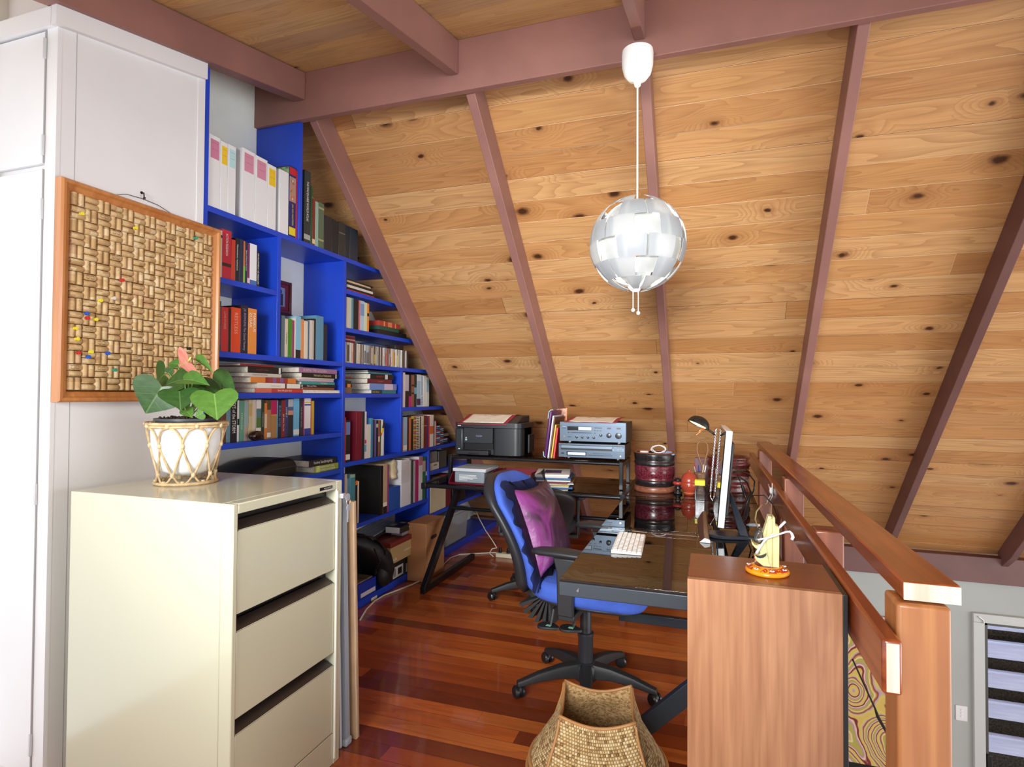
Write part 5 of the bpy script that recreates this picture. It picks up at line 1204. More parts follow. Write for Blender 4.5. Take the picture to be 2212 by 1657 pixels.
def shoebox(name, label, x0, x1, y0, y1, z0, z1, lid, body, txt=None):
    t = thing(name, label, 'box', ((x0+x1)/2, (y0+y1)/2, z0))
    part('box_body', MB().box(x0, x1, y0, y1, z0, z1-.03), M(body, .6), t, bevel=.002)
    l = part('box_lid', MB().box(x0-.004, x1+.004, y0-.004, y1+.004, z1-.034, z1), M(lid, .5), t, bevel=.003)
    if txt: lettering(txt, .13, .018, (x1+.0006, (y0+y1)/2-.04, z0+.03), (0, 1, 0), (0, 0, 1), M((236, 232, 226), .6), t)
    return t, l
s1, _ = shoebox('shoe_box', 'black shoe box with a white barcode label under the tan one', XF-.27, XF-.005, 3.50, 3.80, ZB, .187, (28, 26, 26), (32, 30, 30))
part('label_sticker', MB().box(XF-.0048, XF-.0040, 3.52, 3.66, ZB+.01, ZB+.085), M((214, 214, 214), .6), s1)
rng = random.Random(2); bcm = MB()
for k in range(9): bcm.box(XF-.0040, XF-.0035, 3.525+.004*k, 3.5265+.004*k, ZB+.02, ZB+.075)
part('barcode', bcm.box(XF-.0040, XF-.0035, 3.585, 3.64, ZB+.025, ZB+.07), m_black, s1)
part('size_sticker', MB().box(XF-.0048, XF-.0040, 3.72, 3.77, ZB+.09, ZB+.13), M((200, 216, 50), .6), s1)
part('label_sticker', MB().box(XF-.0048, XF-.0040, 3.70, 3.78, ZB+.01, ZB+.07), M((206, 210, 216), .6), s1)
s2, l2 = shoebox('shoe_box', 'tan shoe box with a dark red lid on the black one', XF-.25, XF+.035, 3.42, 3.76, .188, .335, (124, 42, 36), (186, 154, 104))
lettering('walks', .08, .022, (XF+.0356, 3.47, .215), (0, 1, 0), (0, 0, 1), M((240, 236, 226), .6), s2)
lettering('compare.com', .12, .016, (XF+.0356, 3.66, .24), (0, 1, 0), (0, 0, 1), M((240, 236, 226), .6), s2)
lettering('WALKING', .2, .04, (XF-.03, 3.56, .3356), (0, 1, 0), (-1, 0, 0), M((186, 140, 100), .6), l2)
# ink box, old keyboard and adaptor on the lid
t = thing('ink_box', 'black printer-ink box with coloured dots lying on the dark red lid', 'box', (XF-.05, 3.66, .362))
part('box_body', MB().box(XF-.10, XF+.02, 3.57, 3.80, .362, .408), M((30, 30, 34), .35), t, bevel=.002)
part('white_end', MB().box(XF-.095, XF+.016, 3.5692, 3.570, .364, .404), M((214, 216, 220), .5), t)
for k, c in enumerate([(240, 214, 50), (200, 60, 130), (60, 140, 210), (230, 220, 200)]): part('ink_dot', MB().lathe([(.006, XF+.0202), (.006, XF+.0208)], 0, 3.70+.024*k, .387, 12, 'x'), M(c, .4), t)
part('printed_panel', MB().box(XF-.09, XF-.05, 3.60, 3.66, .4082, .4088).box(XF-.06, XF-.02, 3.70, 3.73, .4082, .4088), M((170, 160, 150), .5), t)
solo('power_adaptor', 'small grey power adaptor under the black ink box', 'adaptor', MB().box(XF-.08, XF+.01, 3.62, 3.70, .336, .361), M((150, 150, 152), .4), (XF-.03, 3.66, .336), bevel=.003)
t = thing('old_keyboard', 'grey computer keyboard lying across the shoe boxes at the back', 'keyboard', (XF-.13, 3.5, .40)); 
kM = Matrix.Translation((XF-.195, 3.56, .358)) @ Matrix.Rotation(rad(6), 4, 'X') @ Matrix.Rotation(rad(4), 4, 'Y')
part('keyboard_case', MB().box(-.085, .085, -.225, .225, 0, .014).xf(kM), M((40, 42, 44), .5), t, bevel=.003)
km = MB()
for i in range(5):
    for j in range(18): km.box(-.078+.031*i, -.078+.031*i+.027, -.216+.024*j, -.216+.024*j+.021, .014, .02)
part('keys', km.xf(kM), M((150, 156, 156), .5), t, kind='stuff', bevel=.001)
# pale lidded box, black box, blue box, magazine
t, _ = shoebox('lidded_box', 'pale grey lidded box on the black one beside the cardboard sheet', XF-.2, XF-.01, 2.945, 3.06, .235, .385, (206, 200, 196), (196, 190, 186))
b_ = solo('black_file_box', 'black box with two white labels under the pale lidded box', 'box', MB().box(XF-.2, XF-.004, 2.945, 3.085, ZB, .234), M((28, 26, 26), .5), (XF-.1, 3.01, ZB), bevel=.002)
for z in (.13, .19): part('paper_label', MB().box(XF-.0038, XF-.0030, 2.965, 3.04, z, z+.03), M((206, 204, 202), .7), b_)
bb = solo('blue_box', 'small blue box with a white stripe at the front of the lowest shelf', 'box', MB().box(XF-.14, XF+.0, 3.10, 3.30, ZB, .15), M((34, 58, 176), .4), (XF-.07, 3.2, ZB), bevel=.002)
part('paper_label', MB().box(XF+.0002, XF+.0010, 3.125, 3.29, ZB+.012, ZB+.038), M((216, 214, 220), .6), bb)
mg = MB().box(XF-.15, XF-.01, 3.10, 3.27, .151, .161)
o = solo('magazine', 'magazine lying on top of the small blue box', 'magazine', mg, paint_mat('magazine_cover', (110, 100, 92), .3, .4, sc_=14.), (XF-.08, 3.18, .151), bevel=.0005)
# black bag slumped over the edge
t = thing('black_rucksack', 'black soft bag slumped over the lowest blue shelf', 'bag', (XF-.02, 3.28, ZB))
path = [Vector((XF-.22, 3.11, .42)), Vector((XF-.18, 3.15, .41)), Vector((XF-.13, 3.215, .375)), Vector((XF-.09, 3.29, .315)), Vector((XF-.06, 3.365, .235)), Vector((XF-.05, 3.40, .155)), Vector((XF-.05, 3.405, .10))]
rr_ = [(.04, .03), (.10, .05), (.13, .06), (.14, .065), (.135, .06), (.12, .055), (.10, .045)]
rings = []
for i, p in enumerate(path):
    d = (path[min(i+1, 6)]-path[max(i-1, 0)]).normalized(); n_ = Vector((1, 0, 0)); n_ = (n_-d*n_.dot(d)).normalized(); b2 = d.cross(n_)
    rings.append([p+n_*(rr_[i][0]*sq(a, .6))+b2*(rr_[i][1]*sn(a, .6)*(1+.05*math.sin(3*a+i))) for a in [2*PI*k/28 for k in range(28)]])
m_nylon = paint_mat('black_nylon', (30, 29, 30), .55, .2, sc_=20., bump=.8)
part('bag_body', loft(rings), m_nylon, t, smooth=True)
part('flap', MB().grid(lambda u, v: (XF-.16+.24*u-.02*v, 3.13+.20*v, .455-.14*v*v-.07*max(0, u-.5)**1.3+.012*math.sin(u*9)), 14, 10, .006), m_nylon, t, smooth=True)
part('strap', MB().tube([(XF+.06, 3.18, .36), (XF+.075, 3.22, .28), (XF+.05, 3.20, .20), (XF-.01, 3.32, .17), (XF+.03, 3.40, .12), (XF+.0, 3.44, ZB+.015)], .009, 8, flat=.5), m_nylon, t, smooth=True)
part('buckle', MB().box(XF+.06, XF+.075, 3.30, 3.325, .29, .315), m_blackp, t, bevel=.003)
part('side_pocket', MB().sphere((XF+.01, 3.38, .145), .05, .075, .085), m_nylon, t, smooth=True)
# ---- white cable and power board on the floor
cp = [at(*q, 'z', .006) for q in [(768, 1338), (782, 1315), (800, 1297), (820, 1285), (850, 1274), (880, 1262), (905, 1250), (925, 1240)]]
cp += [at(*q, 'z', .006) for q in [(945, 1222), (965, 1204), (985, 1197), (1020, 1195), (1060, 1193), (1095, 1196)]]
cp = [Vector((max(p.x+(.035 if p.y > 3.5 else .03), -2.035), p.y, p.z)) for p in cp]
t = thing('extension_lead', 'white extension lead running along the floor below the blue shelves', 'cable', cp[4])
part('lead', MB().tube(cp, .0055, 8), M((226, 222, 208), .4), t, smooth=True)
q = at(806, 1293, 'z', .008); part('joiner', MB().box(q.x-.014, q.x+.014, q.y-.04, q.y+.03, 0, .024), M((222, 220, 210), .4), t, bevel=.006)
pb = Vector((-1.60, 4.50, 0))
t = thing('power_board', 'cream power board with black plugs on the floor behind the chair', 'power board', pb)
part('housing', MB().box(-.06, .30, -.03, .03, 0, .035), M((224, 218, 190), .4), t, local=True, bevel=.005)
for k in range(2):
    part('plug', MB().prism([(-.03+.07*k-.014, .035), (-.03+.07*k+.014, .035), (-.03+.07*k+.008, .075), (-.03+.07*k-.008, .075)], 'y', -.012, .012), m_black, t, local=True, bevel=.003)
solo('plug_lead', 'thin white lead rising from the power board towards the storage bin', 'cable', MB().tube([(-1.66, 4.50, .07), (-1.70, 4.51, .12), (-1.80, 4.60, .18), (-1.92, 4.74, .25), (-1.97, 4.80, .30)], .004, 8).tube([(-1.66, 4.50, .07), (-1.70, 4.49, .06), (-1.71, 4.46, .03), (-1.67, 4.45, .01)], .004, 8), M((222, 218, 206), .4), (-1.66, 4.5, .01), smooth=True)
# ================================================================ potted plant on the filing cabinet
CT_ = 1.0205; PC = Vector((-1.757, 1.572, CT_))
t = thing('rattan_plant_stand', 'rattan plant holder of looped canes holding the white pot', 'plant holder', PC)
m_rat = paint_mat('pale_rattan', (206, 176, 132), .5, .12, sc_=40., bump=.3)
m_bind = paint_mat('rattan_binding', (216, 192, 152), .6, .06, sc_=60.)
RT, RB, HH = .128, .098, .212
def rcirc(r, z, n=40, a0=0): return [(r*math.cos(a0+2*PI*i/n), r*math.sin(a0+2*PI*i/n), z) for i in range(n)]
part('top_ring', MB().tube(rcirc(RT, HH), .0055, 8, True).tube(rcirc(RT-.002, HH-.010), .0045, 8, True), m_rat, t, local=True, smooth=True)
part('foot_ring', MB().tube(rcirc(RB, .006), .0055, 8, True), m_rat, t, local=True, smooth=True)
NL = 9
def rr2(z): return RB*.93+(RT-RB*.93)*max(0, (z-.03)/(HH-.03))**1.1 if z > .03 else RB*.93+.003*(1-z/.03)
def loopc(a0, side):
    w_ = PI/NL; out = []
    for (u, z) in ((0, HH-.012), (.55, HH-.022), (.9, HH-.05), (1.0, HH-.075), (.86, HH-.10), (.6, .085), (.30, .055), (.06, .036), (.22, .026), (.5, .014), (.8, .008), (1.0, .008)):
        a = a0+side*u*w_; z_ = z; r = rr2(z_); out.append((r*math.cos(a), r*math.sin(a), z_))
    # smooth
    P = [Vector(p) for p in out]; res = []
    for i in range(len(P)-1):
        p0, p1, p2, p3 = P[max(i-1, 0)], P[i], P[i+1], P[min(i+2, len(P)-1)]
        for q in range(5):
            s = q/5; res.append(.5*((2*p1)+(p2-p0)*s+(2*p0-5*p1+4*p2-p3)*s*s+(3*p1-p0-3*p2+p3)*s**3))
    return res+[P[-1]]
for i in range(NL):
    a0 = 2*PI*i/NL+.2
    for s in (-1, 1): part('cane_loop', MB().tube(loopc(a0, s), .0036, 7), m_rat, t, local=True, smooth=True)
    for (aa, z) in ((a0, HH-.006), (a0+PI/NL, HH-.075), (a0, .036), (a0+PI/NL, .008)):
        r = rr2(z) if z < HH-.01 else RT; dx, dy = math.cos(aa), math.sin(aa)
        part('binding', MB().tube([(dx*(r-.001), dy*(r-.001), z-.008), (dx*r, dy*r, z), (dx*(r-.001), dy*(r-.001), z+.008)], [.006, .0072, .006], 10), m_bind, t, local=True, smooth=True)
t = thing('white_plant_pot', 'smooth white ceramic pot inside the rattan plant stand', 'plant pot', PC+Vector((0, 0, .030)))
part('pot', MB().lathe([(.02, 0), (.055, .002), (.080, .018), (.100, .06), (.110, .11), (.114, .18), (.115, .186), (.111, .186), (.108, .12), (.07, .03), (.02, .02)], n=48), M((240, 242, 244), .15), t, local=True, smooth=True)
t = thing('potted_anthurium', 'leafy green anthurium with one pink flower in a dark nursery pot', 'plant', PC+Vector((0, 0, .175)))
sz = .225
part('nursery_pot', MB().lathe([(.07, .0-.10+.0), (.098, .045), (.104, .046), (.104, .054), (.098, .054), (.090, .045), (.06, -.09)], n=40), M((58, 64, 68), .4), t, local=True, auto=60)
rng = random.Random(8)
soil = MB().grid(lambda u, v: ((.094*u)*math.cos(2*PI*v), (.094*u)*math.sin(2*PI*v), .05+.007*math.sin(u*30+v*20)*math.sin(v*25)+.004*(1-u)), 10, 40)
for i in range(60):
    a = rng.uniform(0, 2*PI); r = .085*math.sqrt(rng.random()); soil.sphere((r*math.cos(a), r*math.sin(a), .056), rng.uniform(.002, .006), nu=6, nv=4)
part('soil', soil, paint_mat('potting_soil', (44, 32, 24), .9, .4, sc_=80., bump=1.), t, local=True)
g = NT('anthurium_leaf'); co, x, y, z = g.coord('UV')
n_ = g.n('TexNoise', {'Vector': co, 'Scale': 6., 'Detail': 3.}).outputs[0]
rib = g.mapr(g.math('ABSOLUTE', y), 0., .035, 1., 0.)
sv = g.math('ABSOLUTE', g.math('SINE', g.math('MULTIPLY', g.math('SUBTRACT', x, g.math('MULTIPLY', g.math('ABSOLUTE', y), .9)), 22.)))
svm = g.mapr(sv, .0, .08, .35, 0.)
def leafmat(nm, c1, c2, cr_):
    g = NT(nm); co, x, y, z = g.coord('UV')
    n_ = g.n('TexNoise', {'Vector': co, 'Scale': 5., 'Detail': 3.}).outputs[0]
    rib = g.mapr(g.math('ABSOLUTE', y), .004, .02, .8, 0.)
    sv = g.math('ABSOLUTE', g.math('SINE', g.math('MULTIPLY', g.math('SUBTRACT', x, g.math('MULTIPLY', g.math('ABSOLUTE', y), .8)), 13.)))
    svm = g.mapr(sv, .02, .1, .16, 0.)
    c = g.ramp(n_, [(.3, c1), (.7, c2)]); c = g.mix(g.math('MAXIMUM', rib, svm), c, (*lin(cr_), 1))
    g.bump(g.math('MULTIPLY', svm, -1.), .25, .003); m = g.out(c, .32)
    tr = g.t.nodes.new('ShaderNodeBsdfTranslucent'); g.put(tr.inputs[0], c); mx = g.t.nodes.new('ShaderNodeMixShader'); mx.inputs[0].default_value = .28
    om = g.t.nodes['Material Output']; g.t.links.new(g.b.outputs[0], mx.inputs[1]); g.t.links.new(tr.outputs[0], mx.inputs[2]); g.t.links.new(mx.outputs[0], om.inputs[0]); return m
m_lf = [leafmat('leaf_deep_green', (52, 88, 42), (68, 108, 52), (110, 146, 84)), leafmat('leaf_mid_green', (70, 116, 48), (90, 140, 60), (130, 170, 90)), leafmat('leaf_bright_green', (80, 122, 50), (100, 144, 62), (140, 176, 96)), leafmat('spathe_pink', (214, 120, 112), (226, 150, 130), (160, 190, 90))]
HO = [(-.02, 0), (-.13, .10), (-.20, .22), (-.19, .34), (-.08, .44), (.08, .49), (.26, .47), (.44, .39), (.62, .28), (.80, .15), (.92, .06), (1.0, 0)]
def leaf(name, B, Tp, width, up, mat, cup=.10, droop=.12, wave=.0):
    B, Tp = Vector(B), Vector(Tp); ax = Tp-B; L = ax.length; ax.normalize(); up = Vector(up); up = (up-ax*up.dot(ax)).normalized(); sd = up.cross(ax)
    full = HO+[(x_, -y_) for x_, y_ in reversed(HO[1:-1])]
    n = len(full); mb = MB(); vs = []; uv = []
    for r in range(7):
        k = r/6
        for i in range(n):
            for s in (0, .5):
                a, b = full[i], full[(i+1) % n]; fx, fy = a[0]+(b[0]-a[0])*s, a[1]+(b[1]-a[1])*s
                X, Y = fx*k, fy*k
                zz = cup*abs(Y)*1.0-droop*X*X*1.0+wave*math.sin(X*9+Y*7)*k-(.08*max(0, -X))
                vs.append(B+ax*(X*L)+sd*(Y*width*2*.5/.49*1.0)+up*(zz*L)); uv.append((X, Y))
    m = 2*n; fs = []
    for r in range(6):
        for i in range(m): fs.append((r*m+i, r*m+(i+1) % m, (r+1)*m+(i+1) % m, (r+1)*m+i))
    mb.add(vs, fs)
    o = part(name, mb, mat, t, smooth=True)
    ul = o.data.uv_layers.new(name='uv')
    for lp in o.data.loops: ul.data[lp.index].uv = uv[lp.vertex_index]
    return o
def pl_(zx, zy, y): return at(280+zx/4.36, 740+zy/4.36, 'y', y)
hub = PC+Vector((.0, 0, .235))
V = Vector
toc = (CAM-V((-1.75, 1.57, 1.3))).normalized()
def mkleaf(name, j, tp, yj, yt, width, mi, tilt=(0, 0, .35), **kw):
    B = pl_(*j, yj); Tp = pl_(*tp, yt)
    up = toc+V(tilt)
    o = leaf(name, B, Tp, width, up, m_lf[mi], **kw)
    mid = (hub+B)/2+V((0, .01, .02)); s_ = [hub+V(((B.x-hub.x)*.1, (B.y-hub.y)*.1, 0)), hub.lerp(B, .4)+V((0, 0, .012)), hub.lerp(B, .8)+V((0, 0, .012)), B]
    part('leaf_stalk', MB().tube(s_, [.0026, .0022, .002, .0018], 7), M((118, 160, 78), .5), t, smooth=True)
    return o
mkleaf('leaf', (300, 420), (143, 672), 1.50, 1.47, .086, 0, droop=.10, cup=.16)
mkleaf('leaf', (325, 300), (205, 395), 1.58, 1.60, .058, 0, droop=.25, cup=.15)
mkleaf('leaf', (518, 350), (300, 380), 1.55, 1.52, .060, 0, tilt=(0, 0, .9), droop=.2, cup=.2)
mkleaf('leaf', (515, 350), (724, 350), 1.50, 1.50, .040, 1, tilt=(0, 0, .9), droop=.25, cup=.25)
mkleaf('leaf', (468, 462), (480, 624), 1.48, 1.46, .064, 0, cup=.14)
mkleaf('leaf', (560, 400), (668, 572), 1.56, 1.55, .052, 0, cup=.15)
mkleaf('leaf', (690, 430), (560, 560), 1.60, 1.58, .05, 0, cup=.15)
mkleaf('leaf', (797, 487), (826, 724), 1.49, 1.47, .072, 2, cup=.12, droop=.08)
mkleaf('leaf', (785, 345), (1005, 528), 1.62, 1.60, .050, 0, tilt=(0, 0, .6), cup=.3)
mkleaf('leaf', (720, 415), (850, 470), 1.60, 1.58, .05, 0, tilt=(0, 0, .6), cup=.2)
mkleaf('leaf', (905, 470), (953, 600), 1.60, 1.60, .03, 1, cup=.2)
mkleaf('leaf', (630, 170), (782, 258), 1.55, 1.53, .018, 2, tilt=(0, 0, 1.), cup=.4)
mkleaf('leaf', (365, 285), (410, 238), 1.56, 1.56, .018, 0, cup=.2)
mkleaf('leaf', (450, 205), (350, 190), 1.57, 1.57, .022, 1, cup=.2)
mkleaf('leaf', (530, 640), (588, 700), 1.50, 1.49, .022, 2, cup=.2)
mkleaf('leaf', (690, 665), (612, 700), 1.51, 1.50, .022, 2, cup=.2)
mkleaf('flower_spathe', (560, 175), (470, 215), 1.52, 1.50, .056, 3, tilt=(0, 0, -.1), cup=-.35, droop=-.3, wave=.05)
part('flower_spadix', MB().tube([pl_(556, 178, 1.515), pl_(575, 140, 1.50)], [.004, .0025], 10), M((226, 200, 110), .6), t, smooth=True)
for k in range(5):
    a = k*1.3; part('dry_stem', MB().tube([hub+V((0, 0, -.005)), hub+V((.03*math.cos(a), .03*math.sin(a), .03)), hub+V((.05*math.cos(a+.3), .05*math.sin(a+.3), .045))], .0015, 6), M((120, 110, 60), .7), t, smooth=True)

# ================================================================ things on the back desk
SHT = .9175
t = thing('printer', 'black multifunction printer with blue-white maker lettering on the raised glass shelf', 'printer', (-1.47, 3.86, SHT))
def rbox(x0, x1, y0, y1, z0, z1, r=.04, n=6):
    pts = []
    for cx_, cy_, a0 in ((x1-r, y0+r, -90), (x1-r, y1-r, 0), (x0+r*.5, y1-r*.5, 90), (x0+r*.5, y0+r*.5, 180)):
        rr_ = r if cx_ > (x0+x1)/2 else r*.5
        for i in range(n+1): a = rad(a0+90*i/n); pts.append((cx_+rr_*math.cos(a), cy_+rr_*math.sin(a)))
    return MB().prism(pts, 'z', z0, z1)
m_pr = M((42, 45, 49), .38); m_pr2 = M((30, 32, 35), .45)
PY0 = 3.71
bodyp = rbox(-1.685, -1.20, PY0+.03, 4.03, SHT+.004, 1.105, .05)
part('body', bodyp, m_pr2, t, auto=40)
part('front_column', rbox(-1.405, -1.20, PY0, 4.0, SHT+.004, 1.105, .05), m_pr, t, auto=40)
part('front_column', MB().box(-1.688, -1.625, PY0, 3.9, SHT+.004, 1.105), m_pr, t, bevel=.012)
part('scanner_lid', rbox(-1.69, -1.196, PY0-.003, 4.035, 1.108, 1.142, .05), m_pr, t, auto=40)
part('lid_latch', MB().box(-1.545, -1.46, PY0-.006, PY0, 1.102, 1.112), m_pr2, t, bevel=.002)
part('front_panel', MB().box(-1.623, -1.407, PY0+.008, PY0+.03, 1.0, 1.104), m_pr, t, bevel=.002)
part('output_slot', MB().box(-1.622, -1.408, PY0+.02, PY0+.04, .958, .998), m_black, t)
part('paper_tray', MB().box(-1.66, -1.425, PY0-.03, PY0+.03, SHT+.004, .952), m_pr2, t, bevel=.004)
part('tray_grip', MB().box(-1.57, -1.49, PY0-.033, PY0-.03, SHT+.006, .935), m_black, t, bevel=.002)
part('badge', MB().box(-1.665, -1.64, PY0-.0042, PY0-.003, 1.118, 1.123), M((210, 212, 214), .4), t)
part('power_button', MB().box(-1.66, -1.648, PY0-.001, PY0, .955, .962), M((220, 220, 224), .4), t)
lettering('Canon', .055, .012, (-1.508, PY0+.0075, 1.052), (1, 0, 0), (0, 0, 1), M((150, 160, 214), .4), t, depth=.001)
part('sticker', MB().box(-1.612, -1.598, PY0+.007, PY0+.008, 1.018, 1.028).box(-1.610, -1.600, PY0+.007, PY0+.008, 1.032, 1.04), M((170, 200, 210), .5), t)
part('side_box', MB().box(-1.20, -1.185, 3.86, 3.98, .93, 1.06), m_pr2, t, bevel=.004)
part('foot', MB().box(-1.66, -1.62, 3.75, 3.8, SHT, SHT+.005).box(-1.30, -1.26, 3.74, 3.8, SHT, SHT+.005).box(-1.66, -1.22, 3.95, 4.0, SHT, SHT+.005), m_black, t)
def doily(name, label, cx_, y0, y1, w_, z, sag, lift):
    t = thing(name, label, 'cloth', (cx_, (y0+y1)/2, z))
    def zf(u, v):
        d = lift*min(1, max(0, v-.1)*1.9)
        if v < .10: d -= sag*(.10-v)/.10
        return z+.0015+d+.0015*math.sin(u*19)*math.sin(v*11)
    def f(k, e):
        def q(u, v):
            ax_ = .035+.03*(1-v); uu = .5+(u-.5)*k; vv_ = .5+(v-.5)*k
            return (cx_+w_*(uu-.5)*(1+.0*vv_)+.02*(vv_-.5), y0+(y1-y0)*vv_, zf(uu, vv_)+e)
        return q
    part('border', MB().grid(f(1, 0), 24, 16, .0012), M((156, 42, 56), .8), t, smooth=True)
    part('centre_panel', MB().grid(f(.84, .0008), 24, 16, .0006), M((226, 216, 198), .8), t, smooth=True)
    rg = random.Random(5); em = MB()
    for i in range(26):
        u, v = .3+.4*rg.random(), .55+.28*rg.random()*math.sin(rg.random()*PI); p = f(.84, .0016)(u, v); em.lathe([(rg.uniform(.003, .008), p[2]), (.001, p[2]+.0004)], p[0], p[1], 0, 6)
    part('embroidery', em, M((150, 60, 70), .8), t)
doily('embroidered_cloth', 'cream and red embroidered cloth draped on the printer lid', -1.475, PY0-.012, 3.99, .36, 1.142, .012, .05)
part('scanner_hump', MB().prism([(PY0+.02, 1.1415), (4.02, 1.1415), (4.02, 1.19), (PY0+.16, 1.188)], 'x', -1.655, -1.235), m_pr, [o for o in C.objects if o.name == 'printer'][0], bevel=.006)
# receiver and tuner
m_sil = M((92, 106, 122), .32, .45); m_silh = M((130, 146, 164), .28, .5)
def hifi(name, label, cat, x0, x1, z0, z1, y0=3.705, y1=4.0):
    t = thing(name, label, cat, ((x0+x1)/2, (y0+y1)/2, z0))
    part('chassis', MB().box(x0+.004, x1+.002, y0+.012, y1, z0+.013, z1), M((44, 40, 40), .45), t, bevel=.002)
    part('front_panel', MB().box(x0, x1, y0, y0+.012, z0+.013, z1), m_sil, t, bevel=.002)
    for fx_ in (x0+.06, x1-.05):
        for fy_ in (y0+.03, y1-.04): part('foot', MB().lathe([(.012, z0), (.014, z0+.004), (.013, z0+.013)], fx_, fy_, 0, 18), m_chrome if fy_ < 3.8 else m_black, t, auto=40)
    return t
x0, x1 = -.937, -.504
t = hifi('cd_player', 'slim blue-grey compact disc player under the receiver on the glass shelf', 'CD player', x0, x1, SHT+.0004, 1.022)
Y_ = 3.7045; zz = SHT
P = lambda nm, a, b, c_, d_, mt, e=.0015: part(nm, MB().box(x0+a, x0+b, Y_-e, Y_+.001, zz+c_, zz+d_), mt, t)
P('disc_tray', .02, .35, .075, .09, m_silh); P('tray_shadow', .015, .352, .062, .0745, M((34, 40, 48), .3)); P('trim_line', 0, .433, .0905, .094, m_black)
P('display', .055, .185, .026, .052, M((36, 42, 48), .08), .002); P('display_reflection_window', .062, .18, .03, .048, M((206, 214, 220), .1), .0024)
P('power_button', .018, .038, .034, .044, M((40, 46, 54), .3), .003)
for i in range(10): P('button', .2+.015*i, .2115+.015*i, .042, .045, M((36, 42, 52), .3)) if i > 1 else None
for i in range(12): P('button', .195+.0135*i, .206+.0135*i, .030, .034, M((36, 42, 52), .3))
P('button_panel', .355, .425, .064, .078, m_silh); P('button', .363, .418, .083, .087, m_silh); P('button', .363, .388, .069, .074, M((80, 90, 100), .3), .002); P('button', .392, .418, .069, .074, M((80, 90, 100), .3), .002)
part('headphone_jack', MB().lathe([(.006, Y_-.002), (.006, Y_+.001)], x0+.405, 0, zz+.032, 14, 'y'), m_chrome, t)
x0, x1 = -.930, -.497
t = hifi('receiver', 'large blue-grey stereo receiver with round knobs, stacked on the disc player', 'stereo receiver', x0, x1, 1.0225, 1.163)
zz = 1.0355
P('seam', 0, .433, .100, .101, M((60, 70, 84), .3)); P('display', .052, .215, .072, .098, M((30, 34, 42), .08), .002); P('display_window', .125, .212, .074, .096, M((200, 206, 216), .1), .0024)
P('button_row', .075, .215, .055, .060, M((40, 48, 60), .3)); P('button', .055, .068, .055, .060, M((40, 48, 60), .3))
P('button', .228, .28, .088, .093, M((40, 48, 60), .3))
for i in range(3): P('button', .228+.018*i, .240+.018*i, .071, .075, M((40, 48, 60), .3))
P('button', .228, .241, .054, .058, M((40, 48, 60), .3)); P('button', .312, .338, .085, .095, M((60, 70, 84), .3), .002); P('button', .374, .40, .085, .095, M((60, 70, 84), .3), .002)
P('button', .018, .04, .092, .098, m_silh); P('button', .018, .04, .083, .088, M((50, 58, 70), .3)); P('button', .054, .08, .027, .031, M((40, 48, 60), .3))
for kx_, kz, r in ((.115, .029, .0075), (.152, .029, .0075), (.190, .029, .0075), (.228, .029, .0075), (.273, .045, .0085), (.325, .044, .016), (.385, .044, .020)):
    k_ = part('knob', MB().lathe([(r, Y_), (r*.96, Y_-.012), (r*.7, Y_-.0135)], x0+kx_, 0, zz+kz, 24, 'y'), M((58, 62, 68), .3, .3), t, auto=40)
    if r < .009: part('pointer', MB().box(x0+kx_-.001, x0+kx_+.001, Y_-.0142, Y_-.0134, zz+kz, zz+kz+r*.8), m_whitep, k_)
part('headphone_jack', MB().lathe([(.007, Y_-.002), (.007, Y_+.001)], x0+.03, 0, zz+.030, 14, 'y'), m_chrome, t)
doily('embroidered_cloth', 'cream and red embroidered cloth lying on top of the stereo receiver', -.72, 3.70, 3.98, .34, 1.1635, .006, .022)
# slim books and bag between
t = thing('purple_folder_case', 'purple zip folder with mint piping leaning beside the receiver', 'folder', (-.99, 3.82, SHT))
def leanbox(x0b, x0t, w_, z1, y0=3.72, y1=3.98, zb=SHT+.001): return MB().hexa([(x0b, y0, zb), (x0b+w_, y0, zb), (x0b+w_, y1, zb), (x0b, y1, zb)], [(x0t, y0, z1), (x0t+w_, y0, z1), (x0t+w_, y1, z1), (x0t, y1, z1)])
part('case', leanbox(-1.045, -1.008, .022, 1.235), M((84, 34, 92), .3), t, bevel=.009, seg=3)
part('piping', MB().tube([(-1.046, 3.722, .96), (-1.043, 3.722, .93), (-1.03, 3.72, SHT+.004)], .003, 6).tube([(-1.015, 3.722, 1.18), (-1.008, 3.722, 1.225), (-.995, 3.722, 1.238), (-.985, 3.74, 1.238)], .003, 6), M((170, 206, 210), .5), t)
for lb, a, b, w_, z1, rgb in (('thin white spined book leaning next to the purple folder', -1.018, -.983, .010, 1.20, (206, 206, 214)), ('thin blue and brown patterned book leaning beside the white one', -1.005, -.973, .007, 1.19, (120, 84, 70)), ('thin yellow spined book leaning left of the red one', -.995, -.966, .010, 1.14, (214, 184, 70)), ('thin red book leaning nearest the receiver', -.980, -.955, .012, 1.12, (216, 60, 58))):
    o = solo('book', lb, 'book', leanbox(a, b, w_, z1), M(rgb, .5), (a, 3.85, SHT), 'slim books leaning beside the receiver', bevel=.001)
solo('patterned_folder', 'orange and blue patterned folder leaning behind the slim books', 'folder', MB().hexa([(-1.03, 4.00, SHT+.001), (-.96, 4.00, SHT+.001), (-.96, 4.008, SHT+.001), (-1.03, 4.008, SHT+.001)], [(-1.03, 4.01, 1.235), (-.955, 4.02, 1.245), (-.955, 4.028, 1.245), (-1.03, 4.018, 1.235)]), paint_mat('patterned_cover', (170, 96, 44), .4, .5, sc_=50.), (-.97, 4.0, SHT))

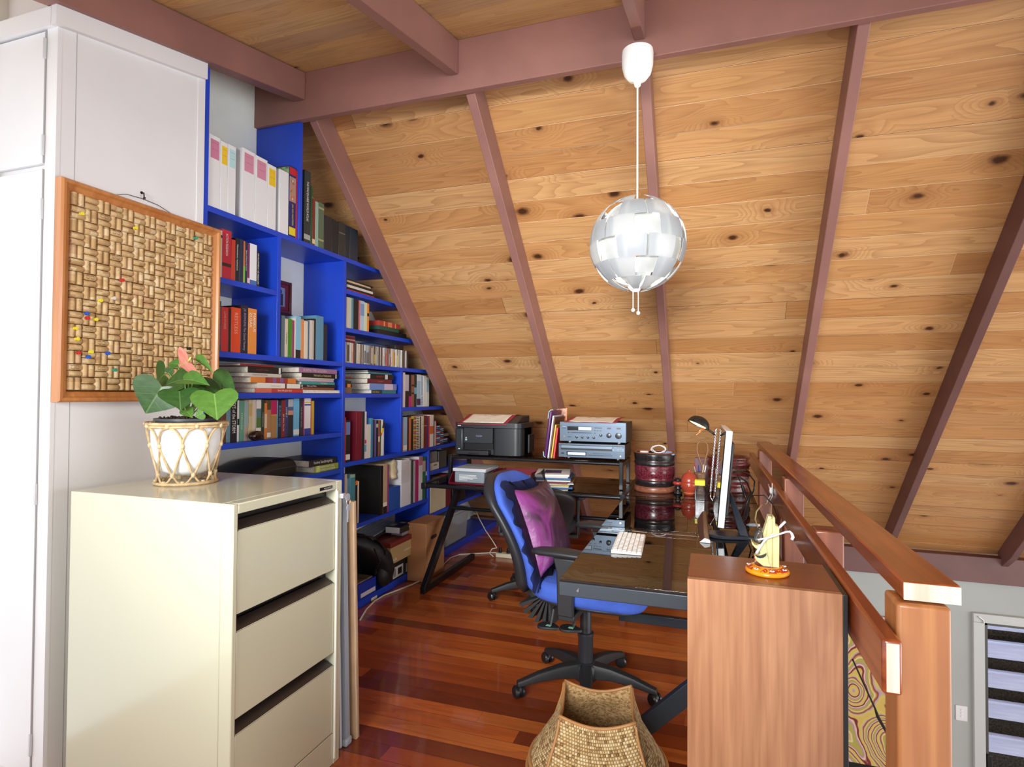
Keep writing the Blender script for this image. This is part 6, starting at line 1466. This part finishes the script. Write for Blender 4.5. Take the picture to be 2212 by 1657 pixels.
# letter trays, tub, papers
DTT = .7385
def tray(name, label, x0, x1, y0, y1):
    t = thing(name, label, 'letter tray', ((x0+x1)/2, (y0+y1)/2, DTT)); m = M((112, 22, 40), .3)
    part('tray_base', MB().box(x0, x1, y0, y1, DTT, DTT+.006), m, t, bevel=.002)
    for x_ in (x0, x1-.005): part('tray_side', MB().prism([(y0, DTT+.006), (y1, DTT+.006), (y1, DTT+.085), (y0+.08, DTT+.085), (y0, DTT+.012)], 'x', x_, x_+.005), m, t, bevel=.001)
    part('tray_back', MB().box(x0, x1, y1-.005, y1, DTT, DTT+.085), m, t)
    return t
tray('letter_tray', 'dark red letter tray holding the grey plastic tub', -1.66, -1.37, 3.55, 3.83)
tray('letter_tray', 'dark red letter tray full of loose papers beside the tub', -1.355, -1.10, 3.56, 3.85)
t = thing('plastic_tub', 'grey plastic tub with a pale lid standing in the dark red tray', 'storage box', (-1.49, 3.66, DTT+.0065))
zb = DTT+.0065
part('tub', MB().box(-1.625, -1.41, 3.57, 3.80, zb, zb+.075), M((132, 142, 150), .4), t, bevel=.008)
part('lid', MB().box(-1.635, -1.395, 3.56, 3.81, zb+.075, zb+.098), M((196, 202, 208), .35), t, bevel=.005)
for k in range(5): part('printed_line', MB().box(-1.59, -1.59+[.125, .12, .13, .10, .06][k], 3.5692, 3.5698, zb+.05-.008*k, zb+.053-.008*k), m_whitep, t)
rng = random.Random(12)
for k in range(7):
    a = rng.uniform(-.12, .12); ca, sa = math.cos(a), math.sin(a); w_, l_ = .098, .125; cx_, cy_ = -1.228+rng.uniform(-.008, .008), 3.695+rng.uniform(-.01, .01)
    z = DTT+.008+.005*k; q = [(cx_+ca*i*w_-sa*j*l_, cy_+sa*i*w_+ca*j*l_) for i, j in ((-1, -1), (1, -1), (1, 1), (-1, 1))]
    lb = ['lowest paper wad in the right letter tray', 'second lowest paper wad in the right letter tray', 'third paper wad up in the right letter tray', 'middle grey-edged paper wad in the right letter tray', 'fifth paper wad up in the right letter tray', 'upper paper wad just under the top one in the letter tray', 'topmost white paper wad in the right letter tray'][k]
    solo('paper_wad', lb, 'papers', MB().prism(q, 'z', z, z+.0045), M([(226, 224, 220), (206, 204, 204), (232, 230, 226)][k % 3], .8), (cx_, cy_, z), 'papers in the right letter tray')
z = DTT+.0005; cols = [(206, 206, 200), (60, 110, 170), (226, 222, 214), (196, 176, 90), (230, 230, 230), (120, 40, 44), (222, 222, 226), (80, 120, 90), (44, 90, 160), (206, 200, 190), (236, 232, 226)]
cn_ = ['pale grey', 'mid blue', 'ivory', 'khaki', 'plain white', 'dark red', 'cool white', 'green', 'royal blue', 'stone coloured', 'white']
for k in range(11):
    a = rng.uniform(-.15, .15)+.2; ca, sa = math.cos(a), math.sin(a); w_, l_ = .108, .145; th_ = rng.choice([.006, .009, .012]); cx_, cy_ = -.955+rng.uniform(-.01, .01), 3.665+rng.uniform(-.01, .01)
    q = [(cx_+ca*i*w_-sa*j*l_, cy_+sa*i*w_+ca*j*l_) for i, j in ((-1, -1), (1, -1), (1, 1), (-1, 1))]
    lb = '%s magazine, %s of the pile behind the blue chair' % (cn_[k], ['lowest', 'second from the bottom', 'third from the bottom', 'fourth from the bottom', 'fifth from the bottom', 'in the middle', 'fifth from the top', 'fourth from the top', 'third from the top', 'second from the top', 'topmost'][k])
    o = solo('magazine', lb, 'magazine', MB().prism(q, 'z', z, z+th_-.0006), M(cols[k], .45), (cx_, cy_, z), 'magazines piled on the back desk', bevel=.0008)
    if k == 10: part('cover_picture', MB().prism([(cx_+(px_-cx_)*.5, cy_+(py_-cy_)*.5) for px_, py_ in q], 'z', z+th_-.0005, z+th_), paint_mat('cover_print', (70, 60, 90), .4, .6, sc_=40.), o)
    z += th_

# lacquered drum boxes, jars
def band_lac(nm, base, mot, sc_=60.):
    g = NT(nm); co, x, y, z = g.coord(); n_ = g.n('TexNoise', {'Vector': co, 'Scale': sc_, 'Detail': 3.}).outputs[0]
    n2 = g.n('TexNoise', {'Vector': co, 'Scale': 4., 'Detail': 2.}).outputs[0]
    g.bump(n_, .3, .002)
    return g.out(g.ramp(n_, [(.42, base), (.55, mot), (.62, base)]), .28, coat=.4)
m_lk = band_lac('black_lacquer', (30, 26, 27), (48, 40, 40)); m_lr = band_lac('red_pattern_lacquer', (70, 18, 30), (130, 50, 62), 90.); m_lb = grain_mat('worn_copper_lacquer', (110, 62, 44), (156, 96, 70), 'x', .4, .2)
t = thing('lacquer_box', 'round black and red lacquered box holding white cables, beside the receiver', 'lacquer box', (-.325, 3.76, DTT))
part('base_ring', MB().lathe([(.122, 0), (.126, .01), (.124, .030), (.120, .036)], n=48), m_lb, t, local=True, smooth=True)
part('lower_band', MB().lathe([(.120, .034), (.118, .06), (.121, .075)], n=48), m_lk, t, local=True, smooth=True)
part('patterned_band', MB().lathe([(.121, .073), (.118, .078), (.118, .092), (.122, .10), (.124, .12), (.124, .155), (.122, .165)], n=48), m_lr, t, local=True, smooth=True)
part('black_band', MB().lathe([(.122, .163), (.126, .172), (.126, .185), (.121, .19), (.124, .20), (.127, .225), (.129, .240), (.122, .240), (.118, .2)], n=48, cap=False), m_lk, t, local=True, smooth=True)
part('inner_rim', MB().tube(rcirc(.122, .2405, 48), .006, 8, True), m_lb, t, local=True, smooth=True)
part('tray_insert', MB().lathe([(.001, .205), (.118, .207), (.118, .215)], n=40, cap=False), m_lb, t, local=True, smooth=True)
zc_ = DTT+.245
cpts = []
for i in range(60):
    a = i*.42; r = .032+.008*math.sin(i*.9); cpts.append((-.30+r*math.cos(a)*1.2, 3.74+r*math.sin(a)*.6, zc_+.018+.022*math.sin(a)+.002*math.sin(i)))
solo('white_cable_coil', 'coiled thin white cable on top of the round lacquered box', 'cable', MB().tube(cpts, .0017, 6), M((226, 228, 232), .4), (-.3, 3.74, zc_-.02), smooth=True)
solo('white_puck', 'round white plastic plug on the left rim of the lacquered box', 'plug', MB().lathe([(.026, 0), (.028, .004), (.026, .011)], -.385, 3.72, zc_-.006, 24), M((230, 232, 234), .3), (-.385, 3.72, zc_-.006), auto=40)
solo('blue_cloth', 'folded pale blue cloth at the right of the lacquered box top', 'cloth', MB().grid(lambda u, v: (-.275+.075*u, 3.69+.08*v, zc_-.008+.018*math.sin(PI*u)*math.sin(PI*v)+.002*math.sin(u*20)), 12, 8, .004), M((140, 164, 206), .8), (-.24, 3.73, zc_-.01), smooth=True)
t = thing('lacquer_box', 'large dark red ribbed lacquer drum with gold dots behind the monitor cables', 'lacquer box', (.118, 3.93, DTT))
prof = [(.12, 0), (.124, .012), (.118, .022), (.126, .04), (.128, .055), (.119, .066), (.122, .085), (.128, .10), (.127, .122), (.118, .132), (.122, .15), (.129, .165), (.129, .182), (.12, .192), (.124, .20), (.13, .213), (.124, .218), (.11, .21), (.108, .15)]
part('drum', MB().lathe(prof, n=48, cap=False), band_lac('dark_red_lacquer', (104, 36, 34), (70, 30, 28), 30.), t, local=True, smooth=True)
part('drum_bottom', MB().lathe([(.12, 0), (.11, .003)], n=40), m_lk, t, local=True)
part('dark_inside', MB().lathe([(.001, .19), (.109, .195)], n=40), m_black, t, local=True)
for zz_ in (.20, .14, .03):
    dm = MB()
    for i in range(36): a = 2*PI*i/36; dm.sphere((.1235*math.cos(a), .1235*math.sin(a), zz_), .0026, nu=6, nv=4)
    part('gold_dots', dm, M((180, 140, 70), .3, .6), t, local=True)
for zz_ in (.075, .145): part('grey_band', MB().lathe([(.1215, zz_-.006), (.1225, zz_+.006)], n=48, cap=False), band_lac('grey_lacquer', (74, 66, 60), (110, 96, 84), 120.), t, local=True, smooth=True)
t = thing('red_jar', 'round brick-red lidded jar on the glass desk', 'jar', (-.112, 3.66, DTT))
m_rj = M((168, 66, 46), .25, coat=.4)
part('jar_body', MB().lathe([(.028, 0), (.030, .012), (.028, .018), (.042, .032), (.049, .055), (.050, .075), (.048, .078)], n=36), m_rj, t, local=True, smooth=True)
part('jar_lid', MB().lathe([(.0485, .078), (.049, .082), (.046, .10), (.036, .122), (.018, .134), (.008, .137), (.007, .142), (.010, .146), (.008, .152), (.001, .154)], n=36), m_rj, t, local=True, smooth=True)
part('foot_band', MB().tube(rcirc(.030, .014, 30), .003, 6, True), M((196, 126, 78), .3), t, local=True)
t = thing('turned_stand', 'small black and red turned stand left of the brick-red jar', 'ornament', (-.178, 3.67, DTT))
part('stem', MB().lathe([(.024, 0), (.026, .01), (.014, .018), (.016, .028), (.022, .036), (.014, .044), (.016, .054)], n=28), m_black, t, local=True, smooth=True)
part('red_dish', MB().lathe([(.016, .054), (.030, .062), (.031, .068), (.028, .074), (.022, .078)], n=28), M((170, 60, 56), .3), t, local=True, smooth=True)
part('knob', MB().lathe([(.022, .078), (.024, .086), (.012, .096), (.002, .1)], n=24), m_black, t, local=True, smooth=True)
t = thing('yellow_lidded_box', 'small clear box with a bright yellow square lid on the desk', 'box', (-.048, 3.46, DTT))
part('clear_box', MB().box(-.026, .026, -.026, .026, 0, .092), m_clear, t, local=True, bevel=.002)
part('lid', MB().box(-.028, .028, -.028, .028, .092, .122), M((232, 216, 40), .35), t, local=True, bevel=.003)
rng = random.Random(3); cl = MB()
for i in range(16):
    p = V((rng.uniform(-.016, .016), rng.uniform(-.016, .016), rng.uniform(.012, .07))); d = V((rng.uniform(-1, 1), rng.uniform(-1, 1), rng.uniform(-.4, .4))).normalized()*.009; cl.tube([p-d, p, p+d], .0009, 5)
part('paper_clips', cl, m_chrome, t, local=True, kind='stuff')
t = thing('pen_pot', 'brown banded cup crammed with pens between the jars', 'pen pot', (-.052, 3.74, DTT))
part('cup', MB().lathe([(.030, 0), (.026, .02), (.024, .075), (.030, .09), (.034, .10), (.033, .108), (.036, .115), (.035, .132), (.031, .132), (.028, .09), (.02, .01)], n=32), grain_mat('banded_wood', (96, 66, 46), (140, 104, 76), 'x', .4), t, local=True, smooth=True)
rng = random.Random(9); pcs = [('white', (226, 226, 230)), ('wooden', (196, 150, 96)), ('pale blue', (150, 170, 206)), ('red', (180, 50, 60)), ('silver', (170, 176, 184)), ('dark blue', (40, 60, 130)), ('cream', (220, 206, 180))]
for i, (cn2, c) in enumerate(pcs):
    a = 2*PI*i/7; b0 = V((-.052+.008*math.cos(a), 3.74+.008*math.sin(a), DTT+.03)); tp = V((-.052+.036*math.cos(a), 3.74+.028*math.sin(a), DTT+.165+rng.uniform(0, .018)))
    o = solo('pen', '%s pen sticking out of the brown banded cup' % cn2, 'pen', MB().tube([b0, b0.lerp(tp, .9), tp], [.0035, .0035, .0022], 8), M(c, .35), b0, 'pens in the brown cup', auto=40)
solo('leather_loop', 'tall brown leather loop standing behind the pen cup', 'handle', MB().tube([(-.03, 3.86, .76), (-.036, 3.86, .885), (-.058, 3.86, .945), (-.072, 3.86, .99), (-.070, 3.86, 1.03), (-.050, 3.86, 1.052), (-.028, 3.86, 1.052), (-.008, 3.86, 1.03), (-.006, 3.86, .99), (-.018, 3.86, .945), (-.028, 3.86, .89), (-.024, 3.86, .76)], .0048, 8), M((150, 108, 70), .5), (-.03, 3.86, DTT), smooth=True)
solo('mauve_box', 'long mauve-grey box standing behind the pen cup and drum', 'box', MB().box(-.09, .24, 4.09, 4.15, DTT, .918), M((126, 92, 100), .6), (.08, 4.12, DTT), bevel=.003)

# monitor
t = thing('monitor', 'thin flat computer monitor seen almost edge-on with a bright aluminium side', 'monitor', (.08, 2.85, DTT))
tl = 4.9; tM = Matrix.Translation((.031, 2.60, .782)) @ Matrix.Rotation(rad(1.6), 4, 'Z') @ Matrix.Rotation(rad(tl), 4, 'Y')
part('housing', MB().box(0.004, .030, 0, .52, 0, .412).xf(tM), M((232, 236, 240), .35, .1), t, bevel=.003)
part('screen_glass', MB().box(0.0, .004, .004, .516, .004, .408).xf(tM), M((10, 10, 12), .03), t)
part('back_cover', MB().box(.030, .046, .06, .46, .04, .36).xf(tM), M((44, 44, 46), .4), t, bevel=.012)
part('foot_plate', MB().prism([(-.005, 2.60), (.055, 2.575), (.16, 2.60), (.155, 2.66), (.09, 2.70), (.0, 2.68)], 'z', DTT, DTT+.014), M((46, 52, 62), .3, .3), t, bevel=.003)
part('brace', MB().add([(.160, 2.60, .745), (.160, 2.67, .745), (.125, 2.62, .745), (.125, 2.68, .745), (.095, 2.78, .905), (.095, 2.84, .905), (.080, 2.78, .905), (.080, 2.84, .905)], [(0, 1, 5, 4), (2, 3, 7, 6), (0, 2, 6, 4), (1, 3, 7, 5), (4, 5, 7, 6), (0, 1, 3, 2)]), M((52, 60, 72), .3, .3), t, bevel=.002)
# desk lamp
t = thing('desk_lamp', 'black halogen desk lamp with twisted chrome stem behind the monitor', 'desk lamp', (.06, 3.20, DTT))
LY = 3.20
def L_(px, py, y=LY): return at(px, py, 'y', y)
tw = MB()
for s in (0, PI/2, PI, 3*PI/2):
    tw.tube([L_(1546.5-11.5*k/50, 925+138*k/50)+V((.0035*math.cos(k*.7+s), .0035*math.sin(k*.7+s), 0)) for k in range(51)], .0024, 6)
part('twisted_stem', tw, m_chrome, t, smooth=True)
part('lower_stem', MB().tube([L_(1535, 1063), L_(1535, 1075), V((.035, LY, DTT+.012))], .0035, 8), m_chrome, t, smooth=True)
part('lamp_base', MB().lathe([(.055, DTT), (.055, DTT+.008), (.02, DTT+.015)], .06, LY+.02, 0, 32), m_black, t, auto=40)
part('arm', MB().tube([L_(1546, 941), L_(1538, 934), L_(1530, 928), L_(1524, 926)], .0055, 8), m_black, t, smooth=True)
hp = L_(1508, 919); hM = Matrix.Translation(hp) @ Matrix.Rotation(rad(-12), 4, 'X') @ Matrix.Rotation(rad(25), 4, 'Y')
sh = [(.0600*math.cos(a), .040*math.sin(a)) for a in [PI/2*i/10 for i in range(10)]]
part('lamp_shade', MB().lathe([(.058*math.cos(a)+.0005, .050*math.sin(a)) for a in [PI/2*i/12 for i in range(12)]]+[(.001, .0505)], n=36, cap=False).lathe([(.055*math.cos(a)+.0005, .047*math.sin(a)) for a in [PI/2*i/12 for i in range(12)]], n=36, cap=False).lathe([(.0585, 0), (.0555, .0002)], n=36, cap=False).xf(hM), M((28, 27, 28), .4), t, smooth=True)
part('lit_reflector', MB().lathe([(.050, .004), (.030, .012), (.012, .016)], n=28).xf(hM), M((255, 196, 130), .4, 0., 'glow', emit=3.), t, smooth=True)
part('wire_handle', MB().tube([hM @ V((.03, -.012, 0)), hM @ V((.012, -.012, -.05)), hM @ V((.008, 0, -.055)), hM @ V((.012, .012, -.05)), hM @ V((.035, .012, 0))], .0014, 6), M((170, 110, 70), .3, .6), t, smooth=True)
l = bpy.data.lights.new('desk_lamp_light', 'SPOT'); l.energy = 1.2; l.color = (1, .75, .5); l.spot_size = rad(120); l.shadow_soft_size = .02
lo_ = bpy.data.objects.new('desk_lamp_light', l); C.objects.link(lo_); lo_.location = hM @ V((0, 0, .0)); lo_.rotation_euler = hM.to_euler()
# white keyboard on the glass
t = thing('white_keyboard', 'slim white keyboard lying crosswise on the smoked glass desk', 'keyboard', (-.305, 2.36, DTT))
kM = Matrix.Translation((-.303, 2.365, DTT)) @ Matrix.Rotation(rad(3), 4, 'Z')
part('keyboard_body', MB().prism([(-.057, 0), (.057, 0), (.057, .005), (-.057, .013)], 'y', -.155, .155).xf(kM), M((236, 236, 232), .3), t, bevel=.002)
for i in range(6):
    for j in range(14):
        x_ = -.050+.0178*i; z_ = .013-.008*(x_+.057)/.114
        if i == 5 and 4 <= j <= 8:
            if j == 4: part('space_bar', MB().box(x_, x_+.0145, -.147+.0212*4, -.147+.0212*8+.018, z_, z_+.004).xf(kM), m_whitep, t, bevel=.001)
            continue
        part('key', MB().box(x_, x_+.0145, -.147+.0212*j, -.147+.0212*j+.018, z_, z_+.004).xf(kM), m_whitep, t, bevel=.001)
t = thing('wedge_stand', 'dark brown wedge with a white end lying beside the monitor foot', 'stand', (-.02, 2.68, DTT))
part('wedge', MB().add([(-.035, 2.50, DTT), (.005, 2.50, DTT), (-.008, 2.93, DTT), (-.055, 2.93, DTT), (-.018, 2.50, DTT+.017), (.003, 2.50, DTT+.012), (-.012, 2.93, DTT+.05), (-.03, 2.93, DTT+.045)], [(0, 3, 2, 1), (4, 5, 6, 7), (0, 1, 5, 4), (1, 2, 6, 5), (2, 3, 7, 6), (3, 0, 4, 7)]), M((84, 56, 44), .3), t, bevel=.003)
part('white_end', MB().add([(-.036, 2.494, DTT+.001), (.006, 2.494, DTT+.001), (.005, 2.5, DTT+.012), (-.016, 2.494, DTT+.019), (-.036, 2.5, DTT+.001), (.006, 2.5, DTT+.001), (.004, 2.494, DTT+.013), (-.016, 2.5, DTT+.019)], [(0, 1, 6, 3), (0, 3, 7, 4), (1, 5, 2, 6), (3, 6, 2, 7)]), m_whitep, t)
# cables behind the monitor
def cable(label, pts, r, mat, cat='cable', name='cable', group='cables behind the monitor', **kw):
    return solo(name, label, cat, MB().tube(pts, r, 7, **kw), mat, pts[-1], group, smooth=True)
def c_(px, py, y): return at(px, py, 'y', y)
cable('black cable arching highest right of the monitor', [c_(1585, 1020, 2.95), c_(1600, 1018, 3.0), c_(1618, 1024, 3.05), c_(1630, 1040, 3.1), c_(1628, 1060, 3.1), c_(1618, 1080, 3.05), c_(1612, 1120, 2.98), V((.15, 2.95, DTT+.006))], .0036, m_black)
cable('black cable bowing in the middle right of the monitor', [c_(1583, 1032, 2.9), c_(1598, 1030, 2.9), c_(1614, 1042, 2.95), c_(1622, 1064, 3.0), c_(1612, 1090, 3.0), c_(1606, 1122, 2.95), V((.13, 2.9, DTT+.006))], .0036, m_black)
cable('black cable with a ferrite bulge hanging straight behind the monitor', [c_(1592, 1024, 3.1), c_(1600, 1042, 3.1), c_(1604, 1052, 3.1), c_(1608, 1064, 3.1), c_(1611, 1074, 3.1), c_(1618, 1100, 3.05), V((.17, 3.0, DTT+.006))], [.003, .003, .0075, .0085, .004, .003, .003], m_black)
cable('black cable curving low towards the railing', [V((.12, 2.85, DTT+.006)), c_(1606, 1092, 3.0), c_(1626, 1070, 3.05), c_(1650, 1070, 3.1), c_(1670, 1090, 3.05), c_(1680, 1120, 2.9), V((.235, 2.75, DTT+.006))], .0028, m_black)
t = thing('usb_cable', 'grey USB plug with a metal tip lying on the glass beside the figurine', 'cable', c_(1625, 1133, 2.78))
q0, q1 = c_(1612, 1134, 2.78), c_(1633, 1134, 2.78)
part('plug', MB().tube([q0, q0.lerp(q1, .35), q1], [.003, .0075, .008], 10), M((120, 128, 138), .4), t, smooth=True)
part('metal_tip', MB().box(q1.x, q1.x+.016, q1.y-.006, q1.y+.006, q1.z-.004, q1.z+.005), M((220, 222, 226), .2, .6), t)
part('lead', MB().tube([q0, q0+V((-.02, .02, -.002)), V((.12, 2.86, DTT+.004))], .0025, 6), m_black, t)
# twist tie and beige lead on the rail
t = thing('white_tie', 'white plastic tie fastened to the inner face of the lower rail', 'cable tie', (.286, 3.1, .80))
X_ = .288
def tr_(px, py): p = at(px, py, 'x', X_-.004); return p
part('strap', MB().tube([tr_(1660, 1046), tr_(1663, 1054), tr_(1665, 1062), tr_(1664, 1072), tr_(1658, 1080), tr_(1655, 1088)], .004, 6, flat=.5).tube([tr_(1668, 1044), tr_(1668, 1060), tr_(1668, 1072), tr_(1664, 1080), tr_(1660, 1086)], .004, 6, flat=.5), m_whitep, t, smooth=True)
part('clip', MB().sphere(tr_(1665.5, 1060), .008, .012, .016), m_whitep, t, smooth=True)
solo('beige_lead', 'beige lead looping down from the white tie to the desk', 'cable', MB().tube([tr_(1656, 1087), c_(1645, 1092, 2.9), c_(1634, 1105, 2.85), c_(1631, 1122, 2.8), c_(1636, 1136, 2.7), c_(1642, 1148, 2.6)], .0032, 7).tube([tr_(1660, 1086), c_(1664, 1100, 2.9), c_(1665, 1125, 2.8), c_(1664, 1150, 2.6)], .0032, 7), M((196, 170, 128), .5), tr_(1656, 1087), smooth=True)
# ---- spectacle-holder figurine
bz = bH+.0004; FY = 1.545
t = thing('carved_face_figurine', 'carved pale wooden face figurine with a black moustache on a painted round base', 'figurine', (.135, FY, bz))
g = NT('painted_base'); co, x, y, z = g.coord(); nz_ = g.n('TexNoise', {'Vector': co, 'Scale': 45., 'Detail': 2., 'Distortion': 2.}).outputs[0]
rr_n = g.math('SQRT', g.math('ADD', g.math('MULTIPLY', x, x), g.math('MULTIPLY', y, y)))
cb = g.mix(g.math('MULTIPLY', g.math('GREATER_THAN', nz_, .5), g.math('MULTIPLY', g.math('GREATER_THAN', rr_n, .034), g.math('LESS_THAN', rr_n, .047))), (*lin((236, 150, 30)), 1), (*lin((176, 60, 30)), 1))
cb = g.mix(g.math('LESS_THAN', rr_n, .029), cb, (*lin((124, 48, 30)), 1)); m_pb = g.out(cb, .2)
part('painted_base', MB().lathe([(.048, 0), (.0505, .004), (.0500, .008), (.046, .012), (.036, .017), (.028, .019), (.001, .0195)], n=44), m_pb, t, local=True, smooth=True)
for k in range(7):
    a = rad(-130+50*k); c0_ = V((.0415*math.cos(a), .0415*math.sin(a), .0155)); f_ = MB()
    for j in range(6): b = j*PI/3; f_.sphere(c0_+V((.0036*math.cos(b), .0036*math.sin(b), -.0004)), .0022, .0022, .0012, 8, 4)
    fo = part('painted_flower', f_, m_whitep, t, local=True); part('flower_centre', MB().sphere(c0_+V((0, 0, .0006)), .0016, .0016, .001, 8, 4), M((60, 40, 40), .4), fo, local=True)
def fz(a, b): p = at(1580+a/6.905, 1040+b/6.905, 'y', FY-.012); return (p.x, p.z)
def arcp(pts): return [fz(*p) for p in pts]
m_pw = paint_mat('pale_carved_wood', (206, 198, 142), .45, .05, sc_=30.)
head = arcp([(545, 515), (598, 520), (612, 700), (600, 900), (610, 1120), (604, 1312), (560, 1300), (500, 1275), (440, 1235), (385, 1190), (345, 1150), (350, 1118), (395, 1095), (430, 1075), (425, 1048), (400, 1020), (350, 985), (310, 940), (296, 905), (302, 893), (318, 905), (345, 940), (385, 955), (420, 925), (445, 870), (465, 790), (490, 710), (520, 620)])
part('face', MB().prism(head, 'y', FY-.016, FY+.016), m_pw, t, bevel=.003)
part('cheek', MB().prism(arcp([(540, 560), (606, 540), (606, 1305), (555, 1210), (540, 1120), (520, 1000), (500, 860)]), 'y', FY-.022, FY+.022), m_pw, t, bevel=.004)
part('back_slab', MB().prism(arcp([(606, 520), (648, 528), (652, 660), (700, 668), (712, 690), (712, 1290), (680, 1318), (606, 1300)]), 'y', FY-.018, FY+.018), m_pw, t, bevel=.003)
part('moustache', MB().prism(arcp([(352, 1085), (380, 1098), (430, 1096), (480, 1080), (520, 1058), (508, 1092), (470, 1122), (420, 1130), (375, 1115)]), 'y', FY-.0235, FY-.0155), m_black, t, bevel=.001)
part('lips', MB().prism(arcp([(338, 1140), (352, 1132), (372, 1180), (352, 1172)]), 'y', FY-.0165, FY+.0165), M((206, 80, 50), .4), t, bevel=.001)
t = thing('spectacles', 'round dark-rimmed spectacles with white arms resting on the carved nose', 'spectacles', (.105, FY, .98))
def fp(a, b, y): p = at(1580+a/6.905, 1040+b/6.905, 'y', y); return p
for y_, nm in ((FY-.030, 0), (FY+.030, 1)):
    cL = fp(405, 820, y_) if nm == 0 else fp(440, 780, y_)
    ring = [cL+V((.0085*math.cos(a)*1.0, -.006*math.cos(a), .0165*math.sin(a))) for a in [2*PI*i/28 for i in range(28)]]
    rm = part('lens_rim', MB().tube(ring, .0016, 7, True), M((34, 32, 34), .3), t, smooth=True)
    part('lens', MB().add([cL]+ring, [(0, 1+i, 1+(i+1) % 28) for i in range(28)]), m_clear, rm)
part('bridge', MB().tube([fp(405, 770, FY-.024), fp(360, 850, FY-.005), fp(420, 770, FY+.022)], .0014, 6), m_chrome, t, smooth=True)
m_arm = M((214, 216, 220), .35)
part('arm', MB().tube([fp(400, 870, FY-.034), fp(500, 850, FY-.04), fp(600, 825, FY-.044), fp(720, 785, FY-.046), fp(820, 752, FY-.046), fp(870, 748, FY-.046), fp(900, 780, FY-.046), fp(918, 830, FY-.046), fp(900, 870, FY-.046)], [.0028, .0024, .0022, .0022, .0024, .0026, .0032, .0038, .0036], 8), m_arm, t, smooth=True)
part('arm', MB().tube([fp(372, 1072, FY-.034), fp(420, 990, FY-.036), fp(480, 900, FY-.038), fp(520, 860, FY-.038), fp(600, 800, FY-.03), fp(680, 720, FY+.03), fp(750, 650, FY+.035), fp(800, 600, FY+.04)], [.0036, .003, .0024, .0022, .0022, .0026, .0034, .0034], 8), m_arm, t, smooth=True)
